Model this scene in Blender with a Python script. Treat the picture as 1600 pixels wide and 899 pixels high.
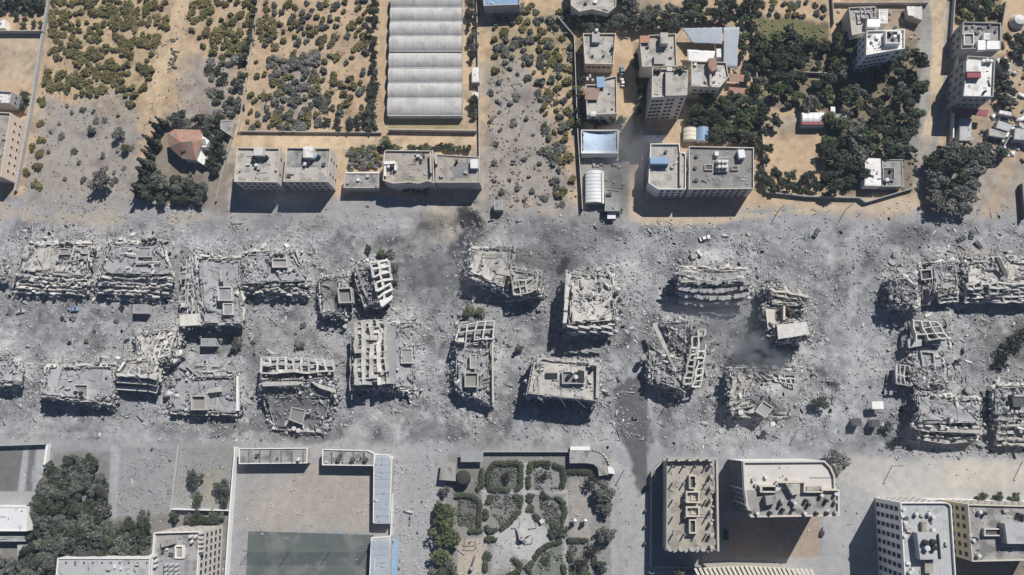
import bpy, math, random, time
import numpy as np
from mathutils import Vector, Matrix, Euler
T0 = time.time()
for o in list(bpy.data.objects): bpy.data.objects.remove(o)
S = bpy.context.scene
C = S.collection
rnd = random.Random(11); rng = np.random.default_rng(11)
R = math.radians
# ------------------------------------------------------------------ camera
F = 1080.0; CX, CY = 800.0, 449.5; HC = 280.0
zc = Vector((-70, 230, 1080)).normalized()
xc = (Vector((1, 0, 0)) - zc * zc.x).normalized()
yc = zc.cross(xc)
RW = Matrix((xc, yc, zc))                       # world from camera
cam = bpy.data.objects.new('camera', bpy.data.cameras.new('camera')); C.objects.link(cam)
cam.matrix_world = Matrix.Translation((0, 0, HC)) @ RW.to_4x4()
cam.data.sensor_width = 36; cam.data.lens = F / 1600 * 36
cam.data.clip_end = 8000; cam.data.clip_start = 1
S.camera = cam
RWn = np.array(RW)
def P(px, py, z=0.0):
    d = RW @ Vector(((px - CX) / F, -(py - CY) / F, -1.0))
    t = (z - HC) / d.z
    return Vector((d.x * t, d.y * t, z))
def to_px(x, y, z=0.0):
    v = np.stack([x, y, np.zeros_like(x) + z - HC], -1) @ RWn     # R^T v
    return CX + F * v[..., 0] / -v[..., 2], CY - F * v[..., 1] / -v[..., 2]
# ------------------------------------------------------------------ light
W = bpy.data.worlds.new('World'); S.world = W; W.use_nodes = True
nt = W.node_tree; bg = nt.nodes['Background']
sky = nt.nodes.new('ShaderNodeTexSky'); sky.sky_type = 'NISHITA'; sky.sun_disc = False
SUN_EL, SUN_AZ = R(44), R(33)
sky.sun_elevation = SUN_EL; sky.sun_rotation = SUN_AZ; sky.dust_density = 0.1; sky.air_density = 0.65; sky.ozone_density = 5.0
nt.links.new(sky.outputs[0], bg.inputs[0]); bg.inputs[1].default_value = 0.05
sd = bpy.data.lights.new('sun', 'SUN'); sd.energy = 5.0; sd.angle = R(0.5); sd.color = (1.0, 0.955, 0.89)
so = bpy.data.objects.new('sun', sd); C.objects.link(so); so.location = (60, 90, 200)
sdir = Vector((math.sin(SUN_AZ) * math.cos(SUN_EL), math.cos(SUN_AZ) * math.cos(SUN_EL), math.sin(SUN_EL)))
so.rotation_euler = sdir.to_track_quat('Z', 'Y').to_euler()
S.view_settings.view_transform = 'Standard'; S.view_settings.look = 'None'
S.view_settings.exposure = 0.2; S.view_settings.gamma = 1.0
S.render.engine = 'CYCLES'
# ------------------------------------------------------------------ noise / sdf
def h2(ix, iy, s):
    n = (ix.astype(np.int64) * 374761393 + iy.astype(np.int64) * 668265263 + s * 974634777) & 0xffffffff
    n = ((n ^ (n >> 13)) * 1274126177) & 0xffffffff
    return ((n ^ (n >> 16)) & 0xffff) / 65535.0
def vn(x, y, s=0):
    x = np.asarray(x, float); y = np.asarray(y, float)
    ix = np.floor(x); iy = np.floor(y); fx = x - ix; fy = y - iy
    fx = fx * fx * (3 - 2 * fx); fy = fy * fy * (3 - 2 * fy)
    a = h2(ix, iy, s); b = h2(ix + 1, iy, s); c = h2(ix, iy + 1, s); d = h2(ix + 1, iy + 1, s)
    return (a + (b - a) * fx) * (1 - fy) + (c + (d - c) * fx) * fy
def fbm(x, y, s=0, o=3):
    r = 0; a = 1; t = 0
    for k in range(o):
        r = r + a * vn(x * 2 ** k, y * 2 ** k, s + k * 17); t += a; a *= .5
    return r / t
def sdp(x, y, poly):
    """signed distance to polygon, negative inside"""
    p = np.array([q[:2] for q in poly], float); n = len(p)
    d = np.full(np.shape(x), 1e18); ins = np.zeros(np.shape(x), bool)
    for i in range(n):
        a = p[i]; b = p[(i + 1) % n]; e = b - a
        wx = x - a[0]; wy = y - a[1]
        t = np.clip((wx * e[0] + wy * e[1]) / max(e @ e, 1e-9), 0, 1)
        d = np.minimum(d, (wx - e[0] * t) ** 2 + (wy - e[1] * t) ** 2)
        c = ((a[1] <= y) != (b[1] <= y)) & (x < (b[0] - a[0]) * (y - a[1]) / ((b[1] - a[1]) or 1e-9) + a[0])
        ins ^= c
    d = np.sqrt(d)
    return np.where(ins, -d, d)
def sstep(a, b, v):
    t = np.clip((v - a) / (b - a), 0, 1); return t * t * (3 - 2 * t)
# ------------------------------------------------------------------ materials
MATS = {}
def mk(name, col, var=.22, scale=.25, fine=2.5, rough=.9, bump=.25, spec=.3, rand=0.0, tone=0.0, stretch=None, wave=None, stain=None, metal=0.0):
    m = bpy.data.materials.new(name); m.use_nodes = True; t = m.node_tree; N = t.nodes; L = t.links
    b = N['Principled BSDF']; b.inputs['Roughness'].default_value = rough; b.inputs['Metallic'].default_value = metal
    b.inputs['Specular IOR Level'].default_value = spec
    geo = N.new('ShaderNodeNewGeometry'); pos = geo.outputs['Position']
    if stretch:
        mp = N.new('ShaderNodeMapping'); mp.inputs['Scale'].default_value = stretch; L.new(pos, mp.inputs[0]); pos2 = mp.outputs[0]
    else: pos2 = pos
    n1 = N.new('ShaderNodeTexNoise'); n1.inputs['Scale'].default_value = scale; n1.inputs['Detail'].default_value = 4; L.new(pos2, n1.inputs['Vector'])
    n2 = N.new('ShaderNodeTexNoise'); n2.inputs['Scale'].default_value = fine; n2.inputs['Detail'].default_value = 3; n2.inputs['Roughness'].default_value = .7; L.new(pos2, n2.inputs['Vector'])
    def mth(op, a, bb):
        q = N.new('ShaderNodeMath'); q.operation = op
        for i, v in enumerate((a, bb)):
            if isinstance(v, (int, float)): q.inputs[i].default_value = v
            else: L.new(v, q.inputs[i])
        return q.outputs[0]
    v = mth('ADD', mth('MULTIPLY', mth('SUBTRACT', n1.outputs[0], .5), 3.2 * var), mth('MULTIPLY', mth('SUBTRACT', n2.outputs[0], .5), 2.6 * var))
    v = mth('ADD', v, 1.0)
    if rand:
        oi = N.new('ShaderNodeObjectInfo'); v = mth('MULTIPLY', v, mth('ADD', mth('MULTIPLY', oi.outputs['Random'], 2 * rand), 1 - rand))
    if tone:
        at = N.new('ShaderNodeAttribute'); at.attribute_name = 'tone'; v = mth('MULTIPLY', v, mth('ADD', mth('MULTIPLY', at.outputs['Fac'], 2 * tone), 1 - tone))
    if wave:
        sp = N.new('ShaderNodeSeparateXYZ'); L.new(pos, sp.inputs[0])
        w = mth('SINE', mth('MULTIPLY', sp.outputs[wave[0]], 6.2832 / wave[1]), 0); v = mth('ADD', v, mth('MULTIPLY', w, wave[2]))
    base = None
    if isinstance(col, str):
        at = N.new('ShaderNodeAttribute'); at.attribute_name = col; base = at.outputs['Color']
    vm = N.new('ShaderNodeVectorMath'); vm.operation = 'SCALE'
    if base: L.new(base, vm.inputs[0])
    else: vm.inputs[0].default_value = col[:3]
    L.new(v, vm.inputs['Scale']); out = vm.outputs[0]
    if stain:
        sn = N.new('ShaderNodeTexNoise'); sn.inputs['Scale'].default_value = stain[1]; sn.inputs['Detail'].default_value = 5; L.new(pos, sn.inputs['Vector'])
        mr = N.new('ShaderNodeMapRange'); mr.inputs[1].default_value = stain[2]; mr.inputs[2].default_value = stain[2] + .12; L.new(sn.outputs[0], mr.inputs[0])
        mx = N.new('ShaderNodeMix'); mx.data_type = 'RGBA'; L.new(mr.outputs[0], mx.inputs[0]); L.new(out, mx.inputs[6]); mx.inputs[7].default_value = (*stain[0], 1); out = mx.outputs[2]
    L.new(out, b.inputs['Base Color'])
    if bump:
        bp = N.new('ShaderNodeBump'); bp.inputs['Strength'].default_value = bump; bp.inputs['Distance'].default_value = .25
        L.new(n2.outputs[0], bp.inputs['Height']); L.new(bp.outputs[0], b.inputs['Normal'])
    MATS[name] = m; return m
gm = mk('ground_surface', 'gcol', var=.15, scale=.35, fine=1.9, bump=.8)
def speckle(m):
    t = m.node_tree; N = t.nodes; L = t.links; b = N['Principled BSDF']; src = b.inputs['Base Color'].links[0].from_socket
    geo = N.new('ShaderNodeNewGeometry'); at = N.new('ShaderNodeAttribute'); at.attribute_name = 'rough_zone'; out = src
    for sc, lo, hi, f, seed in ((2.8, .60, .68, 1.45, 0), (1.5, .62, .70, 1.25, 7), (2.5, .60, .69, .62, 31), (.9, .58, .68, .8, 53)):
        ad = N.new('ShaderNodeVectorMath'); ad.operation = 'ADD'; ad.inputs[1].default_value = (seed, seed * 2, 0); L.new(geo.outputs['Position'], ad.inputs[0])
        n = N.new('ShaderNodeTexNoise'); n.inputs['Scale'].default_value = sc; n.inputs['Detail'].default_value = 2.5; n.inputs['Roughness'].default_value = .65; L.new(ad.outputs[0], n.inputs['Vector'])
        mr = N.new('ShaderNodeMapRange'); mr.inputs[1].default_value = lo; mr.inputs[2].default_value = hi; L.new(n.outputs[0], mr.inputs[0])
        mu = N.new('ShaderNodeMath'); mu.operation = 'MULTIPLY'; L.new(mr.outputs[0], mu.inputs[0]); L.new(at.outputs['Fac'], mu.inputs[1])
        sv = N.new('ShaderNodeVectorMath'); sv.operation = 'SCALE'; L.new(out, sv.inputs[0]); sv.inputs['Scale'].default_value = f
        mx = N.new('ShaderNodeMix'); mx.data_type = 'RGBA'; L.new(mu.outputs[0], mx.inputs[0]); L.new(out, mx.inputs[6]); L.new(sv.outputs[0], mx.inputs[7]); out = mx.outputs[2]
    L.new(out, b.inputs['Base Color'])
speckle(gm)
mk('ash_slab', (.29, .295, .31), .2, .3, 2.2, stain=((.2, .2, .205), .2, .6))
mk('pale_slab', (.41, .395, .37), .2, .3, 2.2, stain=((.26, .25, .24), .25, .57))
mk('dark_slab', (.2, .2, .205), .2, .15, 2.0)
mk('broken_edge', (.38, .375, .365), .3, .6, 3.0, rand=.3)
mk('pale_panel', (.47, .455, .425), .25, .6, 3.0, rand=.25)
mk('rubble', (.32, .325, .335), .15, .4, 3.0, tone=.6)
mk('rebar', (.2, .19, .18), .2)
mk('roof_grey', (.30, .295, .285), .2, .15, 1.5, stain=((0.17, 0.165, 0.16), 0.25, 0.5))
mk('roof_tan', (.345, .315, .275), .2, .15, 1.5, stain=((0.24, 0.22, 0.19), 0.25, 0.5))
mk('roof_cream', (.42, .40, .365), .2, .15, 1.5, stain=((0.27, 0.26, 0.24), 0.28, 0.5))
mk('roof_white', (.70, .69, .67), .2, .2, 1.5, stain=((0.48, 0.46, 0.43), 0.25, 0.54))
mk('roof_stained', (.24, .235, .225), .2, .12, 1.5, stain=((.10, .10, .10), .09, .55))
mk('frame_white', (.55, .54, .52), .2, .5, 2.5)
mk('roof_pink', (.54, .515, .49), .12, .1, 1.5)
mk('wall_cream', (.54, .5, .44), .1, .3, 2, bump=.1)
mk('wall_beige', (.62, .52, .43), .08, .3, 2, bump=.1)
mk('wall_white', (.72, .71, .69), .08, .3, 2, bump=.1)
mk('wall_yellow', (.5, .44, .3), .1, .3, 2, bump=.1)
mk('wall_grey', (.36, .355, .35), .12, .3, 2, bump=.15)
mk('wall_block', (.44, .41, .37), .15, .4, 3, bump=.2)
mk('glass', (.022, .028, .038), .2, .5, 2, rough=.5, spec=.15, bump=0)
mk('tile_red', (.33, .19, .145), .3, .5, 2.5, wave=(0, .9, .05), stain=((.27, .23, .2), .35, .5))
mk('tile_orange', (.42, .22, .16), .12, .5, 2.5)
mk('maroon', (.28, .1, .11), .1, .4, 2)
mk('sheet_white', (.66, .67, .68), .07, .2, 1.5, rough=.5, stain=((.5, .5, .5), .3, .62))
mk('sheet_grey', (.40, .41, .42), .12, .2, 1.5, rough=.6, stain=((.28, .285, .29), .3, .57))
mk('film', (.46, .455, .44), .14, .35, 1.6, rough=.45, bump=.1, stretch=(1.2, .25, 1), stain=((.37, .36, .34), .22, .52))
mk('tarp_blue', (.36, .46, .60), .14, .3, 1.2, rough=.5, stain=((.2, .25, .33), .25, .6))
mk('sheet_blue', (.2, .32, .48), .12, .4, 2, rough=.5)
mk('net_grey', (.33, .37, .42), .12, .2, 1.5, rough=.7)
mk('tank_black', (.025, .027, .03), .1, 1, 3, rough=.5, bump=0)
mk('tank_white', (.55, .55, .54), .08, 1, 3, rough=.5, bump=0)
mk('panel_blue', (.06, .08, .12), .1, 1, 3, rough=.2, bump=0)
mk('metal_dark', (.08, .08, .085), .1, 1, 3, rough=.6, bump=0)
mk('bark', (.1, .08, .06), .2)
mk('leaf_dark', (.06, .07, .05), .12, .5, 2, rand=.3, tone=.65, bump=0, spec=.1)
mk('leaf_green', (.09, .11, .055), .12, .5, 2, rand=.2, tone=.55, bump=0, spec=.1)
mk('leaf_olive', (.15, .135, .062), .12, .5, 2, rand=.1, tone=.35, bump=0, spec=.1)
mk('leaf_grey', (.105, .112, .095), .12, .5, 2, rand=.25, tone=.55, bump=0, spec=.1)
mk('leaf_ashy', (.16, .155, .145), .12, .5, 2, rand=.25, tone=.55, bump=0, spec=.1)
mk('leaf_burnt', (.035, .035, .035), .12, .5, 2, rand=.3, tone=.5, bump=0, spec=.1)
mk('hedge_leaf', (.075, .085, .06), .12, .5, 3, rand=.15, tone=.5, bump=0, spec=.1)
mk('slat_cream', (.62, .58, .48), .08, .3, 2)
mk('car_blue', (.16, .24, .30), .03, .3, 2, rough=.3, bump=0, spec=.5)
mk('car_white', (.7, .7, .7), .03, .3, 2, rough=.3, bump=0, spec=.5)
mk('car_dark', (.05, .055, .065), .1, .3, 2, rough=.4, bump=0, spec=.5)
mk('paint_blue', (.22, .36, .50), .1, .3, 2)
mk('turf', (.10, .118, .115), .2, .1, 2, stain=((.16, .168, .165), .13, .5))
mk('cord', (.15, .165, .16), .1)
mk('orange_cloth', (.5, .22, .1), .1)
M = MATS
# ------------------------------------------------------------------ object helpers
def mesh_np(name, verts, faces, mat, tone=None, smooth=False):
    """faces: (n,k) array of equal-size faces"""
    verts = np.asarray(verts, np.float32); faces = np.asarray(faces, np.int32)
    me = bpy.data.meshes.new(name); k = faces.shape[1]; n = len(faces)
    me.vertices.add(len(verts)); me.vertices.foreach_set('co', verts.ravel())
    me.loops.add(n * k); me.loops.foreach_set('vertex_index', faces.ravel())
    me.polygons.add(n); me.polygons.foreach_set('loop_start', np.arange(0, n * k, k, dtype=np.int32))
    try: me.polygons.foreach_set('loop_total', np.full(n, k, np.int32))
    except Exception: pass
    if smooth: me.polygons.foreach_set('use_smooth', np.ones(n, bool))
    me.update(calc_edges=True)
    if tone is not None:
        a = me.attributes.new('tone', 'FLOAT', 'FACE'); a.data.foreach_set('value', np.asarray(tone, np.float32))
    if mat: me.materials.append(M[mat] if isinstance(mat, str) else mat)
    return me
def link(name, me, parent=None, loc=None, rot=None):
    o = bpy.data.objects.new(name, me); C.objects.link(o)
    if parent is not None: o.parent = parent
    if loc is not None: o.location = loc
    if rot is not None: o.rotation_euler = rot
    return o
def tag(o, label=None, cat=None, group=None, kind=None):
    if label: o['label'] = label
    if cat: o['category'] = cat
    if group: o['group'] = group
    if kind: o['kind'] = kind
    return o
def thing(name, label, cat, group=None, loc=(0, 0, 0), rz=0):
    o = link(name, None, None, loc, (0, 0, rz)); o.empty_display_size = .5
    return tag(o, label, cat, group)
class MB:
    """collects convex pieces into one mesh"""
    def __init__(s): s.v = []; s.f = []; s.m = []
    def add(s, vs, fs, mi=0):
        b = len(s.v); s.v += [tuple(v) for v in vs]; s.f += [tuple(b + i for i in f) for f in fs]; s.m += [mi] * len(fs)
    def hexa(s, b4, t4, mi=0):        # b4/t4 counter-clockwise
        s.add(list(b4) + list(t4), [(3, 2, 1, 0), (4, 5, 6, 7), (0, 1, 5, 4), (1, 2, 6, 5), (2, 3, 7, 6), (3, 0, 4, 7)], mi)
    def box(s, c, sz, rz=0, mi=0, mat=None):
        x, y, z = sz[0] / 2, sz[1] / 2, sz[2] / 2
        mt = mat if mat is not None else (Matrix.Translation(c) @ Matrix.Rotation(rz, 4, 'Z'))
        q = [mt @ Vector(p) for p in ((-x, -y, -z), (x, -y, -z), (x, y, -z), (-x, y, -z), (-x, -y, z), (x, -y, z), (x, y, z), (-x, y, z))]
        s.hexa(q[:4], q[4:], mi)
    def bar(s, p, q, w, h, mi=0):
        p = Vector(p); q = Vector(q); d = (q - p)
        if d.length < 1e-4: return
        x = d.normalized(); up = Vector((0, 0, 1)) if abs(x.z) < .95 else Vector((0, 1, 0))
        y = up.cross(x).normalized(); z = x.cross(y)
        k = [y * (-w / 2) + z * (-h / 2), y * (w / 2) + z * (-h / 2), y * (w / 2) + z * (h / 2), y * (-w / 2) + z * (h / 2)]
        a = [p + t for t in k]; b = [q + t for t in k]
        s.add(a + b, [(0, 1, 2, 3), (7, 6, 5, 4), (4, 5, 1, 0), (5, 6, 2, 1), (6, 7, 3, 2), (7, 4, 0, 3)], mi)
    def prism(s, poly, z0, z1, mi=0):
        n = len(poly); a = sum(poly[i][0] * poly[(i + 1) % n][1] - poly[(i + 1) % n][0] * poly[i][1] for i in range(n))
        if a < 0: poly = poly[::-1]
        zz = lambda z, i: z[i] if isinstance(z, (list, tuple)) else z
        vs = [(p[0], p[1], zz(z0, i)) for i, p in enumerate(poly)] + [(p[0], p[1], zz(z1, i)) for i, p in enumerate(poly)]
        s.add(vs, [tuple(range(n - 1, -1, -1)), tuple(range(n, 2 * n))] + [(i, (i + 1) % n, n + (i + 1) % n, n + i) for i in range(n)], mi)
    def cyl(s, c, r, h, n=12, mi=0, dome=0.0, axis='Z'):
        vs = []; prof = [(r, 0), (r, h)] + ([(r * .7, h + dome), (r * .2, h + dome * 1.3)] if dome else [])
        for (rr, z) in prof:
            for i in range(n):
                a = 2 * math.pi * i / n; p = (rr * math.cos(a), rr * math.sin(a), z)
                if axis == 'X': p = (p[2] - h / 2, p[0], p[1])
                vs.append((c[0] + p[0], c[1] + p[1], c[2] + p[2]))
        fs = [tuple(range(n - 1, -1, -1))]; k = len(prof)
        for j in range(k - 1): fs += [(j * n + i, j * n + (i + 1) % n, (j + 1) * n + (i + 1) % n, (j + 1) * n + i) for i in range(n)]
        fs.append(tuple(range((k - 1) * n, k * n))); s.add(vs, fs, mi)
    def build(s, name, mats, parent=None, loc=None, rot=None, kind=None):
        me = s.mesh(name, mats); o = link(name, me, parent, loc, rot)
        if kind: o['kind'] = kind
        return o
    def mesh(s, name, mats):
        me = bpy.data.meshes.new(name); me.from_pydata(s.v, [], s.f)
        for m in ([mats] if isinstance(mats, str) else mats): me.materials.append(M[m])
        if len(set(s.m)) > 1: me.polygons.foreach_set('material_index', s.m)
        me.update(); return me
def W2(poly, z=0): return [tuple(P(x, y, z)[:2]) for x, y in poly]
def inset(poly, d):
    n = len(poly); a = sum(poly[i][0] * poly[(i + 1) % n][1] - poly[(i + 1) % n][0] * poly[i][1] for i in range(n))
    sg = 1 if a > 0 else -1; out = []
    for i in range(n):
        p0 = Vector(poly[i - 1]); p1 = Vector(poly[i]); p2 = Vector(poly[(i + 1) % n])
        e1 = (p1 - p0).normalized(); e2 = (p2 - p1).normalized()
        n1 = Vector((-e1.y, e1.x)) * sg; n2 = Vector((-e2.y, e2.x)) * sg
        m = (n1 + n2); l = m.length
        m = m / l if l > 1e-6 else n1
        out.append(tuple(p1 + m * d / max(.35, m.dot(n1))))
    return out
def pbox(parent, name, poly, z0, z1, mat, kind=None):
    b = MB(); b.prism(W2(poly, z1), z0, z1); return b.build(name, mat, parent, kind=kind)
def rect(x0, y0, x1, y1): return [(x0, y0), (x1, y0), (x1, y1), (x0, y1)]
# ------------------------------------------------------------------ destroyed building data (photo pixels; z in metres)
DEST = []
def D(name, label, foot, tops, **k): DEST.append(dict(name=name, label=label, foot=foot, tops=tops, **k))
D('collapsed_building', 'pancaked block at far left with yellowish broken roof and crumpled floor edges', [(50, 382), (150, 380), (143, 463), (28, 458)], [[(62, 386, 5), (142, 383, 5.5), (134, 432, 6.5), (31, 424, 6.5)]], n=5, mat='pale_slab')
D('collapsed_building', 'pancaked block with smooth grey roof slab beside the yellowish one', [(172, 380), (266, 380), (264, 466), (153, 460)], [[(177, 385, 6), (246, 381, 5.5), (272, 430, 7), (158, 428, 7.5)]], n=5, mat='ash_slab')
D('collapsed_building', 'tall narrow pale slab pile hanging over a black void on its lower edge', [(292, 402), (385, 405), (374, 500), (292, 498)], [[(312, 402, 4), (376, 405, 4), (378, 508, 8), (318, 507, 8.5)]], n=4, mat='ash_slab')
D('collapsed_building', 'sagging grey block with small open roof box and deep shadow below', [(380, 395), (482, 398), (484, 466), (374, 462)], [[(386, 398, 5), (446, 393, 5), (486, 440, 6), (379, 445, 7.5)]], n=4, mat='ash_slab')
D('collapsed_building', 'dark oval tipped roof slab with a square open stair box', [(505, 440), (552, 440), (550, 488), (508, 488)], [[(498, 434, 4), (530, 428, 4.5), (535, 496, 6), (502, 492, 6)]], n=2, mat='dark_slab', rnd=True, clean=.75)
D('collapsed_building', 'leaning white frame standing on its side beside dark oval slab', [(560, 418), (612, 415), (612, 470), (572, 478)], [[(551, 425, 7), (578, 415, 11), (594, 470, 11), (570, 482, 7)]], n=3, mat='ash_slab')
D('collapsed_building', 'folded tan-roofed block broken into a V with dark middle', [(738, 398), (836, 402), (836, 462), (738, 462)], [[(737, 391, 5), (800, 387, 6), (788, 451, 7), (731, 428, 9)], [(797, 422, 7), (838, 428, 8), (842, 454, 9), (800, 462, 6.5)]], n=5, mat='pale_slab', clean=.6)
D('collapsed_building', 'tilted pale block with long shadow on its left side', [(888, 430), (962, 434), (952, 520), (888, 524)], [[(890, 425, 9), (955, 430, 7), (963, 502, 10), (889, 508, 13.5)]], n=4, mat='pale_slab')
D('collapsed_building', 'wide stack of curved white floor bands with smoky shadow beneath', [(1064, 424), (1166, 428), (1166, 470), (1062, 466)], [[(1058, 420, 9), (1164, 424, 8), (1168, 440, 10), (1060, 442, 12)]], n=5, mat='pale_slab', slide=1.0, clean=.66)
D('collapsed_building', 'leaning cream building split in two roof pieces above drifting smoke', [(1210, 458), (1254, 468), (1254, 520), (1208, 522)], [[(1201, 447, 9), (1262, 462, 11), (1258, 480, 11), (1205, 476, 9)], [(1210, 506, 13), (1262, 499, 13), (1268, 522, 14), (1214, 532, 13)], [(1194, 482, 9), (1211, 484, 10), (1214, 519, 10), (1200, 520, 9)]], n=3, mat='pale_slab', clean=.62)
D('collapsed_building', 'shattered block with twisted beams and a small white sheet on top', [(1398, 418), (1498, 415), (1496, 474), (1396, 472)], [[(1398, 440, 7), (1432, 428, 9), (1432, 478, 9), (1401, 474, 8)], [(1458, 412, 6), (1490, 408, 6), (1496, 452, 8), (1458, 456, 8)]], n=4, mat='ash_slab')
D('collapsed_building', 'long cream banded pancaked block touching the right photo edge', [(1504, 408), (1625, 405), (1625, 476), (1504, 474)], [[(1507, 410, 5), (1620, 406, 5), (1620, 444, 8), (1510, 446, 8.5)]], n=5, mat='pale_slab')
D('collapsed_building', 'flat grey roof slab with raised left corner and sunken stair box', [(76, 575), (178, 574), (178, 632), (74, 615)], [[(76, 573, 5), (179, 572, 5), (179, 633, 4.5), (62, 619, 9)]], n=3, mat='ash_slab', clean=.6)
D('collapsed_building', 'bright white stepped block with three stacked balcony fronts', [(195, 562), (262, 560), (244, 606), (188, 604)], [[(192, 566, 8), (240, 562, 8), (236, 590, 9.5), (182, 588, 9.5)], [(214, 520, 5), (280, 512, 5.5), (266, 562, 7.5), (218, 566, 7)]], n=5, mat='pale_slab', white=True)
D('collapsed_building', 'low flat grey slab with square stair box and pale right edge', [(274, 592), (370, 587), (372, 644), (270, 642)], [[(272, 590, 3), (369, 585, 4), (372, 646, 4), (268, 643, 3)]], n=2, mat='ash_slab', clean=.56)
D('collapsed_building', 'block with fallen white window grid above a dark draped roof', [(415, 570), (522, 572), (520, 612), (415, 610)], [[(410, 594, 8), (516, 590, 7), (520, 622, 5), (412, 622, 5)], [(414, 618, 5), (520, 618, 5), (505, 678, .8), (430, 672, .8)]], n=2, mat='dark_slab')
D('collapsed_building', 'block lying on its side showing pale vertical floor strips', [(560, 508), (640, 508), (645, 612), (560, 606)], [[(600, 506, 7.5), (648, 506, 1.5), (650, 612, 1.5), (604, 604, 7)]], n=4, mat='ash_slab')
D('collapsed_building', 'narrow grey roof with white walled rooms open at its upper end', [(720, 515), (770, 510), (770, 630), (716, 606)], [[(712, 536, 6), (768, 534, 6), (770, 634, 4), (712, 610, 6)]], n=3, mat='ash_slab')
D('collapsed_building', 'nearly level grey roof with black rooftop openings and strong shadow', [(842, 568), (930, 572), (928, 618), (836, 612)], [[(834, 558, 10), (937, 568, 9), (935, 628, 10), (823, 616, 10.5)]], n=2, mat='pale_slab', walls=True)
D('collapsed_building', 'torn-open block with ladder-like frame beside smoky shadow', [(1024, 508), (1104, 504), (1100, 600), (1028, 590)], [[(1020, 556, 5), (1070, 566, 6), (1067, 611, 7), (1018, 594, 6)], [(1040, 504, 5), (1072, 502, 6), (1070, 552, 6), (1050, 540, 3)]], n=3, mat='ash_slab')
D('collapsed_building', 'heap of shattered concrete with tilted square roof box', [(1144, 580), (1248, 578), (1240, 655), (1150, 650)], [[(1140, 574, 7.5), (1180, 574, 6), (1176, 622, 4), (1138, 636, 7)]], n=3, mat='pale_slab', heap=5)
D('collapsed_building', 'roofless rooms with standing white partition walls by the dark hollow', [(1424, 508), (1478, 506), (1478, 598), (1420, 598)], [[(1425, 574, 5), (1470, 572, 4), (1472, 600, 5), (1426, 604, 6)]], n=3, mat='ash_slab')
D('collapsed_building', 'grey roof slab sliding over curved floor bands near right edge', [(1438, 614), (1532, 626), (1522, 690), (1428, 686)], [[(1432, 613, 7), (1498, 626, 5), (1534, 662, 7), (1434, 660, 9)]], n=4, mat='ash_slab', clean=.58)
D('collapsed_building', 'stepped rubble block cut by the lower right photo edge', [(1552, 604), (1640, 600), (1640, 700), (1556, 696)], [[(1552, 606, 6), (1640, 602, 5), (1640, 652, 7), (1552, 648, 7)]], n=5, mat='ash_slab')
D('collapsed_building', 'ruined corner of a block on the left photo edge', [(-30, 552), (34, 556), (30, 610), (-30, 612)], [[(-30, 556, 4), (24, 562, 3), (26, 596, 6), (-30, 600, 6)]], n=3, mat='ash_slab')
D('collapsed_building', 'fallen wall corner above the ruined block on left photo edge', [(-30, 405), (8, 408), (8, 440), (-30, 442)], [[(-30, 410, 4), (4, 410, 3), (8, 436, 4), (-30, 438, 5)]], n=2, mat='pale_slab')
FOOT_W = [W2(d['foot']) for d in DEST]
# ------------------------------------------------------------------ ground
def dest_dist(x, y):
    d = np.full(np.shape(x), 1e9)
    for f in FOOT_W:
        cx = sum(p[0] for p in f) / 4; cy = sum(p[1] for p in f) / 4
        near = (abs(x - cx) < 45) & (abs(y - cy) < 45)
        if near.any(): d[near] = np.minimum(d[near], sdp(x[near], y[near], f))
    return d
ROUGH = [(-60, 335), (300, 345), (560, 338), (760, 330), (960, 345), (1430, 345), (1700, 340), (1700, 715), (1310, 712), (1010, 712), (690, 700), (-60, 690)]
def height(x, y):
    px, py = to_px(x, y); band = sstep(8, -18, sdp(px, py, ROUGH)); dd = dest_dist(x, y)
    z = band * (.35 * (fbm(x / 5, y / 5, 3) - .5) + .5 * (fbm(x / 1.6, y / 1.6, 9, 2) - .5))
    mound = np.maximum(sstep(3.5, -5, dd), .9 * sstep(6.5, -3, dest_dist(x - 1, y - 4.5))); z = z + mound * (1.6 + 1.4 * fbm(x / 4, y / 4, 21)) + sstep(12, 0, dd) * .7 * (fbm(x / 1.7, y / 1.7, 31) - .35)
    hx, hy = P(1195, 615)[:2]; r = np.hypot((x - hx) / 13, (y - hy) / 9); z = z + 4.0 * sstep(1.1, 0, r)
    for (cx, cy, rad, dep) in ((735, 352, 5, 1.8), (1298, 606, 3, 1.4), (662, 365, 9, 1.0)):
        q = P(cx, cy); r = np.hypot(x - q.x, y - q.y) / rad; z = z - dep * sstep(1, .1, r) + .5 * dep * np.exp(-((r - 1.15) / .25) ** 2)
    return z
def Hs(x, y): return float(height(np.array([float(x)]), np.array([float(y)]))[0])
SAND = (.47, .355, .235); SAND2 = (.56, .44, .30); ASH = (.278, .286, .306); ASHL = (.36, .366, .38); ASHU = (.30, .285, .27); DUST = (.325, .305, .285); SOIL = (.15, .125, .09)
BURN = (.035, .035, .038); ASPH = (.11, .113, .12); PALE = (.46, .44, .41); LAWN = (.085, .09, .083); DGRASS = (.24, .22, .12); BROWN = (.24, .2, .16); GREY = (.24, .245, .25)
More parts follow.
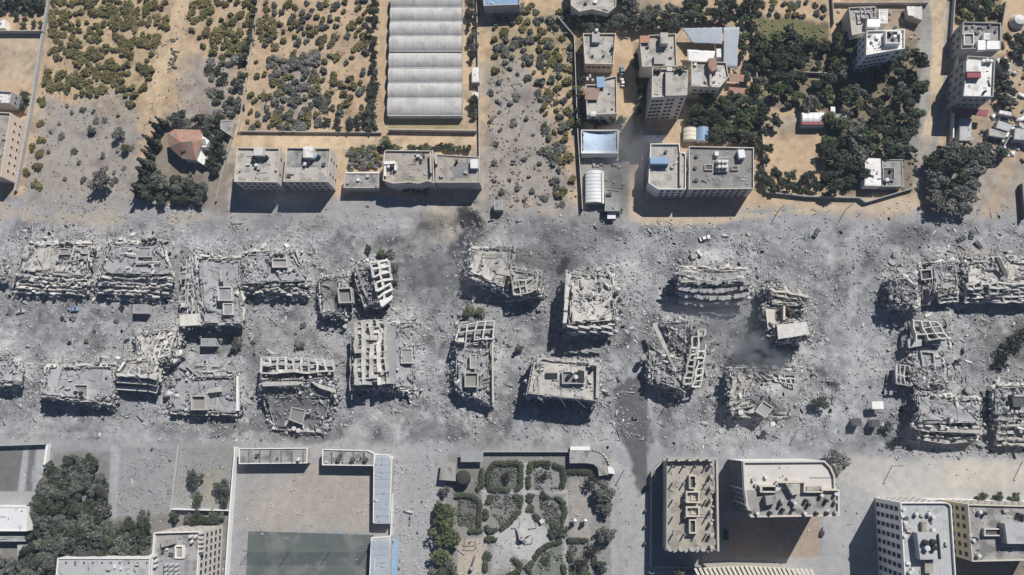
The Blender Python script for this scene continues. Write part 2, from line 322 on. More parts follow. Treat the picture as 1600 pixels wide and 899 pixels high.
ZONES = [  # polygon px, colour, softness px, strength, edge noise px
 ([(-100, -100), (1700, -100), (1700, 338), (1440, 335), (1180, 338), (985, 345), (760, 330), (560, 312), (350, 312), (-100, 320)], SAND, 14, 1, 26),
 ([(-100, 300), (1700, 320), (1700, 350), (-100, 350)], DUST, 14, .55, 30),
 ([(62, 148), (200, 140), (236, 215), (225, 260), (235, 330), (20, 335), (35, 290)], ASHU, 22, .85, 40),
 ([(300, 85), (370, 80), (372, 320), (212, 330), (236, 230), (262, 195)], ASHU, 24, .7, 30),
 ([(262, 180), (370, 175), (350, 330), (215, 320), (238, 220)], SOIL, 14, .55, 20),
 ([(430, 95), (500, 80), (500, 165), (478, 208), (430, 206)], ASHU, 30, .6, 36),
 ([(400, 130), (415, 130), (412, 200), (398, 200)], ASHU, 20, .5, 20),
 ([(758, 130), (800, 80), (838, 110), (895, 330), (752, 335)], ASHU, 30, .85, 44),
 ([(768, 10), (900, 10), (895, 140), (800, 90), (768, 130)], DGRASS, 14, .45, 26),
 ([(80, 0), (285, 0), (215, 190), (70, 150)], (.40, .32, .19), 10, .35, 36),
 ([(608, 186), (725, 186), (722, 205), (606, 204)], DGRASS, 4, .7, 5),
 ([(380, 210), (745, 212), (745, 232), (376, 232)], SAND2, 4, .8, 4),
 ([(258, 60), (275, 0), (300, 0), (262, 110), (238, 180), (226, 175)], SAND2, 8, .7, 8),
 ([(1430, -20), (1486, -20), (1480, 130), (1470, 210), (1434, 300), (1418, 296), (1428, 140)], (.30, .295, .28), 4, .95, 4),
 ([(1455, -20), (1478, -20), (1474, 130), (1460, 200), (1432, 296), (1424, 294), (1446, 190), (1456, 100)], SAND2, 4, .85, 6),
 ([(1176, 25), (1297, 35), (1300, 175), (1180, 172)], SOIL, 8, .75, 8), ([(1185, 30), (1297, 40), (1292, 68), (1190, 60)], (.12, .13, .05), 5, .8, 8),
 ([(1195, 180), (1292, 180), (1292, 205), (1195, 205)], DUST, 6, .5, 8),
 ([(1290, 60), (1436, 60), (1425, 300), (1288, 305)], SOIL, 10, .8, 12), ([(1360, -30), (1440, -30), (1438, 60), (1330, 60)], BROWN, 8, .6, 12),
 ([(1484, -20), (1570, -20), (1562, 40), (1490, 35)], (.16, .15, .07), 6, .7, 10),
 ([(1478, 80), (1640, 80), (1640, 250), (1475, 250)], BROWN, 10, .5, 24), ([(1436, 225), (1700, 235), (1700, 345), (1442, 340)], ASHU, 20, .75, 36),
 ([(1545, 140), (1600, 100), (1640, 180), (1575, 300), (1560, 340), (1535, 345), (1560, 260)], SAND, 10, .5, 20),
 ([(900, 20), (965, 25), (962, 55), (905, 55)], SOIL, 8, .6, 12), ([(960, 0), (1170, 0), (1176, 45), (970, 55)], (.3, .25, .18), 10, .6, 24),
 ([(1075, 150), (1178, 160), (1182, 232), (1080, 232)], SOIL, 8, .8, 12), ([(1185, 230), (1197, 230), (1190, 300), (1178, 300)], SOIL, 6, .7, 8),
 ([(898, 60), (914, 60), (912, 205), (905, 260), (895, 200)], SOIL, 6, .7, 8), ([(990, 60), (1018, 100), (1010, 200), (998, 200)], SOIL, 5, .6, 8),
 ([(912, 245), (985, 250), (978, 350), (908, 350)], GREY, 10, .8, 20),
 # bombed band
 ([(-100, 345), (1700, 345), (1700, 720), (-100, 700)], ASH, 10, .35, 20),
 ([(600, 330), (730, 328), (745, 350), (700, 420), (640, 400)], DUST, 26, .6, 26), ([(655, 325), (712, 325), (712, 375), (668, 372)], (.42, .36, .28), 18, .5, 20),
 ([(715, 325), (748, 328), (752, 370), (722, 395), (708, 398), (722, 365)], BURN, 14, .9, 20), ([(745, 325), (800, 330), (790, 385), (740, 380)], (.17, .16, .15), 26, .5, 24),
 ([(610, 395), (700, 400), (700, 470), (620, 470)], ASHL, 26, .7, 26), ([(820, 340), (960, 340), (940, 400), (850, 420)], (.2, .205, .215), 24, .6, 26),
 ([(840, 388), (905, 385), (900, 420), (850, 425)], (.13, .135, .14), 16, .5, 20),
 ([(340, 500), (520, 495), (530, 552), (345, 556)], (.22, .215, .195), 16, .55, 26), ([(60, 500), (190, 505), (190, 560), (60, 560)], (.22, .22, .225), 18, .45, 26),
 ([(690, 590), (800, 640), (780, 700), (500, 700), (480, 660), (600, 640)], (.33, .33, .335), 16, .5, 26),
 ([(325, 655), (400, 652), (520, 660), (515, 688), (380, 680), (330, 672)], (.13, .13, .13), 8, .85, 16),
 ([(380, 676), (440, 684), (420, 700), (370, 696)], (.42, .37, .29), 10, .5, 14),
 ([(965, 345), (1010, 345), (1000, 600), (962, 590)], ASHL, 20, .35, 30), ([(965, 470), (985, 460), (985, 560), (968, 600)], (.14, .145, .15), 10, .5, 18),
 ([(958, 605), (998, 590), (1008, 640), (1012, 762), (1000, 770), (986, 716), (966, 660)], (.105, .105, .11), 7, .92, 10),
 ([(1040, 520), (1180, 500), (1210, 560), (1120, 600)], (.19, .18, .18), 22, .5, 26),
 ([(1290, 380), (1390, 360), (1385, 520), (1300, 600)], ASHL, 26, .3, 34), ([(1520, 500), (1620, 500), (1620, 600), (1545, 590)], (.2, .195, .175), 16, .6, 24),
 ([(1470, 350), (1530, 350), (1530, 385), (1470, 385)], (.2, .2, .205), 14, .4, 18),
 ([(1310, 715), (1700, 712), (1700, 780), (1310, 785)], (.42, .405, .38), 14, .8, 12), ([(1480, 722), (1700, 720), (1700, 755), (1480, 760)], (.5, .46, .4), 14, .6, 14),
 # streets and courts below
 ([(-60, 640), (360, 655), (520, 690), (620, 690), (700, 690), (940, 640), (960, 700), (620, 712), (-60, 694)], (.31, .31, .31), 12, .6, 16),
 ([(-60, 698), (56, 698), (50, 790), (-60, 790)], (.125, .128, .125), 3, .9, 4), ([(36, 698), (46, 698), (40, 768), (28, 768)], ASHL, 2, .9, 2), ([(-60, 768), (54, 768), (52, 792), (-60, 792)], ASHL, 2, .8, 2),
 ([(58, 698), (75, 698), (68, 770), (52, 770)], ASHL, 3, .7, 3),
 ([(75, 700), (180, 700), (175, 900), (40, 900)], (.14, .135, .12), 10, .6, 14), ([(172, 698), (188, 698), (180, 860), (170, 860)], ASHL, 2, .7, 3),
 ([(188, 698), (278, 698), (268, 815), (182, 815)], (.26, .26, .265), 4, .8, 6), ([(282, 698), (368, 698), (360, 800), (272, 795)], (.25, .25, .235), 4, .8, 8),
 ([(315, 740), (350, 735), (350, 795), (325, 795)], (.27, .25, .19), 8, .6, 12), ([(170, 810), (360, 800), (360, 900), (0, 905), (0, 850)], SOIL, 8, .6, 12),
 ([(372, 724), (588, 726), (586, 830), (362, 828)], (.30, .295, .29), 3, 1, 3), ([(470, 735), (586, 735), (584, 830), (430, 828), (400, 790)], (.38, .335, .275), 34, .6, 30),
 ([(385, 760), (440, 745), (430, 820), (385, 820)], (.34, .315, .28), 20, .4, 24), ([(362, 826), (386, 828), (382, 960), (356, 960)], (.28, .285, .29), 2, .9, 3),
 ([(612, 700), (700, 700), (672, 960), (612, 960)], (.33, .33, .335), 10, .7, 12),
 ([(940, 700), (1012, 760), (1020, 960), (945, 960)], (.34, .345, .35), 5, .9, 6), ([(955, 735), (968, 735), (975, 900), (965, 900)], (.25, .25, .255), 4, .4, 5),
 # park
 ([(700, 708), (955, 706), (955, 960), (690, 960)], (.225, .222, .212), 4, .9, 4),
 ([(765, 724), (814, 724), (814, 765), (763, 765)], LAWN, 2, .85, 3), ([(834, 728), (882, 728), (880, 762), (836, 766)], (.24, .24, .235), 4, .6, 8),
 ([(716, 776), (748, 778), (748, 830), (712, 820)], LAWN, 3, .7, 4), ([(768, 772), (812, 772), (808, 800), (785, 826), (764, 800)], (.18, .182, .175), 3, .8, 5),
 ([(842, 778), (874, 776), (882, 815), (858, 824), (842, 802)], (.17, .175, .165), 3, .8, 5), ([(848, 858), (876, 848), (880, 900), (830, 900), (838, 875)], (.15, .16, .135), 3, .8, 5),
 ([(888, 852), (920, 852), (920, 900), (888, 900)], (.16, .16, .145), 3, .8, 5), ([(716, 842), (756, 842), (750, 960), (712, 960)], (.44, .385, .32), 3, .9, 3),
 ([(712, 730), (760, 730), (752, 770), (706, 770)], (.17, .17, .155), 4, .6, 6), ([(890, 750), (925, 750), (925, 850), (888, 838)], (.33, .305, .28), 4, .7, 6),
 ([(790, 840), (818, 815), (850, 835), (840, 868), (812, 876)], (.43, .43, .43), 4, .7, 3), ([(770, 848), (800, 850), (810, 880), (770, 900), (765, 870)], (.40, .40, .40), 8, .6, 8),
 # courts of the intact blocks
 ([(1012, 715), (1135, 715), (1135, 960), (1012, 960)], (.30, .30, .305), 3, .9, 3),
 ([(1135, 806), (1282, 806), (1280, 872), (1135, 872)], (.33, .265, .215), 3, .95, 3), ([(1095, 872), (1330, 870), (1340, 960), (1095, 960)], (.34, .34, .345), 4, .9, 4),
 ([(1285, 740), (1372, 775), (1380, 960), (1290, 960)], (.335, .34, .345), 4, .9, 5), ([(1480, 870), (1700, 870), (1700, 960), (1480, 960)], (.2, .16, .13), 4, .9, 4),  # dark brown south of the ochre tower: its shade painted into the court colour
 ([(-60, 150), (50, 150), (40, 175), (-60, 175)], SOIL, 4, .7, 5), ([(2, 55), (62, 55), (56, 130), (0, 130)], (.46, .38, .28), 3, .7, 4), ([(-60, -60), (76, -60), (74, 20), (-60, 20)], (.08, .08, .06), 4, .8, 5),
]
def strip(pts, w): return pts + [(x + w[0], y + w[1]) for x, y in pts[::-1]]
LATE = [([(205, 505), (292, 498), (288, 540), (262, 600), (200, 570)], (.42, .40, .37), 12, .6, 16), (strip([(-60, 664), (160, 676), (330, 682), (520, 696), (700, 700)], (0, 9)), ASHL, 7, .45, 9), (strip([(985, 350), (982, 460), (990, 560), (1012, 640), (1022, 700)], (12, 0)), ASHL, 7, .45, 9),
 (strip([(1335, 350), (1322, 470), (1330, 600), (1318, 715)], (14, 0)), ASHL, 8, .4, 10), (strip([(-60, 352), (250, 356), (560, 348)], (0, 10)), DUST, 8, .4, 10), (strip([(690, 470), (676, 560), (690, 690)], (10, 0)), ASHL, 8, .4, 10),
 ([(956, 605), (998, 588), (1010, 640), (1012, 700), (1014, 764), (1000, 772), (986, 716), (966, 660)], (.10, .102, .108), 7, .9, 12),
 ([(715, 328), (746, 328), (750, 368), (722, 395), (708, 398), (722, 365)], BURN, 14, .8, 20),
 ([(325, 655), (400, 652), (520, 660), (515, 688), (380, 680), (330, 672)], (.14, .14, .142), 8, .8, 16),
 ([(985, 258), (1002, 262), (1008, 322), (1180, 330), (1430, 306), (1444, 332), (1320, 330), (1180, 345), (1000, 352), (984, 340)], (.47, .39, .29), 7, .8, 10),
 ([(-60, 305), (10, 310), (60, 335), (200, 338), (330, 332), (330, 346), (150, 350), (-60, 345)], (.40, .35, .27), 9, .55, 14),
 ([(755, 765), (763, 765), (761, 960), (754, 960)], (.40, .40, .40), 1.5, .7, 2), ([(815, 722), (826, 722), (825, 800), (813, 800)], (.40, .40, .40), 1.5, .8, 2),
 ([(755, 765), (882, 767), (882, 773), (755, 771)], (.40, .40, .40), 1.5, .7, 2), ([(882, 765), (888, 765), (886, 960), (880, 960)], (.40, .40, .40), 1.5, .7, 2),
 ([(812, 800), (824, 800), (838, 812), (872, 842), (846, 860), (830, 878), (816, 872), (796, 862), (766, 840), (776, 832), (792, 826)], (.43, .43, .43), 2, .85, 2),
 ([(1500, 405), (1512, 396), (1545, 385), (1560, 392), (1540, 402)], (.40, .33, .25), 8, .5, 10)]
gx = np.concatenate([[-4000, -1500, -700, -420, -330], np.arange(-285, 262, .75), [300, 400, 700, 1500, 4000]])
gy = np.concatenate([[-4000, -1500, -500, -200, -110], np.arange(-80, 222, .75), [260, 350, 600, 1500, 4000]])
GX, GY = np.meshgrid(gx, gy); GXf = GX.ravel(); GYf = GY.ravel()
PXg, PYg = to_px(GXf, GYf)
PXg = np.where(np.hypot(GXf, GYf) > 600, 2500, PXg); PYg = np.where(np.hypot(GXf, GYf) > 600, 450, PYg)
GZ = height(GXf, GYf); GZ[np.hypot(GXf, GYf) > 600] = 0
col = np.tile(np.array(ASH), (len(GXf), 1))
nz = [fbm(PXg / sc, PYg / sc, 5 + i, 4) - .5 for i, sc in enumerate((55, 22, 9))]
NZ = nz[0] + .6 * nz[1] + .5 * nz[2]
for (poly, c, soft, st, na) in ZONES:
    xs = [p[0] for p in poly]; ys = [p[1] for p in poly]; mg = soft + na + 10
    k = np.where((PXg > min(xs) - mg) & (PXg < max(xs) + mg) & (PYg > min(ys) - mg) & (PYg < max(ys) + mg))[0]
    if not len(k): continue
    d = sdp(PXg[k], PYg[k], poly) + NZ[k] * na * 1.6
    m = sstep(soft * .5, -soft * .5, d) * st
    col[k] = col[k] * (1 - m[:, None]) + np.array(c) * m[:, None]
band = sstep(8, -18, sdp(PXg, PYg, ROUGH))
mott = 1 + (.20 * (vn(GXf / 1.7, GYf / 1.7, 77) - .5) + .55 * (fbm(GXf / 9, GYf / 9, 55) - .5)) * (.4 + .9 * band) + .35 * band * (vn(GXf / .8, GYf / .8, 99) ** 4 - .2)
up = sstep(0, 25, 330 - PYg); br = sstep(.5, .68, fbm(GXf / 7, GYf / 7, 201, 4)) * .5 * up + sstep(.55, .7, fbm(GXf / 2.2, GYf / 2.2, 222, 3)) * .4 * up
col = col * (1 - br[:, None]) + (col * np.array((.62, .60, .62)))* br[:, None]
bl_ = (sstep(.48, .66, fbm(GXf / 13, GYf / 13, 301, 4)) * .38 + sstep(.52, .66, fbm(GXf / 4, GYf / 4, 322, 3)) * .25) * band; col = col * (1 - bl_)[:, None]
wh_ = sstep(.56, .7, fbm(GXf / 8, GYf / 8, 341, 4)) * band * .5; col = col * (1 - wh_[:, None]) + np.array((.42, .415, .41)) * wh_[:, None]
pal = sstep(9, 0, dest_dist(GXf, GYf))[:, None] * .45
col = col * (1 - pal) + np.array((.40, .39, .37)) * pal
col = col * mott[:, None]
for (poly, c, soft, st, na) in LATE:
    xs = [p[0] for p in poly]; ys = [p[1] for p in poly]; mg = soft + na + 10
    k = np.where((PXg > min(xs) - mg) & (PXg < max(xs) + mg) & (PYg > min(ys) - mg) & (PYg < max(ys) + mg))[0]
    m = sstep(soft * .5, -soft * .5, sdp(PXg[k], PYg[k], poly) + NZ[k] * na * 1.6) * st; col[k] = col[k] * (1 - m[:, None]) + np.array(c) * m[:, None]
ny, nx = GX.shape; idx = np.arange(nx * ny).reshape(ny, nx)
quads = np.stack([idx[:-1, :-1], idx[:-1, 1:], idx[1:, 1:], idx[1:, :-1]], -1).reshape(-1, 4)
me = mesh_np('ground', np.stack([GXf, GYf, GZ], -1), quads, 'ground_surface')
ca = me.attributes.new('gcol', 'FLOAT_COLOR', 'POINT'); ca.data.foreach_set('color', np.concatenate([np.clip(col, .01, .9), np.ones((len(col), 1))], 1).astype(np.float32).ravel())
rz = me.attributes.new('rough_zone', 'FLOAT', 'POINT'); rz.data.foreach_set('value', (np.clip(.5 + .5 * band * (.35 + .65 * sstep(24, 3, dest_dist(GXf, GYf))), 0, 1)).astype(np.float32))
tag(link('ground', me), 'ash-covered bombed ground fading into pale orange sand', kind='structure')
print('ground', time.time() - T0)
# ------------------------------------------------------------------ broken slabs
def slab_mesh(c4, th=.32, nu=16, nv=12, warp=.5, jag=.9, drop=.2, seed=0, mats=('ash_slab', 'broken_edge'), crack=.35, droop=None):
    """thick warped broken plate between 4 world corners NW, NE, SE, SW"""
    a, b, c, d = [Vector(q) for q in c4]; r = random.Random(seed)
    U, V = np.meshgrid(np.linspace(0, 1, nu + 1), np.linspace(0, 1, nv + 1))
    p = (np.array(a)[None, None] * ((1 - U) * (1 - V))[..., None] + np.array(b) * (U * (1 - V))[..., None] + np.array(c) * (U * V)[..., None] + np.array(d) * ((1 - U) * V)[..., None])
    cen = p.mean((0, 1)); edge = np.minimum(np.minimum(U, 1 - U), np.minimum(V, 1 - V))
    js = vn(p[..., 0] * .9 + seed, p[..., 1] * .9, seed) * np.where(edge < .01, 1, 0)
    dirv = cen - p; dirv[..., 2] = 0; dirv /= np.maximum(np.linalg.norm(dirv, axis=-1, keepdims=True), 1e-6)
    p = p + dirv * (js * jag)[..., None]
    z = warp * 2 * (fbm(p[..., 0] / 7 + seed * 3.1, p[..., 1] / 7, seed, 2) - .5)
    for k in range(2):
        ang = r.uniform(0, math.pi); off = r.uniform(-4, 4)
        s = (p[..., 0] - cen[0]) * math.cos(ang) + (p[..., 1] - cen[1]) * math.sin(ang) - off
        z += np.where(s > 0, crack * r.uniform(.2, 1), 0) - np.clip(s, 0, 8) * r.uniform(-.02, .05)
    if droop: z += droop(U, V)
    p[..., 2] += z
    uc = (U[:-1, :-1] + U[1:, 1:]) / 2; vc = (V[:-1, :-1] + V[1:, 1:]) / 2; ec = np.minimum(np.minimum(uc, 1 - uc), np.minimum(vc, 1 - vc))
    keep = vn(uc * 7 + seed * 5, vc * 6 + seed, seed + 3) > drop * np.clip(1.9 - ec * 10 + .9 * (vc < .12), .15, 2.6)
    top = p.reshape(-1, 3); bot = top - np.array([0, 0, th]); n = len(top); ii = np.arange(n).reshape(nv + 1, nu + 1)
    fs = []; mi = []
    for j in range(nv):
        for i in range(nu):
            if not keep[j, i]: continue
            q = (ii[j, i], ii[j + 1, i], ii[j + 1, i + 1], ii[j, i + 1])
            fs.append(q); mi.append(0); fs.append(tuple(n + k for k in q[::-1])); mi.append(1)
            for (dj, di, e0, e1) in ((-1, 0, q[0], q[3]), (1, 0, q[2], q[1]), (0, -1, q[1], q[0]), (0, 1, q[3], q[2])):
                jj, i2 = j + dj, i + di
                if not (0 <= jj < nv and 0 <= i2 < nu) or not keep[jj, i2]:
                    fs.append((e0, n + e0, n + e1, e1)[::-1]); mi.append(1)
    me = mesh_np('slab', np.concatenate([top, bot]), np.array(fs), mats[0]); me.materials.append(M[mats[1]])
    me.polygons.foreach_set('material_index', np.array(mi, np.int32)); me.update()
    return me
def ribbon(a, b, ctr, r, seed):
    """crumpled strips of fallen facade along the edge a-b of a floor"""
    out = []; L = (b - a).length; e = (b - a).normalized(); mid = (a + b) / 2 - ctr; mid.z = 0
    nrm = Vector((-e.y, e.x, 0)); nrm = nrm if nrm.dot(mid) > 0 else -nrm; s = r.uniform(-.5, 1.5)
    while s < L - 1.5:
        ln = r.uniform(3, 11); s1 = min(L + .6, s + ln); n = max(3, int((s1 - s) / .9)); vs = []; w = r.uniform(.55, 1.25); dp = r.uniform(.15, .9); z0 = r.uniform(-.3, .25); o0 = r.uniform(-.25, .3)
        for i in range(n + 1):
            t = s + (s1 - s) * i / n; p = a.lerp(b, t / L); q1 = float(vn(t * .55, seed * 1.7, 5)) - .5; q2 = float(vn(t * 1.1, seed * 2.3, 6)) - .5
            p = p + nrm * (o0 + q1 * 1.1) + Vector((0, 0, z0 + q2 * .7 + .25)); o = nrm * w * (1 + q2 * .7) + Vector((0, 0, -dp * (1 + q1)))
            for v in (p, p + o, p + o - Vector((0, 0, .22)), p - Vector((0, 0, .22))): vs.append(tuple(v))
        fs = [(0, 3, 2, 1), (4 * n, 4 * n + 1, 4 * n + 2, 4 * n + 3)]
        for i in range(n):
            for k in range(4): fs.append((4 * i + k, 4 * i + (k + 1) % 4, 4 * i + 4 + (k + 1) % 4, 4 * i + 4 + k))
        me = mesh_np('facade_band', np.array(vs), np.array(fs), r.choice(('pale_panel', 'broken_edge', 'pale_panel', 'pale_slab'))); out.append(me)
        s = s1 + r.uniform(.1, 1.6)
    return out
def chunk_shapes():
    out = []
    for s in range(7):
        r = random.Random(100 + s); n = r.choice((5, 6, 6, 7)); b = MB()
        poly = [(math.cos(2 * math.pi * i / n + r.uniform(-.3, .3)) * r.uniform(.7, 1.1), math.sin(2 * math.pi * i / n + r.uniform(-.3, .3)) * r.uniform(.5, .9)) for i in range(n)]
        b.prism(poly, [-.09 + r.uniform(-.05, .05) for _ in poly], [.1 + r.uniform(-.04, .08) for _ in poly])
        out.append(b)
    return out
CH = chunk_shapes()
CHM = [[b.mesh('broken_slab', m) for b in CH] for m in ('broken_edge', 'ash_slab', 'pale_panel')]
def panel_mesh(mat, w=3.2, h=1.5, hole=True, s=0):
    b = MB(); t = .16
    if hole:
        for c, sz in (((-w * .36, 0, 0), (w * .28, t, h)), ((w * .36, 0, 0), (w * .28, t, h)), ((0, 0, -h * .36), (w * .44, t, h * .28)), ((0, 0, h * .42), (w * .44, t, h * .16))): b.box(c, sz)
    else: b.box((0, 0, 0), (w, t, h)); b.box((0, -.12, h * .4), (w * .9, .1, .15))
    return b.mesh('wall_panel', mat)
PAN = [panel_mesh('pale_panel'), panel_mesh('pale_panel', 2.6, 1.2, False), panel_mesh('broken_edge', 3.8, 1.3, True), panel_mesh('pale_panel', 4.2, 1.0, False), panel_mesh('broken_edge', 2.2, 2.0, False)]
CUBE = np.array([(-1, -1, -1), (1, -1, -1), (1, 1, -1), (-1, 1, -1), (-1, -1, 1), (1, -1, 1), (1, 1, 1), (-1, 1, 1)], float) / 2
CF = np.array([(3, 2, 1, 0), (4, 5, 6, 7), (0, 1, 5, 4), (1, 2, 6, 5), (2, 3, 7, 6), (3, 0, 4, 7)])
def scatter_mesh(name, x, y, z, sx, sy, sz, tilt, g, tone, mat='rubble', jit=.28):
    n = len(x); v = CUBE[None] * np.stack([sx, sy, sz], -1)[:, None]
    v = v * (1 + g.uniform(-jit, jit, (n, 8, 3)))
    a = g.uniform(0, 2 * np.pi, n); t = g.normal(0, 1, n) * tilt; u = g.normal(0, 1, n) * tilt
    def rot(v, a, i, j):
        c = np.cos(a)[:, None]; s = np.sin(a)[:, None]; p = v[..., i].copy(); q = v[..., j].copy()
        v[..., i] = c * p - s * q; v[..., j] = s * p + c * q
    rot(v, t, 1, 2); rot(v, u, 0, 2); rot(v, a, 0, 1)
    v = v + np.stack([x, y, z], -1)[:, None]
    f = (CF[None] + (np.arange(n) * 8)[:, None, None]).reshape(-1, 4)
    return mesh_np(name, v.reshape(-1, 3), f, mat, tone=np.repeat(tone, 6))
def bil(c4, u, v):
    a, b, c, d = c4; return a.lerp(b, u).lerp(d.lerp(c, u), v)
def ring_box(parent, quad, z0, h, t=.35, mat='pale_slab', floor='ash_slab', name='stair_box', fz=None):
    """square rooftop stair box open at the top: quad of px; rim of four walls and sunken floor"""
    w = W2(quad, z0 + h); ins = inset(w, t); b = MB()
    for i in range(4):
        j = (i + 1) % 4; b.prism([w[i], w[j], ins[j], ins[i]], z0, z0 + h)
    o = b.build(name, mat, parent)
    f = MB(); f.prism(inset(w, t * .9), z0, z0 + h * .55); f.build('box_floor', floor, o)
    return o
def lattice(parent, quad, nu, nv, w=.45, dep=.7, mat='pale_panel', back='dark_slab', skip=.06, seed=0, backdrop=True, fill=.3, wv=None):
    """fallen or standing wall grid; quad = [(px,py,z)]*4"""
    c = [P(*q) for q in quad]; r = random.Random(seed); wv = wv or w; nr = np.cross(np.array(c[1] - c[0]), np.array(c[3] - c[0])); nr = Vector(nr / np.linalg.norm(nr)); nr = nr if nr.z > 0 else -nr
    J = {}
    def g(u, v):
        k = (round(u * nu), round(v * nv))
        if k not in J: J[k] = Vector((r.gauss(0, .22), r.gauss(0, .22), r.gauss(0, .25) + .2 * math.sin(u * 6 + seed) * math.sin(v * 5 + seed)))
        return bil(c, u, v) + J[k]
    for i in range(nu):
        for j in range(nv):
            if r.random() > fill: continue
            q = [g((i + a) / nu, (j + b_) / nv) for a, b_ in ((0, 0), (1, 0), (1, 1), (0, 1))]; m = sum(q, Vector()) / 4; k = r.uniform(.6, .95); q = [m + (v - m) * k - nr * r.uniform(.1, dep) for v in q]; hf = r.random()
            if hf < .6: q[0] = q[0].lerp(q[3], r.uniform(.3, .6)); q[1] = q[1].lerp(q[2], r.uniform(.3, .6))
            b = MB(); b.hexa([v - nr * .2 for v in q[::-1]], q[::-1]); b.build('infill_panel', r.choice((mat, 'broken_edge', 'ash_slab')), parent)
    for i in range(nu + 1):
        b = MB()
        for j in range(nv):
            if r.random() < skip: continue
            b.bar(g(i / nu, j / nv), g(i / nu, (j + 1) / nv), w * r.uniform(.8, 1.3), dep)
        if b.v: b.build('wall_beam', mat, parent)
    for j in range(nv + 1):
        b = MB()
        for i in range(nu):
            if r.random() < skip: continue
            b.bar(g(i / nu, j / nv) + Vector((0, 0, .02)), g((i + 1) / nu, j / nv) + Vector((0, 0, .02)), wv * r.uniform(.7, 1.3), dep * .93)
        if b.v: b.build('wall_beam', mat, parent)
    if backdrop:
        dn = Vector((0, 0, -1.3 - dep)); link('inner_slab', slab_mesh([q + dn for q in c], .3, nu * 2, nv * 2, .3, .5, .1, seed, (back, 'broken_edge')), parent)
DOBJ = []
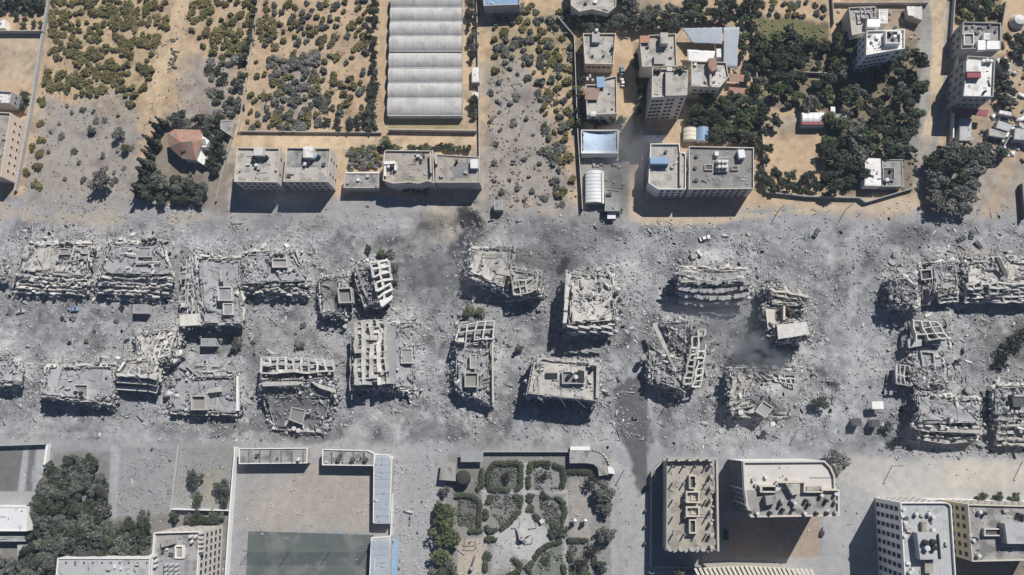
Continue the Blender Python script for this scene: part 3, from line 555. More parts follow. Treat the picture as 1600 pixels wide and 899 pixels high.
def collapse(d, k):
    r = random.Random(300 + k); g = np.random.default_rng(300 + k)
    foot = [P(x, y, 0) for x, y in d['foot']]; ctr = sum(foot, Vector()) / 4; n = d['n']; mat = d['mat']
    root = thing(d['name'], d['label'], 'ruin', loc=(ctr.x, ctr.y, 0)); inv = Vector((-ctr.x, -ctr.y, 0))
    def rel(o): o.location = Vector(o.location) + inv; return o
    hts = []
    for ti, top in enumerate(d['tops']):
        c = [P(*q) for q in top]
        sd_ = 17 * k + ti
        lx = (c[1] - c[0]).length; ly = (c[3] - c[0]).length
        dr = .05 if d.get('rnd') else .1
        rel(link('roof_slab', slab_mesh(c, .35, max(10, int(lx / .95)), max(8, int(ly / .95)), .6, .8 if d.get('walls') else 2.2, dr if d.get('walls') else .2, sd_, (mat, 'broken_edge'), .1 if d.get('walls') else .5, None if d.get('walls') else (lambda U, V: -(.9 + .5 * (k % 3)) * np.sin(U * math.pi) ** 2 * np.sin(V * math.pi) - (k * 7 % 5) * .3 * (1 - V) ** 2)), root))
        ft = foot
        if len(d['tops']) > 1:    # this piece's own share of the footprint
            ft = [Vector((q.x, q.y, 0)) + (Vector((q.x, q.y, 0)) - ctr) * .12 for q in c]
            ft = [Vector((f.x * .75 + foot[i].x * .25, f.y * .75 + foot[i].y * .25, 0)) for i, f in enumerate(ft)]
        for j in range(1, n + 1):
            t = j / (n + .6); sl = d.get('slide', .9); off = Vector((r.uniform(-.5, .5), r.uniform(-.5, .5), 0))
            zt = .42 if d.get('cliff', True) else .1
            q = [Vector((c[i].x + (ft[i].x - c[i].x) * min(1, t * sl * 1.15), c[i].y + (ft[i].y - c[i].y) * min(1, t * sl * 1.15), c[i].z * (1 - t) + zt * c[i].z * t)) + off for i in range(4)]
            bow = r.uniform(.2, .9)
            rel(link('floor_slab', slab_mesh(q, .34, max(8, int(lx / 1.3)), max(6, int(ly / 1.5)), .5, 1.3, .26, sd_ + 31 * j, (mat, 'broken_edge'), .3, lambda U, V: -bow * np.sin(U * math.pi) * .8), root))
            # crumpled facade strips between floors
            for ei, (e0, e1) in enumerate(((3, 2), (3, 2), (3, 0), (2, 1), (0, 1))):
                if ei == 1 or (ei > 1 and r.random() < .45): continue
                rb = ribbon(q[e0], q[e1], ctr, r, sd_ + j * 3 + ei); 
                for me_ in rb: rel(link('facade_band', me_, root))
            for (e0, e1) in ((3, 2), (3, 0), (2, 1), (0, 1)):
                L = (q[e1] - q[e0]).length; m = int(L / (5 if e0 == 3 and e1 == 2 else 7))
                for s in range(m):
                    if r.random() < .3: continue
                    u = (s + .5 + r.uniform(-.3, .3)) / m; pp = q[e0].lerp(q[e1], u); e = (q[e1] - q[e0]).normalized()
                    outw = (pp - ctr); outw.z = 0; outw.normalize()
                    lay = r.uniform(.3, 1.35)
                    o = link('wall_panel', r.choice(PAN), root, pp + outw * r.uniform(-.2, .6) + Vector((0, 0, r.uniform(.2, .8))))
                    o.rotation_euler = (lay, r.uniform(-.2, .2), math.atan2(e.y, e.x) + r.uniform(-.25, .25)); rel(o); sc = r.uniform(.7, 1.15); o.scale = (sc, sc, sc)
        # rubble squeezed out of the layers
        N = 700
        e = g.integers(0, 4, N); u = g.uniform(0, 1, N); tt = g.uniform(.05, 1, N) ** .8; ca = np.array([list(v) for v in c]); fa = np.array([[v.x, v.y, 0] for v in ft])
        e2 = (e + 1) % 4; A = ca[e] * (1 - u)[:, None] + ca[e2] * u[:, None]; B = fa[e] * (1 - u)[:, None] + fa[e2] * u[:, None]
        q = A * (1 - tt)[:, None] + B * tt[:, None]; q[:, :2] += g.normal(0, .9, (N, 2)); s = g.lognormal(-.65, .5, N)
        me = scatter_mesh('rubble', q[:, 0], q[:, 1], q[:, 2] + .1, s * g.uniform(.7, 1.8, N), s, s * g.uniform(.3, .7, N), .5, g, g.uniform(.1, 1, N))
        tag(rel(link('rubble', me, root)), kind='stuff')
        N = 380; uu = g.uniform(0, 1, N); vv = g.uniform(0, 1, N); ca = np.array([list(v) for v in c]); q = (ca[0] * ((1 - uu) * (1 - vv))[:, None] + ca[1] * (uu * (1 - vv))[:, None] + ca[2] * (uu * vv)[:, None] + ca[3] * ((1 - uu) * vv)[:, None])
        kk = fbm(q[:, 0] / 3, q[:, 1] / 3, sd_, 2) > d.get('clean', .47) + .07; q = q[kk]; s = g.lognormal(-1.15, .5, len(q)); n_ = len(q)
        tag(rel(link('roof_rubble', scatter_mesh('roof_rubble', q[:, 0], q[:, 1], q[:, 2] + .25, s * g.uniform(.7, 3, n_), s, s * g.uniform(.3, .9, n_), .5, g, g.uniform(.1, 1, n_)), root)), kind='stuff')
        # two more dark storeys inside the pile
        for zf in (.28, .1):
            qq = [Vector((ctr.x + (ft[i].x - ctr.x) * .93, ctr.y + (ft[i].y - ctr.y) * .93, c[i].z * zf + .3)) for i in range(4)]
            rel(link('floor_slab', slab_mesh(qq, .34, 8, 6, .4, 1.0, .1, sd_ + 7, (mat, 'broken_edge'), .2), root))
        # broken strips and parapet remnants on the roof slab
        for s in range(4 if d.get('clean') else 8 if d.get('walls') else 12):
            u, v = r.uniform(.05, .95), r.uniform(.05, .95); pp = bil(c, u, v)
            o = link('broken_slab', r.choice(CHM[r.choice((0, 0, 1, 2))]), root, pp + Vector((0, 0, .5))); o.rotation_euler = (r.gauss(0, .2), r.gauss(0, .2), r.uniform(0, 6.28))
            sc = r.uniform(.4, 1.1); o.scale = (sc * r.uniform(.8, 2.4), sc, sc * 1.2); rel(o)
        for i in range(4):
            i2 = (i + 1) % 4; m = 9
            for s in range(m):
                if r.random() < (.12 if d.get('walls') else .35): continue
                a = c[i].lerp(c[i2], s / m); bb = c[i].lerp(c[i2], (s + .93) / m); inn = (sum(c, Vector()) / 4)
                a = a + (inn - a) * .05; bb = bb + (inn - bb) * .05
                b = MB(); b.bar(a + Vector((0, 0, r.uniform(.25, .6))), bb + Vector((0, 0, r.uniform(.25, .6))), .25, r.uniform(.5, .9)); rel(b.build('parapet', 'broken_edge' if mat != 'pale_slab' else 'pale_panel', root))
        # rods
        b = MB()
        for s in range(26):
            u, v = r.uniform(0, 1), r.uniform(0, 1); pp = bil(c, u, v); a = r.uniform(0, 6.28); L = r.uniform(1.5, 6)
            b.bar(pp + Vector((0, 0, .6)), pp + Vector((math.cos(a) * L, math.sin(a) * L, r.uniform(.1, 1.2))), .13, .13)
        tag(rel(b.build('bent_rods', 'rebar', root)), kind='stuff')
    # slabs thrown out around the foot
    for s in range(16):
        e = r.choice((0, 0, 1, 3, 2)); u = r.random(); q = foot[e].lerp(foot[(e + 1) % 4], u); outw = (q - ctr).normalized()
        q = q + outw * r.uniform(-1.0, 3.5); z = Hs(q.x, q.y)
        o = link('broken_slab', r.choice(CHM[r.choice((0, 1, 2, 0))]), root, (q.x, q.y, z + r.uniform(.1, .6)))
        o.rotation_euler = (r.gauss(0, .35), r.gauss(0, .35), r.uniform(0, 6.28)); sc = r.uniform(.5, 1.4); o.scale = (sc * r.uniform(.8, 2.2), sc, sc * .8); rel(o)
    if d.get('walls'):
        c = [P(*q) for q in d['tops'][0]]
        for i in range(4):
            i2 = (i + 1) % 4; b = MB(); a, e = c[i], c[i2]; m = 6
            for s in range(m):
                p0 = a.lerp(e, s / m); p1 = a.lerp(e, (s + 1) / m)
                b.bar(p0 + Vector((0, 0, -.9)), p1 + Vector((0, 0, -.9)), .3, 1.2); b.bar(p0 + Vector((0, 0, -4.4)), p1 + Vector((0, 0, -4.4)), .3, 1.5)
                b.bar(p0 + Vector((0, 0, -8.5)), p0, .5, .5)
            rel(b.build('outer_wall', 'wall_grey', root))
    DOBJ.append((root, rel)); return root, rel
for k, d in enumerate(DEST): collapse(d, k)
def onto(k): root, rel = DOBJ[k]; return root
def rel_children(k, fn):
    """build extra world-space parts on ruin k, then move them into its frame"""
    root, rel = DOBJ[k]; before = set(bpy.data.objects); fn(root)
    for o in set(bpy.data.objects) - before:
        if o.parent is root: rel(o)
def tank(parent, px, py, z, mat='tank_black', r=.75, h=1.5, axis='Z', name='water_tank'):
    q = P(px, py, z); b = MB(); b.cyl((q.x, q.y, q.z) if axis == 'Z' else (q.x, q.y, q.z + r), r, h, 12, 0, .06 if axis == 'Z' else 0, axis); return b.build(name, mat, parent)
X = rel_children
X(0, lambda p: (ring_box(p, rect(92, 388, 108, 398), 6, 1.2), tank(p, 98, 384, 6.5), tank(p, 108, 382, 6), tank(p, 112, 384, 6, r=.6), lattice(p, [(116, 388, 7), (138, 390, 7), (138, 408, 7), (110, 408, 7)], 2, 3, .5, .5, backdrop=False, skip=.3)))
X(1, lambda p: (tank(p, 228, 378, 6.5), tank(p, 236, 376, 6.5), tank(p, 243, 375, 5), ring_box(p, rect(216, 386, 236, 402), 6.2, .9), pbox(p, 'roof_beam', [(212, 409), (250, 408), (250, 410), (212, 411)], 7, 7.6, 'pale_panel'), pbox(p, 'white_sheet', [(193, 394), (212, 396), (212, 399), (194, 396)], 7.1, 7.3, 'sheet_white')))
X(2, lambda p: (ring_box(p, rect(340, 448, 362, 470), 8, 1.6, mat='pale_panel'), ring_box(p, rect(348, 474, 364, 492), 8, 1.0, mat='pale_panel'), pbox(p, 'roof_wall', rect(344, 420, 347, 440), 7, 8.6, 'pale_panel'), pbox(p, 'edge_slab', [(280, 492), (312, 490), (312, 508), (281, 510)], 6.5, 7.6, 'pale_panel'),
    lattice(p, [(284, 410, 2.6), (300, 408, 3), (300, 490, 5), (280, 490, 5)], 2, 9, .35, .5, 'broken_edge', skip=.3, seed=3)))
X(3, lambda p: (ring_box(p, rect(425, 404, 448, 418), 6.2, 1.6, mat='wall_cream'), tank(p, 432, 401, 6.2), tank(p, 440, 400, 6.2)))
X(4, lambda p: ring_box(p, [(527, 450), (549, 449), (551, 473), (529, 474)], 5, 3.2, .5, 'pale_panel', 'dark_slab'))
X(5, lambda p: (lattice(p, [(578, 411, 12.5), (608, 408, 9), (612, 462, 8), (594, 478, 12.5)], 2, 6, .75, 1.3, 'frame_white', seed=5, fill=.15), pbox(p, 'leaning_wall', [(553, 415), (575, 420), (592, 470), (572, 466)], 8.2, 9, 'roof_grey'), pbox(p, 'white_cap', [(592, 470), (614, 462), (612, 468), (597, 480)], 11, 12.4, 'wall_white')))
X(6, lambda p: (lattice(p, [(800, 440, 8.6), (831, 436, 8.6), (834, 456, 8.6), (803, 462, 8.6)], 3, 2, .5, .8, 'pale_panel', seed=8), pbox(p, 'tilted_slab', [(772, 420), (800, 424), (798, 432), (776, 428)], 7, 7.5, 'pale_slab'), pbox(p, 'dark_hollow', [(784, 436), (800, 430), (804, 446), (790, 452)], 6, 7.1, 'leaf_burnt')))  # hollow drawn as one dark block between the two roof pieces
X(7, lambda p: (pbox(p, 'edge_wall', [(884, 430), (890, 430), (885, 508), (879, 508)], 1, 11.2, 'pale_panel'), [pbox(p, 'edge_wall', [(886 - k * 1.6, 428 + k * 20), (892 - k * 1.6, 429 + k * 20), (890 - k * 1.6, 445 + k * 20), (884 - k * 1.6, 445 + k * 20)], 10, 10.5 + k * .8, 'frame_white') for k in range(4)], [pbox(p, 'white_ledge', [(886 + k * 18, y), (903 + k * 18, y + 3), (903 + k * 18, y + 6.5), (886 + k * 18, y + 3)], z_ - .8, z_, 'frame_white') for y, z_ in ((508, 13.6), (517, 10.5)) for k in range(4)], tank(p, 962, 460, 7, r=.9), tank(p, 968, 470, 7, r=.9), tank(p, 960, 482, 6, r=1), tank(p, 969, 488, 6), tank(p, 964, 500, 5, mat='tank_white', r=.8)))
def bands8(p):
    for j, (y0, y1, z0) in enumerate(((423, 431, 12.2), (435, 442, 12), (446, 452, 10.6), (456, 462, 9), (468, 472, 6))):
        b = MB(); m = 22
        for s in range(m):
            if rnd.random() < .07: continue
            z0 = z0 + rnd.uniform(-.22, .22); y0 = y0 + rnd.uniform(-.45, .45); y1 = y0 + rnd.uniform(4.2, 7.5)
            u0, u1 = s / m, (s + 1.05) / m; s0 = math.sin(u0 * 3.14) * 5; s1 = math.sin(u1 * 3.14) * 5
            q = [P(1060 + 106 * u0, y0 + s0, z0), P(1060 + 106 * u1, y0 + s1, z0), P(1060 + 106 * u1, y1 + s1, z0 - .7), P(1060 + 106 * u0, y1 + s0, z0 - .7)]
            b.hexa([v - Vector((0, 0, .5)) for v in (q[3], q[2], q[1], q[0])], [q[3], q[2], q[1], q[0]])
        b.build('facade_band', 'frame_white' if j < 4 else 'wall_grey', p)
X(8, bands8)
X(9, lambda p: (lattice(p, [(1203, 452, 11), (1262, 464, 12), (1262, 470, 11), (1203, 458, 10)], 5, 1, .7, .6, 'wall_cream', backdrop=False, seed=2), tank(p, 1232, 486, 9), tank(p, 1238, 488, 9), tank(p, 1234, 492, 9), pbox(p, 'tan_wall', rect(1224, 478, 1227, 500), 8, 12, 'wall_beige'), pbox(p, 'roof_panel', [(1196, 482), (1211, 484), (1213, 512), (1200, 516)], 10.2, 10.6, 'wall_cream'), pbox(p, 'roof_panel', [(1214, 508), (1260, 503), (1265, 522), (1216, 530)], 14.0, 14.3, 'frame_white')))
X(10, lambda p: (pbox(p, 'white_sheet', [(1409, 428), (1414, 428), (1428, 436), (1424, 438)], 8.6, 8.8, 'sheet_white'), ring_box(p, [(1438, 422), (1456, 420), (1458, 436), (1440, 438)], 7, 2, .4, 'broken_edge', 'tank_black'), lattice(p, [(1442, 452, 6), (1462, 445, 8), (1452, 475, 4), (1440, 478, 3)], 4, 1, .35, .35, 'pale_panel', backdrop=False), lattice(p, [(1464, 450, 8), (1494, 446, 8), (1496, 470, 5), (1468, 474, 5)], 2, 4, .7, .5, 'pale_panel', seed=4)))
X(11, lambda p: (lattice(p, [(1510, 444, 9), (1615, 442, 9), (1615, 470, 4.5), (1508, 472, 4.5)], 9, 4, .8, .7, 'pale_panel', seed=6, skip=.12), pbox(p, 'dark_slot', [(1556, 402), (1562, 402), (1576, 430), (1570, 432)], 7, 8.2, 'metal_dark')))
X(12, lambda p: (ring_box(p, rect(115, 601, 137, 628), 5, 1.8, .35, 'pale_panel', 'dark_slab'), tank(p, 121, 614, 5.5), tank(p, 129, 615, 5.5), tank(p, 122, 622, 5.5), tank(p, 131, 622, 5.5), pbox(p, 'roof_patch', [(80, 577), (96, 577), (84, 626), (70, 622)], 6.8, 7.1, 'sheet_grey')))
def white13(p):
    for j, (y0, y1, z0) in enumerate(((583, 588, 10), (593, 598, 7.6), (604, 609, 5))):
        pbox(p, 'balcony_front', [(182, y0), (229, y0 + 3), (229, y1 + 3), (182, y1)], z0 - .9, z0, 'frame_white')
        pbox(p, 'balcony_front', [(233, y0 + 2), (248, y0 - 2), (244, y1 + 6), (232, y1 + 3)], z0 - .7, z0 - .1, 'pale_panel')
    pbox(p, 'edge_wall', [(183, 580), (186, 580), (196, 566), (193, 565)], 9.5, 10.6, 'wall_white')
    pbox(p, 'orange_roof_piece', [(216, 526), (228, 524), (226, 531), (214, 532)], 3, 3.6, 'orange_cloth')
    pbox(p, 'roof_plate', [(262, 516), (276, 514), (262, 556), (246, 556)], 3.6, 4, 'pale_slab')
    for (x, y) in ((232, 534), (239, 530), (236, 540), (243, 536)): tank(p, x, y, 3.4)
    lattice(p, [(250, 520, 6), (276, 516, 6), (262, 556, 7.6), (240, 560, 7.6)], 3, 4, .45, .6, 'frame_white', seed=31, skip=.2)
    b = MB(); b.bar(P(286, 526, 2.5), P(248, 592, 3), .4, .3); b.bar(P(262, 522, 4), P(240, 556, 4), .3, .3); b.build('long_beam', 'pale_panel', p)
X(13, white13)
X(14, lambda p: (ring_box(p, rect(298, 618, 321, 641), 3.4, 3, .45, 'pale_panel', 'roof_stained'), pbox(p, 'white_edge_wall', [(369, 588), (372, 588), (373, 642), (369, 642)], 4, 5, 'wall_white'), pbox(p, 'tilted_slab', [(325, 608), (345, 604), (347, 612), (330, 614)], 4.4, 5, 'pale_slab'), lattice(p, [(280, 570, 3), (368, 572, 3), (366, 590, 4), (300, 588, 4)], 7, 2, .4, .4, 'broken_edge', backdrop=False, skip=.35)))
X(15, lambda p: (lattice(p, [(410, 558, 7), (520, 562, 6), (522, 580, 8), (408, 583, 9.5)], 9, 2, .6, 1.1, 'pale_panel', seed=12, fill=.5, skip=.12, back='ash_slab'), pbox(p, 'facade_band', [(410, 597), (462, 596), (478, 598), (462, 602), (410, 604)], 8.6, 9.6, 'pale_panel'), pbox(p, 'facade_band', [(485, 596), (504, 602), (524, 608), (524, 614), (500, 607)], 7.6, 8.6, 'pale_panel'), ring_box(p, [(456, 636), (478, 641), (472, 664), (451, 656)], 3.4, 1.1, .35, 'pale_panel', 'dark_slab'), tank(p, 461, 670, 1.4, 'tank_white', .9), tank(p, 468, 673, 1.4, 'tank_white', .9)))
X(16, lambda p: (lattice(p, [(557, 502, 9), (602, 500, 8), (606, 600, 8), (556, 602, 9.5)], 4, 10, 1.5, .9, 'pale_panel', seed=14, wv=.35, fill=.5, back='pale_slab'), lattice(p, [(549, 530, 5), (553, 530, 5), (553, 610, 5), (548, 610, 5)], 1, 6, .5, 1, 'pale_panel', backdrop=False), pbox(p, 'floor_strip', [(604, 508), (618, 510), (618, 600), (608, 600)], 7, 7.6, 'ash_slab'), ring_box(p, rect(626, 545, 644, 568), 3.2, 1.1, .3, 'pale_panel', 'ash_slab')))
X(17, lambda p: (lattice(p, [(719, 508, 7.5), (773, 502, 6.5), (770, 529, 7.5), (711, 533, 8.5)], 4, 2, .4, 1.4, 'frame_white', seed=15, fill=.1), ring_box(p, rect(726, 582, 747, 605), 6, 2.4, .4, 'pale_panel', 'roof_stained'), ring_box(p, rect(734, 553, 744, 576), 6, 1.2, .3, 'pale_panel', 'ash_slab'), pbox(p, 'side_wall', [(768, 530), (771, 530), (772, 630), (769, 630)], 5, 6.6, 'pale_panel')))
X(18, lambda p: (pbox(p, 'roof_opening', rect(852, 583, 871, 591), 10.4, 10.75, 'tank_black'), ring_box(p, [(878, 580), (912, 580), (911, 600), (878, 600)], 10.3, 1.6, .4, 'pale_slab', 'dark_slab'), pbox(p, 'roof_opening', [(903, 578), (913, 580), (913, 598), (904, 597)], 10.4, 12.2, 'tank_black'), tank(p, 889, 588, 11.5), tank(p, 895, 582, 11.5, 'tank_white', .6), tank(p, 900, 590, 11.5, 'tank_white', .8), tank(p, 926, 574, 10.3), pbox(p, 'parapet_wall', [(920, 566), (937, 567), (935, 622), (931, 622), (932, 572), (921, 571)], 10.2, 11.3, 'broken_edge')))
def ladder19(p):
    lattice(p, [(1079, 545, 8), (1089, 545, 8), (1080, 600, 8), (1068, 600, 8)], 1, 6, .7, 1.2, 'pale_panel', backdrop=False)
    lattice(p, [(1080, 505, 7), (1102, 505, 7), (1100, 560, 7.5), (1084, 560, 8)], 2, 5, .6, .9, 'pale_panel', skip=.2, seed=16)
    lattice(p, [(1092, 560, 7), (1102, 556, 6), (1094, 604, 6), (1082, 606, 7)], 1, 5, .6, .8, 'pale_panel', backdrop=True, seed=19)
    b = MB(); b.bar(P(1022, 506, 7), P(1040, 545, 8), 1.6, .6); b.bar(P(1040, 545, 8), P(1056, 582, 6), 1.0, .6); b.build('diagonal_beam', 'pale_slab', p)
    for x, y in ((1004, 560), (1012, 572), (1020, 554)): tank(p, x, y, 2.5, 'roof_grey', 1.2, 2.6, 'X' if x == 1020 else 'Z')
X(19, ladder19)
X(20, lambda p: (ring_box(p, [(1192, 626), (1209, 637), (1196, 653), (1180, 643)], 5, 1.3, .35, 'pale_panel', 'ash_slab'), lattice(p, [(1168, 576, 6), (1246, 584, 5), (1244, 602, 5), (1190, 592, 6)], 7, 2, .4, .5, 'pale_panel', skip=.2, seed=18), tank(p, 1206, 663, 4, 'tank_white', 1), tank(p, 1156, 645, 5, 'tank_white', 1)))
X(21, lambda p: (lattice(p, [(1426, 502, 5), (1462, 504, 5), (1480, 528, 6), (1430, 534, 7)], 3, 3, .4, 2.2, 'frame_white', seed=20), pbox(p, 'grey_wall', [(1418, 530), (1440, 528), (1442, 540), (1420, 544)], 4.5, 5.4, 'sheet_grey'), pbox(p, 'grey_wall', [(1446, 528), (1470, 527), (1470, 538), (1446, 540)], 4.5, 5.2, 'roof_grey'), ring_box(p, [(1438, 548), (1460, 550), (1462, 570), (1442, 573)], 2.6, 2.2, .5, 'broken_edge', 'ash_slab'), lattice(p, [(1400, 570, 4), (1420, 572, 4), (1422, 604, 5), (1398, 600, 5)], 3, 2, .4, 1, 'broken_edge', seed=21)))
X(22, lambda p: (pbox(p, 'facade_band', [(1430, 666), (1450, 668), (1534, 672), (1536, 678), (1450, 674), (1430, 671)], 6.2, 7.2, 'pale_slab'), pbox(p, 'facade_band', [(1438, 682), (1480, 688), (1526, 684), (1524, 690), (1480, 694), (1440, 688)], 3.2, 4.2, 'pale_slab'), tank(p, 1503, 664, 6.5), tank(p, 1516, 663, 6.5), tank(p, 1512, 610, 3, 'roof_grey', 1.4, 1)))
X(23, lambda p: (pbox(p, 'dark_room', [(1581, 617), (1600, 615), (1600, 636), (1584, 636)], 6, 8.6, 'metal_dark'), pbox(p, 'room_wall', [(1584, 617), (1640, 615), (1640, 619), (1586, 620)], 6, 9, 'pale_slab'), lattice(p, [(1560, 655, 6.5), (1640, 652, 6.5), (1640, 694, 3), (1556, 696, 3)], 6, 4, .8, .7, 'pale_slab', skip=.15, seed=22)))
print('ruins', time.time() - T0)
# ------------------------------------------------------------------ debris field
g = np.random.default_rng(5)
def cand(n):
    x = g.uniform(-250, 235, n); y = g.uniform(-62, 130, n); px, py = to_px(x, y)
    k = (px > -20) & (px < 1620) & (py < 905); return x[k], y[k], px[k], py[k]
NOGO = [rect(372, 726, 588, 899), rect(1012, 715, 1130, 899), [(1135, 715), (1310, 715), (1310, 899), (1135, 899)], rect(60, 700, 180, 899)]
def density(x, y, px, py):
    b = sstep(12, -20, sdp(px, py, ROUGH)); dd = dest_dist(x, y)
    den = b * (.10 + .25 * fbm(x / 14, y / 14, 8) ** 2 * 2.2) + 1.0 * sstep(11, 0, dd) + .25 * sstep(26, 6, dd)
    den = np.where((py > 690) & (px < 1010), .055 + .10 * ((px > 610) & (px < 700)), den); den = np.where((py > 715) & (px >= 1010), .05, den)
    den = np.where(dd < -1, den * .5, den); den = np.where(sdp(px, py, LATE[0][0]) < 2, den * .35, den)
    den = den * (.35 + 1.3 * sstep(.35, .65, fbm(x / 6, y / 6, 44))) + .9 * (sdp(px, py, [(205, 505), (292, 498), (288, 540), (262, 590), (205, 565)]) < 4)
    strip = sstep(30, 0, abs(py - 335)); den = np.maximum(den, .10 * strip)
    # the swept street and the open lot stay cleaner
    for poly, f in (([(1320, 715), (1700, 712), (1700, 780), (1320, 780)], .25), ([(0, 655), (330, 665), (330, 695), (0, 695)], .35), ([(470, 330), (720, 330), (700, 470), (620, 480), (600, 400)], .5)):
        den = np.where(sdp(px, py, poly) < 0, den * f, den)
    for poly in NOGO: den = np.where(sdp(px, py, poly) < 0, .015, den)
    return den
def field(n, s0, s1, flat, tilt, aspect, dscale, tone, name, label, mat='rubble'):
    x, y, px, py = cand(n); k = g.uniform(0, 1, len(x)) < density(x, y, px, py) * dscale; x, y = x[k], y[k]
    s = np.exp(g.uniform(math.log(s0), math.log(s1), len(x)) ); s = s0 * (s1 / s0) ** (g.uniform(0, 1, len(x)) ** 2.2)
    z = height(x, y) + s * flat * .3
    me = scatter_mesh(name, x, y, z, s * aspect * g.uniform(.7, 1.4, len(x)), s * g.uniform(.5, 1, len(x)), s * flat * g.uniform(.5, 1.2, len(x)), tilt, g, tone(len(x)), mat)
    print(name, len(x)); return tag(link(name, me), label, kind='stuff')
field(230000, .15, .62, .45, .5, 1.5, .9, lambda n: g.uniform(.05, 1, n), 'small_rubble', 'small broken concrete chunks strewn over the bombed ground')
field(5500, .6, 1.5, .22, .2, 1.9, .6, lambda n: g.uniform(.1, .95, n) , 'large_rubble', 'larger concrete lumps and plates strewn among the ruins')
field(40000, .1, .2, 1, .12, 14, .42, lambda n: np.where(g.uniform(0, 1, n) < .5, g.uniform(.0, .2, n), g.uniform(.6, 1, n)), 'scattered_rods', 'thin rods, pipes and splinters lying on the ash')
field(6000, .2, .34, 1, .08, 13, .4, lambda n: np.where(g.uniform(0, 1, n) < .45, g.uniform(.0, .2, n), g.uniform(.6, 1, n)), 'fallen_beams', 'longer beams, pipes and strips lying among the rubble')
field(16000, .2, .5, .8, .4, 1.3, .34, lambda n: g.uniform(1.0, 1.25, n), 'pale_fragments', 'near-white fragments sprinkled on the ash')
field(9000, .3, 1.2, .35, .4, 1.4, .35, lambda n: np.zeros(n) - .55, 'charred_scraps', 'charred dark scraps scattered on the ash')
for nm_, mt_, lb_ in (('tan_scraps', 'wall_beige', 'scattered tan wall and tile pieces among the grey rubble'), ('coloured_scraps', 'tarp_blue', 'scattered bluish cloth and plastic scraps among the rubble'), ('rusty_scraps', 'tile_red', 'scattered rusty red scraps among the rubble')):
    field(5000 if mt_ == 'wall_beige' else 900, .2, .8, .3, .3, 1.6, .25, lambda n: np.ones(n) * .6, nm_, lb_, mt_)
print('debris', time.time() - T0)
# ------------------------------------------------------------------ intact buildings
WINM = {}
def win_mesh(w, h, fr='wall_white'):
    key = (w, h, fr)
    if key not in WINM:
        b = MB(); t = .09      # faces -Y (outward)
        for c, sz in (((-w / 2, -.05, 0), (t, .14, h + t)), ((w / 2, -.05, 0), (t, .14, h + t)), ((0, -.05, h / 2), (w - t, .14, t)), ((0, -.1, -h / 2), (w + .3, .3, t))): b.box(c, sz)
        p = MB(); p.box((0, -.02, 0), (w - t, .05, h - t))
        WINM[key] = (b.mesh('window', 'wall_grey' if fr == 'wall_white' else fr), p.mesh('pane', 'glass'))
    return WINM[key]
def windows(root, poly_w, edge, cols, rows, h, w=1.3, hh=1.3, z0=1.9, dz=None, fr='wall_white', u0=.06, u1=.94, skip=(), loc=Vector()):
    n = len(poly_w); a = Vector((*poly_w[edge], 0)); b = Vector((*poly_w[(edge + 1) % n], 0)); e = (b - a).normalized()
    out = Vector((-e.y, e.x, 0))        # clockwise outline (world): outside is to the left
    area = sum(poly_w[i][0] * poly_w[(i + 1) % n][1] - poly_w[(i + 1) % n][0] * poly_w[i][1] for i in range(n))
    if area > 0: out = -out
    dz = dz or h / max(rows, 1)
    ang = math.atan2(out.y, out.x) + math.pi / 2
    wm, pm = win_mesh(w, hh, fr)
    for r_ in range(rows):
        for c_ in range(cols):
            if (c_, r_) in skip: continue
            p = a.lerp(b, u0 + (u1 - u0) * (c_ + .5) / cols) + Vector((0, 0, z0 + r_ * dz)) - loc
            o = link('window', wm, root, p + out * .004, (0, 0, ang)); link('pane', pm, o)
def house(name, label, cat, roof, h, wall='wall_cream', roofm='roof_grey', par=.9, wins=(), group=None, parmat=None, pt=.28, shift=None, name_wall='wall'):
    w = W2(roof, h); cx = sum(p[0] for p in w) / len(w); cy = sum(p[1] for p in w) / len(w)
    root = thing(name, label, cat, group, (cx, cy, 0)); w = [(x - cx, y - cy) for x, y in w]
    b = MB(); b.prism(w, -.3, h); b.build(name_wall, wall, root)
    ins = inset(w, pt + .01); b = MB(); b.prism(ins, h - .1, h + .05); b.build('roof', roofm, root)
    if par:
        b = MB(); n = len(w); wo = inset(w, -.04)
        for i in range(n): j = (i + 1) % n; b.prism([wo[i], wo[j], ins[j], ins[i]], h - .2, h + par)
        b.build('parapet', parmat or wall, root)
    for q in wins: windows(root, w, *q[0], h=h, **q[1])
    gq = np.random.default_rng(abs(hash(label)) % 9999 if False else len(label) * 131 + int(abs(cx))); lo = np.min(np.array(ins), 0); hi = np.max(np.array(ins), 0); N = min(260, int(12 + (hi - lo).prod() * .16)); q = gq.uniform(lo, hi, (N, 2)); q = q[sdp(q[:, 0], q[:, 1], ins) < -.3]; q = q[fbm((q[:, 0] + cx) / 4, (q[:, 1] + cy) / 4, 9, 2) > .42]; n_ = len(q)
    rr_ = random.Random(n_); px_, py_ = (hi - lo) / 2
    for _k in range(3 if px_ * py_ > 25 else 1): a_ = Vector((rr_.uniform(-.7, .3) * px_, rr_.uniform(-.7, .6) * py_, h + .14)); b = MB(); b.bar(a_, a_ + Vector((rr_.uniform(.2, .55) * px_, 0, 0)) if rr_.random() < .5 else a_ + Vector((0, rr_.uniform(.1, .3) * py_, 0)), .14, .14); b.build('roof_pipe', rr_.choice(('metal_dark', 'wall_white')), root)
    if n_ > 3: s = gq.lognormal(-1.5, .5, n_); tag(link('roof_debris', scatter_mesh('roof_debris', q[:, 0], q[:, 1], np.full(n_, h + .1), s * gq.uniform(1, 4, n_), s, s * .6, .1, gq, gq.uniform(.0, 1, n_)), root), kind='stuff')
    return root
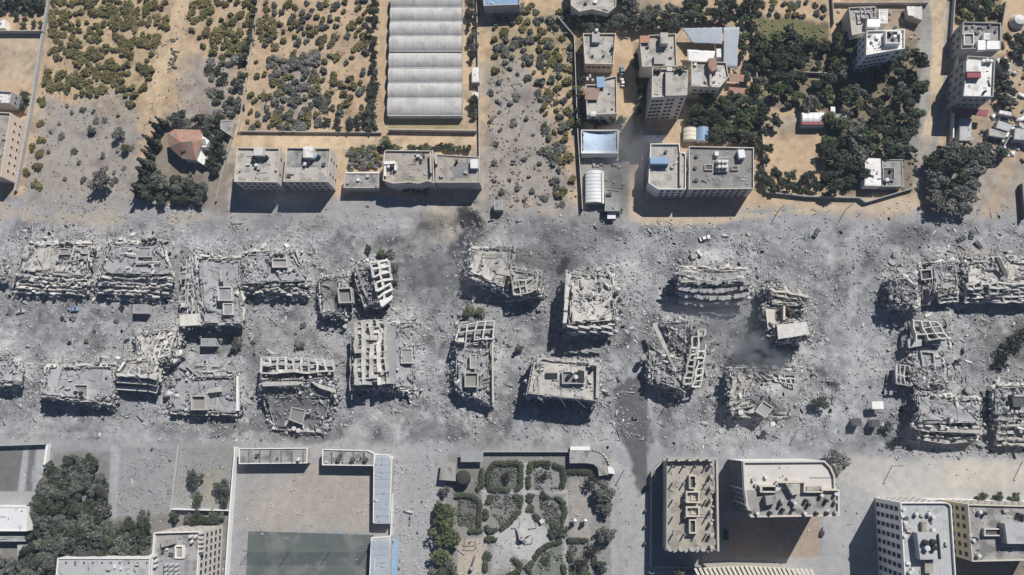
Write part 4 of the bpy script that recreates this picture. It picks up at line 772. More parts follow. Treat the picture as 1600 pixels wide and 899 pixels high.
def on(root, fn):
    """fn builds world-space parts parented to root; afterwards they are moved into its frame"""
    before = set(bpy.data.objects); fn(root); inv = -Vector(root.location)
    for o in set(bpy.data.objects) - before:
        if o.parent is root: o.location = Vector(o.location) + inv
def wx(edge, cols, rows, **k): return ((edge, cols, rows), k)
def solar(p, px, py, z, rz=0, n=2):
    q = P(px, py, z); b = MB(); mt = Matrix.Translation(q) @ Matrix.Rotation(rz, 4, 'Z') @ Matrix.Rotation(R(40), 4, 'X')
    b.box((0, 0, 0), (1.1 * n, 2, .1), mat=mt @ Matrix.Translation((0, 0, .6))); o = b.build('solar_panel', 'panel_blue', p)
    b = MB(); b.cyl((q.x, q.y + 1.1, q.z + 1.2), .35, 1.2 * n, 10, axis='X'); b.build('boiler_tank', 'tank_white', p)
def clutter(p, pts, z, seed=1, mats=('wall_grey', 'sheet_white', 'metal_dark', 'wall_block')):
    r = random.Random(seed)
    for x, y in pts:
        q = P(x, y, z); b = MB(); b.box((q.x, q.y, z + .4), (r.uniform(.5, 1.7), r.uniform(.5, 1.5), r.uniform(.5, .9)), r.uniform(-.3, .3)); b.build(r.choice(('roof_crate', 'roof_unit', 'vent_box')), r.choice(mats), p)
# left edge
h_ = house('apartment_building', 'pale beige block on left photo edge with two window columns on its side', 'building', [(-70, 172), (19, 178), (4, 277), (-80, 270)], 8.6, 'wall_beige', 'roof_tan', wins=[wx(1, 7, 2, w=1.1, hh=1.3, z0=3.2, dz=3.1, fr='wall_beige')])
house('small_house', 'small white-roofed house above the pale beige block at left edge', 'house', [(-40, 141), (21, 145), (17, 163), (-40, 160)], 7, 'wall_grey', 'roof_white', wins=[wx(1, 2, 2, w=1.2, hh=1.2, z0=2, dz=3)])
house('storage_shed', 'narrow white shed piece above the walled sand yard', 'shed', [(-10, 38), (7, 30), (7, 44), (-10, 46)], 3, 'wall_white', 'roof_white', par=0)
# villa with hipped tile roof
w = W2([(262, 208), (272, 202), (313, 203), (317, 220), (306, 250), (284, 248), (264, 230)], 5.5); cx, cy = P(288, 225, 5.5)[:2]
villa = thing('villa', 'villa with orange tiled hip roof among dark conifers', 'house', loc=(cx, cy, 0)); wl = [(x - cx, y - cy) for x, y in w]
b = MB(); b.prism(inset(wl, .5), -.2, 5.4); b.build('wall', 'wall_white', villa)
b = MB(); n = len(wl); rg = [Vector((P(282, 222, 8.6) - Vector((cx, cy, 0)))), Vector((P(300, 221, 8.6) - Vector((cx, cy, 0))))]
vs = [(x, y, 5.4) for x, y in wl] + [tuple(rg[0]), tuple(rg[1])]; near = [n if (Vector((x, y)) - rg[0].xy).length < (Vector((x, y)) - rg[1].xy).length else n + 1 for x, y in wl]
fs = []
for i in range(n):
    j = (i + 1) % n
    fs.append((j, i, near[i])); 
    if near[i] != near[j]: fs.append((j, near[i], near[j]))
b.add(vs, fs + [tuple(range(n))]); b.build('roof', 'tile_red', villa)
on(villa, lambda p: (pbox(p, 'porch', [(306, 217), (319, 214), (327, 220), (322, 230), (310, 230)], 0, 4.2, 'wall_white'), pbox(p, 'porch', [(303, 236), (312, 232), (322, 252), (318, 258), (306, 250)], 0, 3.4, 'wall_white'), pbox(p, 'dormer', [(282, 230), (290, 229), (290, 236), (283, 238)], 5.8, 7.2, 'metal_dark'), pbox(p, 'balcony_floor', [(310, 219), (320, 217), (323, 226), (312, 227)], 4.2, 4.45, 'roof_grey')))
house('garden_shed', 'small flat-roofed shed beside the conifers right of the villa', 'shed', [(345, 188), (366, 190), (360, 212), (345, 202)], 3, 'wall_block', 'roof_grey', par=.3)
# two cream blocks
D1 = house('apartment_building', 'cream block with stained pale roof, left of the twin pair south of the lane', 'building', [(372, 232), (438, 233), (434, 286), (367, 285)], 10.5, 'wall_cream', 'roof_cream', wins=[wx(1, 2, 3, w=1.1, hh=1.7), wx(2, 6, 3)])
on(D1, lambda p: (pbox(p, 'stair_tower', [(397, 230), (411, 230), (410, 243), (396, 243)], 10.5, 13.5, 'roof_pink'), tank(p, 400, 254, 10.6), tank(p, 402, 260, 10.6, 'tank_white'), tank(p, 414, 249, 10.6), tank(p, 418, 247, 10.6), tank(p, 397, 250, 10.6), clutter(p, [(376, 266), (432, 266), (405, 264), (388, 258)], 10.6)))
D2 = house('apartment_building', 'grey-roofed block with pale side wall, right of the twin pair', 'building', [(449, 232), (517, 233), (513, 285), (444, 285)], 10.5, 'wall_cream', 'roof_grey', wins=[wx(1, 2, 3, w=1.1, hh=1.7), wx(2, 6, 3)])
on(D2, lambda p: (pbox(p, 'stair_tower', [(474, 229), (490, 229), (489, 246), (473, 246)], 10.5, 13.5, 'roof_white'), pbox(p, 'roof_screed', [(448, 262), (512, 262), (511, 282), (447, 282)], 10.55, 10.62, 'roof_cream'), tank(p, 478, 258, 10.6, 'tank_white'), tank(p, 484, 256, 10.6), tank(p, 495, 246, 10.6, 'sheet_blue'), tank(p, 499, 246, 10.6), clutter(p, [(452, 275), (458, 272), (506, 258), (484, 250)], 10.6, 2)))
F1 = house('workshop', 'long low grey flat-roofed workshop between grey-roofed block and broken terraces', 'building', [(539, 271), (592, 271), (592, 294), (537, 294)], 4.5, 'wall_block', 'roof_grey', par=.3)
on(F1, lambda p: (clutter(p, [(544, 286), (575, 276), (560, 282)], 4.6, 3), pbox(p, 'roof_joint', [(540, 269), (592, 269), (592, 271), (540, 271)], 4.5, 4.9, 'wall_white')))
G1 = house('apartment_building', 'sandy-roofed terrace block with white stair frame and torn lower edge', 'building', [(601, 239), (604, 236), (677, 237), (679, 287), (668, 284), (655, 288), (640, 286), (615, 288), (599, 283)], 8, 'wall_cream', 'roof_tan')
on(G1, lambda p: (pbox(p, 'stair_box', [(600, 252), (618, 252), (618, 256), (600, 257)], 8, 10, 'wall_white'), pbox(p, 'stair_box', rect(600, 257, 603, 275), 8, 9.5, 'wall_white'), pbox(p, 'stair_box', rect(616, 256, 619, 266), 8, 9.6, 'wall_white'), tank(p, 608, 262, 8.1, 'tank_white'), tank(p, 613, 262, 8.1), tank(p, 654, 246, 8.1, 'tank_white', axis='X'), tank(p, 659, 249, 8.1, 'tank_white', .5), clutter(p, [(650, 242), (662, 244), (658, 254)], 8.1, 4), pbox(p, 'stair_wall', [(671, 238), (674, 238), (674, 270), (672, 270)], 8, 10.4, 'wall_block'), pbox(p, 'stair_wall', [(679, 238), (682, 238), (683, 256), (680, 256)], 8, 10.2, 'wall_block')))
H1 = house('apartment_building', 'burn-stained terrace block with small white roof shed beside the long lane wall', 'building', [(681, 242), (749, 246), (750, 286), (681, 286)], 8, 'wall_block', 'roof_tan', par=.5)
on(H1, lambda p: (pbox(p, 'roof_stain_patch', [(703, 262), (715, 253), (733, 254), (740, 266), (732, 278), (710, 278)], 8.05, 8.1, 'dark_slab'), pbox(p, 'roof_shed', rect(735, 249, 747, 263), 8, 10, 'sheet_white'), tank(p, 714, 254, 8.1, r=.6), clutter(p, [(690, 276), (728, 270)], 8.1, 5)))
b = MB(); r = random.Random(3)
for s in range(40): q = P(r.uniform(632, 672), r.uniform(288, 302), 1); a = r.uniform(0, 6.28); b.bar(q, q + Vector((math.cos(a) * 2, math.sin(a) * 2, r.uniform(-.5, 2))), .3, .25)
tag(b.build('charred_beams', 'leaf_burnt'), 'tangle of charred beams under the torn terrace edge', kind='stuff')
# top edge and middle compound
T1 = house('house', 'blue-roofed house cut by the top edge beside sandy lane', 'house', [(752, -30), (812, -30), (812, 9), (756, 11)], 6, 'wall_block', 'sheet_blue')
T2 = house('villa', 'cream flat-roofed house with curved balconies at the top edge', 'house', [(892, -30), (964, -30), (962, 12), (950, 22), (925, 16), (905, 20), (892, 10)], 6.5, 'wall_cream', 'roof_cream')
on(T2, lambda p: (pbox(p, 'balcony', [(902, 18), (918, 18), (918, 25), (904, 24)], 2.8, 3.8, 'wall_cream'), pbox(p, 'balcony', [(934, 16), (958, 14), (956, 24), (936, 26)], 2.8, 3.8, 'wall_cream'), clutter(p, [(930, 4), (915, 6)], 6.6, 6)))
I1 = house('house', 'tan-roofed house with rooftop solar tanks left of the two parked cars', 'house', [(911, 54), (962, 54), (958, 102), (914, 101)], 6.5, 'wall_beige', 'roof_cream', wins=[wx(2, 5, 1, w=1.4, hh=1.1, z0=4.6)])
on(I1, lambda p: (solar(p, 929, 60, 6.6), tank(p, 932, 50, 7.5, 'tank_white'), pbox(p, 'tank_stand', rect(925, 50, 937, 66), 6.6, 8.2, 'wall_grey'), tank(p, 957, 76, 6.6, 'metal_dark'), clutter(p, [(926, 88), (943, 88), (956, 84)], 6.6, 7, ('metal_dark',))))
J1 = house('house', 'house with blue roof sheet, red tiled patch and notched parapet', 'house', [(915, 134), (930, 134), (946, 124), (963, 120), (964, 179), (917, 181)], 6.5, 'wall_cream', 'roof_cream', wins=[wx(4, 3, 1, w=1.3, hh=1.1, z0=4.4)])
on(J1, lambda p: (pbox(p, 'blue_roof_sheet', [(932, 120), (945, 120), (945, 136), (933, 137)], 7.6, 8, 'sheet_blue'), pbox(p, 'tiled_patch', [(914, 138), (937, 138), (934, 156), (914, 156)], 7.3, 7.7, 'tile_red'), pbox(p, 'white_awning', [(923, 174), (931, 174), (931, 181), (923, 181)], 7, 7.3, 'sheet_white'), clutter(p, [(918, 124), (922, 120), (926, 126), (957, 170)], 6.6, 8)))
w = W2(rect(908, 203, 966, 242), 3.4); tw = thing('tarp_shed', 'walled yard covered with a sagging pale blue tarpaulin', 'shed', loc=(*P(936, 223)[:2], 0))
def tarp(p):
    b = MB(); ins = inset(w, .35)
    for i in range(4): b.prism([w[i], w[(i + 1) % 4], ins[(i + 1) % 4], ins[i]], -.2, 3.4)
    b.build('yard_wall', 'wall_white', p)
    c = [Vector((*q, 3.2)) for q in ins]; link('tarpaulin', slab_mesh(c, .05, 16, 12, .35, 1.0, .0, 41, ('tarp_blue', 'tarp_blue'), .05, lambda U, V: -1.2 * np.sin(U * math.pi) ** .7 * (1 - V)), p)
    pbox(p, 'front_lintel', [(908, 236), (966, 236), (966, 240), (908, 240)], 3.4, 3.9, 'sheet_white')
on(tw, tarp)
# white shed and ruined hut
ws = thing('long_shed', 'white ribbed long shed beside the rubble yard', 'shed', loc=(*P(928, 292)[:2], 0))
def barrel(p, quad, z0, z1, mat, rib='sheet_grey', along='v', n=7, nr=6, name='barrel_roof'):
    c = [P(x, y, z0) for x, y in quad]; vs = []; fs = []; m = 9
    g2 = (lambda u, v: bil(c, u, v)) if along == 'v' else (lambda u, v: bil(c, v, u))
    for j in range(2):
        for i in range(m): u = i / (m - 1); q = g2(u, j); vs.append((q.x, q.y, z0 + (z1 - z0) * math.sin(math.pi * u) ** .8))
    for i in range(m - 1): fs.append((i, i + 1, m + i + 1, m + i))
    fs.append(tuple(range(m))[::-1]); fs.append(tuple(range(m, 2 * m)))
    b = MB(); b.add(vs, fs); b.build(name, mat, p)
    b = MB()
    for k in range(nr + 1):
        v = k / nr
        for i in range(m - 1):
            A, B = [g2(t, v) + Vector((0, 0, (z1 - z0) * math.sin(math.pi * t) ** .8 + .03)) for t in (i / (m - 1), (i + 1) / (m - 1))]; b.bar(A, B, .12, .1)
    tag(b.build('roof_hoops', rib, p), kind='stuff')
    b = MB(); b.prism([tuple(q[:2]) for q in c], -.2, z0); b.build('wall', 'wall_block', p)
on(ws, lambda p: (barrel(p, [(915, 267), (942, 267), (942, 317), (915, 317)], 2.4, 3.6, 'sheet_white', nr=9), pbox(p, 'roof_edge', [(940, 268), (944, 268), (944, 318), (941, 318)], 3.0, 3.4, 'wall_white')))
HG = house('hut', 'half-ruined grey hut with antennas at the end of sandy lane', 'hut', [(946, 296), (969, 298), (969, 330), (945, 330)], 3.4, 'wall_grey', 'roof_grey', par=.35)
on(HG, lambda p: (clutter(p, [(949, 305), (953, 304)], 3.5, 9, ('metal_dark',)), pbox(p, 'porch_roof', [(949, 333), (962, 333), (962, 342), (949, 342)], 1.9, 2.2, 'sheet_white')))
K1 = house('apartment_building', 'greyish roof block with red corner awning above the tall windowed block', 'building', [(999, 62), (1014, 57), (1055, 54), (1057, 105), (1003, 106)], 11, 'wall_block', 'roof_cream', wins=[wx(2, 3, 3)])
on(K1, lambda p: (pbox(p, 'red_awning', rect(1000, 56, 1015, 67), 11.8, 12.2, 'tile_orange'), pbox(p, 'stair_tower', rect(1032, 51, 1044, 68), 11, 14, 'roof_cream'), clutter(p, [(1012, 74), (1022, 92), (1030, 95), (1038, 92), (1028, 58), (1048, 90)], 11.1, 10), pbox(p, 'pergola', rect(1022, 86, 1040, 100), 12.4, 12.6, 'wall_grey')))
L1 = house('apartment_building', 'tall six-storey block with rows of windows facing the lower lane', 'building', [(1019, 108), (1074, 112), (1073, 150), (1018, 154)], 20.5, 'wall_cream', 'roof_cream', wins=[wx(2, 3, 6, w=1.3, hh=1.3, z0=2, dz=3.2, u0=.62, u1=.99), wx(2, 2, 6, w=1.3, hh=1.3, z0=2, dz=3.2, u0=.3, u1=.56), wx(2, 1, 6, w=1.3, hh=1.3, z0=2, dz=3.2, u0=.02, u1=.2), wx(3, 4, 6, w=1.0, hh=1.3, z0=2, dz=3.2)])
on(L1, lambda p: (pbox(p, 'roof_step', [(1040, 113), (1074, 114), (1073, 149), (1040, 150)], 20.5, 22.6, 'roof_cream'), tank(p, 1062, 108, 22.6), tank(p, 1068, 108, 22.6), tank(p, 1065, 112, 22.6), tank(p, 1058, 110, 22.6), tank(p, 1024, 112, 20.6), tank(p, 1030, 112, 20.6), pbox(p, 'pink_stair', rect(1042, 105, 1050, 111), 20.6, 23, 'roof_pink')))
M1 = house('apartment_building', 'angled pale block with red roof strip and solar sheets', 'building', [(1080, 97), (1134, 99), (1138, 122), (1124, 138), (1080, 136)], 10, 'wall_cream', 'roof_cream', wins=[wx(3, 4, 2, w=1.4, hh=1.1, z0=4.4, dz=3), wx(2, 2, 2, w=1.2, hh=1.1, z0=4.4, dz=3), wx(4, 2, 2)])
on(M1, lambda p: (pbox(p, 'tiled_stair', [(1107, 91), (1119, 91), (1121, 108), (1112, 112), (1107, 104)], 10, 12.6, 'tile_red'), pbox(p, 'roof_sheet', [(1081, 113), (1098, 113), (1096, 134), (1081, 132)], 10.5, 10.8, 'sheet_grey'), pbox(p, 'roof_divider', rect(1109, 106, 1112, 134), 10, 11.6, 'wall_block'), clutter(p, [(1086, 102), (1102, 128), (1116, 128)], 10.1, 11), pbox(p, 'pink_screed', [(1113, 112), (1134, 108), (1136, 122), (1124, 134), (1113, 134)], 10.05, 10.12, 'roof_pink')))
ns = thing('shade_net', 'grey netting canopy bent in an L over the plant nursery', 'canopy', loc=(*P(1110, 60)[:2], 0))
def nets(p):
    for k_, (q, s) in enumerate(([[(1064, 44, 4.5), (1130, 42, 4.8), (1130, 70, 4.4), (1082, 68, 4.4)], 51], [[(1130, 42, 4.8), (1156, 41, 4.5), (1152, 108, 4.2), (1130, 106, 4.2)], 52])):
        link('net_sheet', slab_mesh([P(*v) for v in q], .04, 14, 10, .25, .5, 0, s, ('net_grey', 'net_grey'), .03), p)
    for q in ((1066, 46), (1096, 44), (1130, 44), (1154, 43), (1130, 70), (1100, 69), (1150, 106), (1131, 104), (1152, 74)): v = P(*q, 4); b = MB(); b.bar((v.x, v.y, 0), (v.x, v.y, 4.3), .12, .12); b.build('post', 'metal_dark', p)
on(ns, nets)
wsx = thing('white_canopy', 'bright white plastic canopy between nursery netting and angled block', 'canopy', loc=(*P(1095, 87)[:2], 0))
on(wsx, lambda p: (link('plastic_sheet', slab_mesh([P(1073, 77, 3.6), P(1118, 80, 3.4), P(1115, 98, 3.2), P(1074, 96, 3.2)], .05, 12, 8, .2, .3, 0, 53, ('sheet_white', 'sheet_white'), .03), p), [MB and (lambda v: (lambda b: (b.bar((v.x, v.y, 0), (v.x, v.y, 3.2), .12, .12), b.build('post', 'metal_dark', p)))(MB()))(P(*q, 3)) for q in ((1075, 79), (1116, 81), (1113, 96), (1076, 94))]))
house('shed', 'small pale shed roof tucked beside the netting corner', 'shed', rect(1119, 76, 1129, 90), 3, 'wall_block', 'sheet_white', par=0)
for k_, (q, lb) in enumerate((([(1139, 115), (1163, 117), (1162, 128), (1140, 127)], 'upper red awning right of the angled block'), ([(1139, 136), (1164, 138), (1163, 147), (1139, 147)], 'middle red awning beside the round trees'), ([(1134, 146), (1140, 148), (1139, 162), (1123, 160)], 'lowest red awning, slanted, below the angled block'))):
    a = thing('awning', lb, 'awning', 'red awnings beside the angled block', (*P(*q[0])[:2], 0)); on(a, lambda p: (pbox(p, 'awning_sheet', q, 3.0, 3.25, 'tile_red'), [pbox(p, 'post', rect(x - .4, y - .4, x + .4, y + .4), 0, 3, 'metal_dark') for x, y in ((q[0][0] + 2, q[0][1] + 2), (q[2][0] - 2, q[2][1] - 2))]))
gs = thing('barrel_shed', 'white barrel-roofed shed beside a blue one among the trees', 'shed', loc=(*P(1078, 210)[:2], 0)); on(gs, lambda p: barrel(p, [(1068, 200), (1088, 200), (1088, 219), (1068, 219)], 2, 3.2, 'slat_cream', nr=3))
gs = thing('barrel_shed', 'blue sheet-roofed shed attached right of the white barrel one', 'shed', loc=(*P(1098, 210)[:2], 0)); on(gs, lambda p: barrel(p, [(1089, 199), (1107, 199), (1107, 221), (1089, 221)], 2, 3.0, 'sheet_blue', nr=3))
house('canopy_shed', 'low white-roofed lean-to shaded by the tall windowed block', 'shed', [(1003, 211), (1042, 211), (1036, 223), (1003, 223)], 2.8, 'wall_block', 'roof_white', par=0)
N1 = house('apartment_building', 'plain tan roof with light blue rooftop cabin and white rim', 'building', [(1016, 226), (1061, 226), (1062, 239), (1071, 241), (1071, 297), (1028, 297), (1013, 287)], 9, 'wall_white', 'roof_cream', wins=[wx(4, 4, 3, w=1.2, hh=1.2), wx(6, 6, 3)])
on(N1, lambda p: (pbox(p, 'blue_cabin', rect(1016, 246, 1045, 256), 9, 11.6, 'sheet_blue'), pbox(p, 'stair_wall', rect(1062, 240, 1065, 290), 9, 10.4, 'wall_block'), clutter(p, [(1040, 238), (1050, 262)], 9.1, 12)))
O1 = house('apartment_building', 'wide blotchy dark roof with six white water tanks in its middle', 'building', [(1076, 230), (1177, 232), (1177, 296), (1076, 297)], 9, 'wall_cream', 'roof_stained', wins=[wx(2, 9, 3, w=1.5, hh=1.2), wx(1, 4, 3)])
on(O1, lambda p: ([tank(p, x, y, 10.4, 'tank_white', .7, 1.2) for x in (1123, 1129, 1134) for y in (254, 262)], pbox(p, 'tank_platform', rect(1119, 250, 1138, 268), 9, 10.3, 'wall_block'), ring_box(p, rect(1101, 257, 1114, 266), 9, .8, .3, 'wall_block', 'metal_dark'), ring_box(p, rect(1143, 259, 1154, 266), 9, .8, .3, 'wall_block', 'metal_dark'), pbox(p, 'roof_hut', [(1153, 234), (1163, 234), (1165, 246), (1155, 247)], 9, 11.4, 'sheet_white'), pbox(p, 'small_unit', rect(1117, 237, 1123, 243), 9, 10.6, 'wall_white'), [tank(p, x, y, 9.1, 'metal_dark', .8, .6) for x, y in ((1088, 245), (1086, 263), (1088, 282))], pbox(p, 'light_shaft', [(1062, 262), (1076, 262), (1076, 268), (1062, 268)], 8, 9, 'metal_dark')))
# right top
Q1 = house('apartment_building', 'white four-storey block with blue-shaded windowed front among trees', 'building', [(1353, 50), (1412, 48), (1412, 78), (1397, 80), (1352, 88)], 13.5, 'wall_white', 'roof_white', wins=[wx(3, 5, 4, w=1.4, hh=1.2, z0=2, dz=3.1), wx(4, 3, 4, w=1.0, hh=1.2, z0=2, dz=3.1), wx(2, 1, 4)])
on(Q1, lambda p: (ring_box(p, rect(1384, 48, 1408, 68), 13.5, 2.2, .4, 'wall_white', 'roof_grey'), tank(p, 1390, 55, 14.5), tank(p, 1396, 60, 14.5, 'tank_white'), tank(p, 1402, 55, 14.5, 'tank_white'), clutter(p, [(1362, 66), (1370, 60), (1378, 72), (1358, 56)], 13.6, 13)))
Q2 = house('house', 'unfinished lower roof with column frame attached above the white block', 'house', [(1325, 14), (1366, 12), (1366, 50), (1352, 52), (1330, 57)], 7.5, 'wall_block', 'roof_cream')
on(Q2, lambda p: (pbox(p, 'white_cabin', rect(1355, 30, 1375, 42), 7.5, 10, 'sheet_white'), lattice(p, [(1344, 12, 9.5), (1368, 12, 9.5), (1368, 28, 9.5), (1345, 28, 9.5)], 3, 2, .35, .4, 'wall_grey', backdrop=False)))
house('white_hut', 'narrow upright white hut right of the white cabin roof', 'hut', rect(1373, 15, 1387, 37), 5, 'wall_white', 'roof_white', par=.2)
Z1 = house('house', 'small pink and white roofed house at the lane edge', 'house', [(1417, 11), (1441, 10), (1441, 32), (1419, 24)], 3.6, 'wall_block', 'roof_pink', par=0); on(Z1, lambda p: pbox(p, 'white_roof_sheet', [(1417, 10), (1430, 10), (1428, 25), (1419, 24)], 3.7, 3.9, 'roof_white'))
gs = thing('barrel_shed', 'white and maroon striped barrel shed above the open sand square', 'shed', loc=(*P(1270, 188)[:2], 0)); on(gs, lambda p: (barrel(p, [(1252, 176), (1287, 176), (1287, 198), (1252, 198)], 2, 3.6, 'sheet_white', nr=4, along='u'), pbox(p, 'maroon_stripe', rect(1253, 190, 1286, 195), 2.5, 3.35, 'maroon')))
S0 = house('hut', 'small block hut with white lean-to right of the striped shed', 'hut', [(1301, 179), (1322, 179), (1322, 198), (1302, 198)], 3, 'wall_block', 'roof_white', par=.3); on(S0, lambda p: pbox(p, 'lean_to', rect(1298, 167, 1305, 177), 1.8, 2.2, 'sheet_white'))
house('shed', 'bright white-roofed shed beside the antenna-roofed grey hut', 'shed', [(1352, 247), (1376, 248), (1377, 291), (1351, 290)], 4, 'wall_white', 'roof_white', par=0)
S2 = house('hut', 'grey hut with round tanks right of the bright white shed', 'hut', [(1378, 250), (1409, 250), (1411, 292), (1378, 292)], 3.4, 'wall_grey', 'roof_grey', par=.4); on(S2, lambda p: (ring_box(p, rect(1380, 262, 1398, 282), 3.5, 1, .3, 'wall_grey', 'metal_dark'), tank(p, 1384, 283, 3.6, 'tank_white', .8), tank(p, 1390, 268, 3.6, r=.6)))
house('hut', 'tiny pale flat hut in the trees above the grey hut', 'hut', rect(1404, 222, 1418, 230), 3, 'wall_block', 'roof_cream', par=0)
R1 = house('house', 'low house with cluttered white roof boxes beside the gravel road', 'house', [(1503, 36), (1562, 38), (1562, 78), (1500, 78)], 7.5, 'wall_grey', 'roof_grey', wins=[wx(3, 3, 2)])
on(R1, lambda p: (pbox(p, 'roof_cabin', rect(1528, 63, 1540, 78), 7.5, 9.2, 'sheet_white'), pbox(p, 'roof_cabin', rect(1542, 64, 1562, 77), 7.5, 9, 'sheet_white'), pbox(p, 'roof_cabin', rect(1537, 52, 1547, 62), 7.5, 9.4, 'roof_white'), ring_box(p, rect(1506, 52, 1522, 70), 7.5, 1.6, .3, 'wall_white', 'roof_grey'), clutter(p, [(1510, 44), (1520, 42), (1530, 44), (1545, 42), (1555, 50), (1514, 60), (1526, 52)], 7.6, 14)))
S1 = house('apartment_building', 'block with bright white roof and maroon awning along its foot', 'building', [(1510, 89), (1553, 92), (1550, 153), (1503, 152)], 12, 'wall_grey', 'roof_white', wins=[wx(3, 4, 3, w=1.3, hh=1.5), wx(2, 4, 3)])
on(S1, lambda p: (pbox(p, 'maroon_stair', rect(1511, 112, 1533, 121), 12, 14, 'maroon'), pbox(p, 'white_stair_roof', rect(1510, 95, 1533, 112), 12, 14.3, 'roof_white'), tank(p, 1534, 98, 12.1, 'tank_white'), tank(p, 1540, 97, 12.1, 'tank_white'), tank(p, 1546, 98, 12.1, 'tank_white'), tank(p, 1537, 145, 12.1, r=.5), pbox(p, 'maroon_awning', [(1489, 168), (1545, 172), (1543, 182), (1488, 176)], 4.0, 4.4, 'maroon')))
house('long_shed', 'grey-green long shed below the maroon awning', 'shed', [(1500, 185), (1519, 186), (1517, 220), (1499, 220)], 3.4, 'wall_grey', 'sheet_grey', par=0)
house('shed', 'small crooked pale shed below the grey-green long one', 'shed', [(1486, 222), (1504, 224), (1500, 234), (1486, 232)], 2.6, 'wall_block', 'roof_cream', par=0)
for k_, (q, hh_, rm, lb) in enumerate((([(1556, 92), (1572, 88), (1582, 104), (1568, 110)], 3, 'roof_white', 'tilted white shed beside the bright white roof'), ([(1560, 188), (1583, 196), (1576, 206), (1556, 200)], 3, 'sheet_grey', 'grey sheet shed in the junk yard near right edge'), ([(1545, 200), (1574, 208), (1570, 216), (1545, 212)], 2.5, 'roof_cream', 'pale slab hut in the lower junk yard'), ([(1586, 200), (1620, 206), (1620, 220), (1584, 218)], 3.4, 'sheet_grey', 'grey shed touching the right edge beside the pit'), ([(1522, 242), (1536, 244), (1534, 260), (1520, 258)], 2.4, 'roof_cream', 'broken pale hut among dusty trees'), ([(1574, 150), (1580, 150), (1580, 158), (1574, 157)], 2, 'roof_white', 'tiny white box hut in the junk yard'), ([(1562, 172), (1580, 175), (1582, 182), (1560, 178)], 2.2, 'sheet_white', 'long pale lean-to above the grey sheet shed'))):
    house('yard_shed', lb, 'shed', q, hh_, 'wall_grey', rm, par=0, group='sheds of the junk yard by the right edge')
q = P(1588, 36); b = MB(); b.cyl((0, 0, 0), 3.2, 1.2, 16, dome=1.4); tag(b.build('dome_tank', 'tank_white', None, q), 'round white domed tank near the top right corner', 'tank')
# small kiosks in the bombed band
for q, lb in ((rect(208, 476, 230, 490), 'small square grey utility hut beneath the second pancaked block'), (rect(314, 529, 337, 541), 'small square grey utility hut above the stair box roof'), ([(772, 314), (786, 314), (786, 328), (772, 328)], 'lone grey utility hut beside the black blast scar')):
    house('utility_hut', lb, 'hut', q, 3.4, 'wall_grey', 'ash_slab', par=.12, group='small utility huts')
# greenhouse
gh = thing('greenhouse', 'large greenhouse of eight grey plastic arched bays', 'greenhouse', loc=(*P(665, 90)[:2], 0))
def green(p):
    ys = [(-11, 11.5), (12, 33.5), (34, 56), (56.5, 80.5), (83, 106), (107, 129), (130, 153), (153.5, 181)]
    for y0, y1 in ys:
        lx = lambda y: 605.5 + (181 - y) * .031; rx = 722.0
        A = [P(lx(y0), y0, 3), P(rx, y0, 3), P(rx, y1, 3), P(lx(y1), y1, 3)]; m = 13; vs = []; nn = 2
        for j in range(nn):
            for i in range(m):
                u = i / (m - 1); q = bil(A, j, u); vs.append((q.x, q.y, 3 + 1.25 * math.sin(math.pi * u) ** .75))
        fs = [(i + 1, i, m + i, m + i + 1) for i in range(m - 1)] + [tuple(range(m)), tuple(range(2 * m - 1, m - 1, -1))]
        b = MB(); b.add(vs, fs); o = b.build('roof_bay', 'film', p)
        b = MB()
        for k in range(19):
            v = k / 18
            for i in range(m - 1):
                a1, b1 = [bil(A, v, t) + Vector((0, 0, 1.25 * math.sin(math.pi * t) ** .75 + .02)) for t in (i / (m - 1), (i + 1) / (m - 1))]; b.bar(a1, b1, .1, .08)
        h = b.build('hoops', 'sheet_grey', p); h['kind'] = 'stuff'
        b = MB(); b.bar(A[3] + Vector((0, 0, .1)), A[2] + Vector((0, 0, .1)), .45, .25); b.build('gutter', 'sheet_grey', p)
    c = [P(612, -11, 3), P(722, -11, 3), P(722, 181, 3), P(606, 181, 3)]; b = MB(); w4 = [tuple(q[:2]) for q in c]; ins = inset(w4, .15)
    for i in range(4): b.prism([w4[i], w4[(i + 1) % 4], ins[(i + 1) % 4], ins[i]], 0, 2.95)
    b.build('side_curtain', 'sheet_grey', p)
on(gh, green)
house('shed', 'small white shed between hedge and lane right of the greenhouse', 'shed', rect(737, 105, 749, 129), 2.8, 'wall_block', 'roof_white', par=0)
house('shed', 'smaller white shed below the first one beside the greenhouse', 'shed', rect(737, 144, 748, 155), 2.4, 'wall_block', 'roof_white', par=0)
# bottom row
house('hall', 'white ribbed roof hall at left edge under the lawn plots', 'building', [(-40, 791), (42, 792), (42, 830), (-40, 830)], 6, 'wall_white', 'sheet_white', par=.25)
house('annex', 'low grey annex roof between hall and dense grove', 'building', [(-40, 838), (40, 838), (40, 846), (-40, 846)], 3.5, 'wall_grey', 'ash_slab', par=.2)
house('annex', 'small grey flat-roofed block below the hall', 'building', [(27, 852), (46, 852), (46, 868), (27, 868)], 3, 'wall_grey', 'sheet_grey', par=0)
LB = house('school_block', 'long low blue-grey roof at the bottom edge beside the grove', 'building', [(91, 872), (236, 872), (230, 975), (82, 975)], 8, 'wall_white', 'sheet_grey', par=.5, parmat='wall_white')
on(LB, lambda p: ([tank(p, x, 879, 8.1, 'metal_dark', .25, .5, name='vent_pipe') for x in range(104, 232, 14)], clutter(p, [(170, 890), (180, 885), (190, 888), (215, 882)], 8.1, 15)))
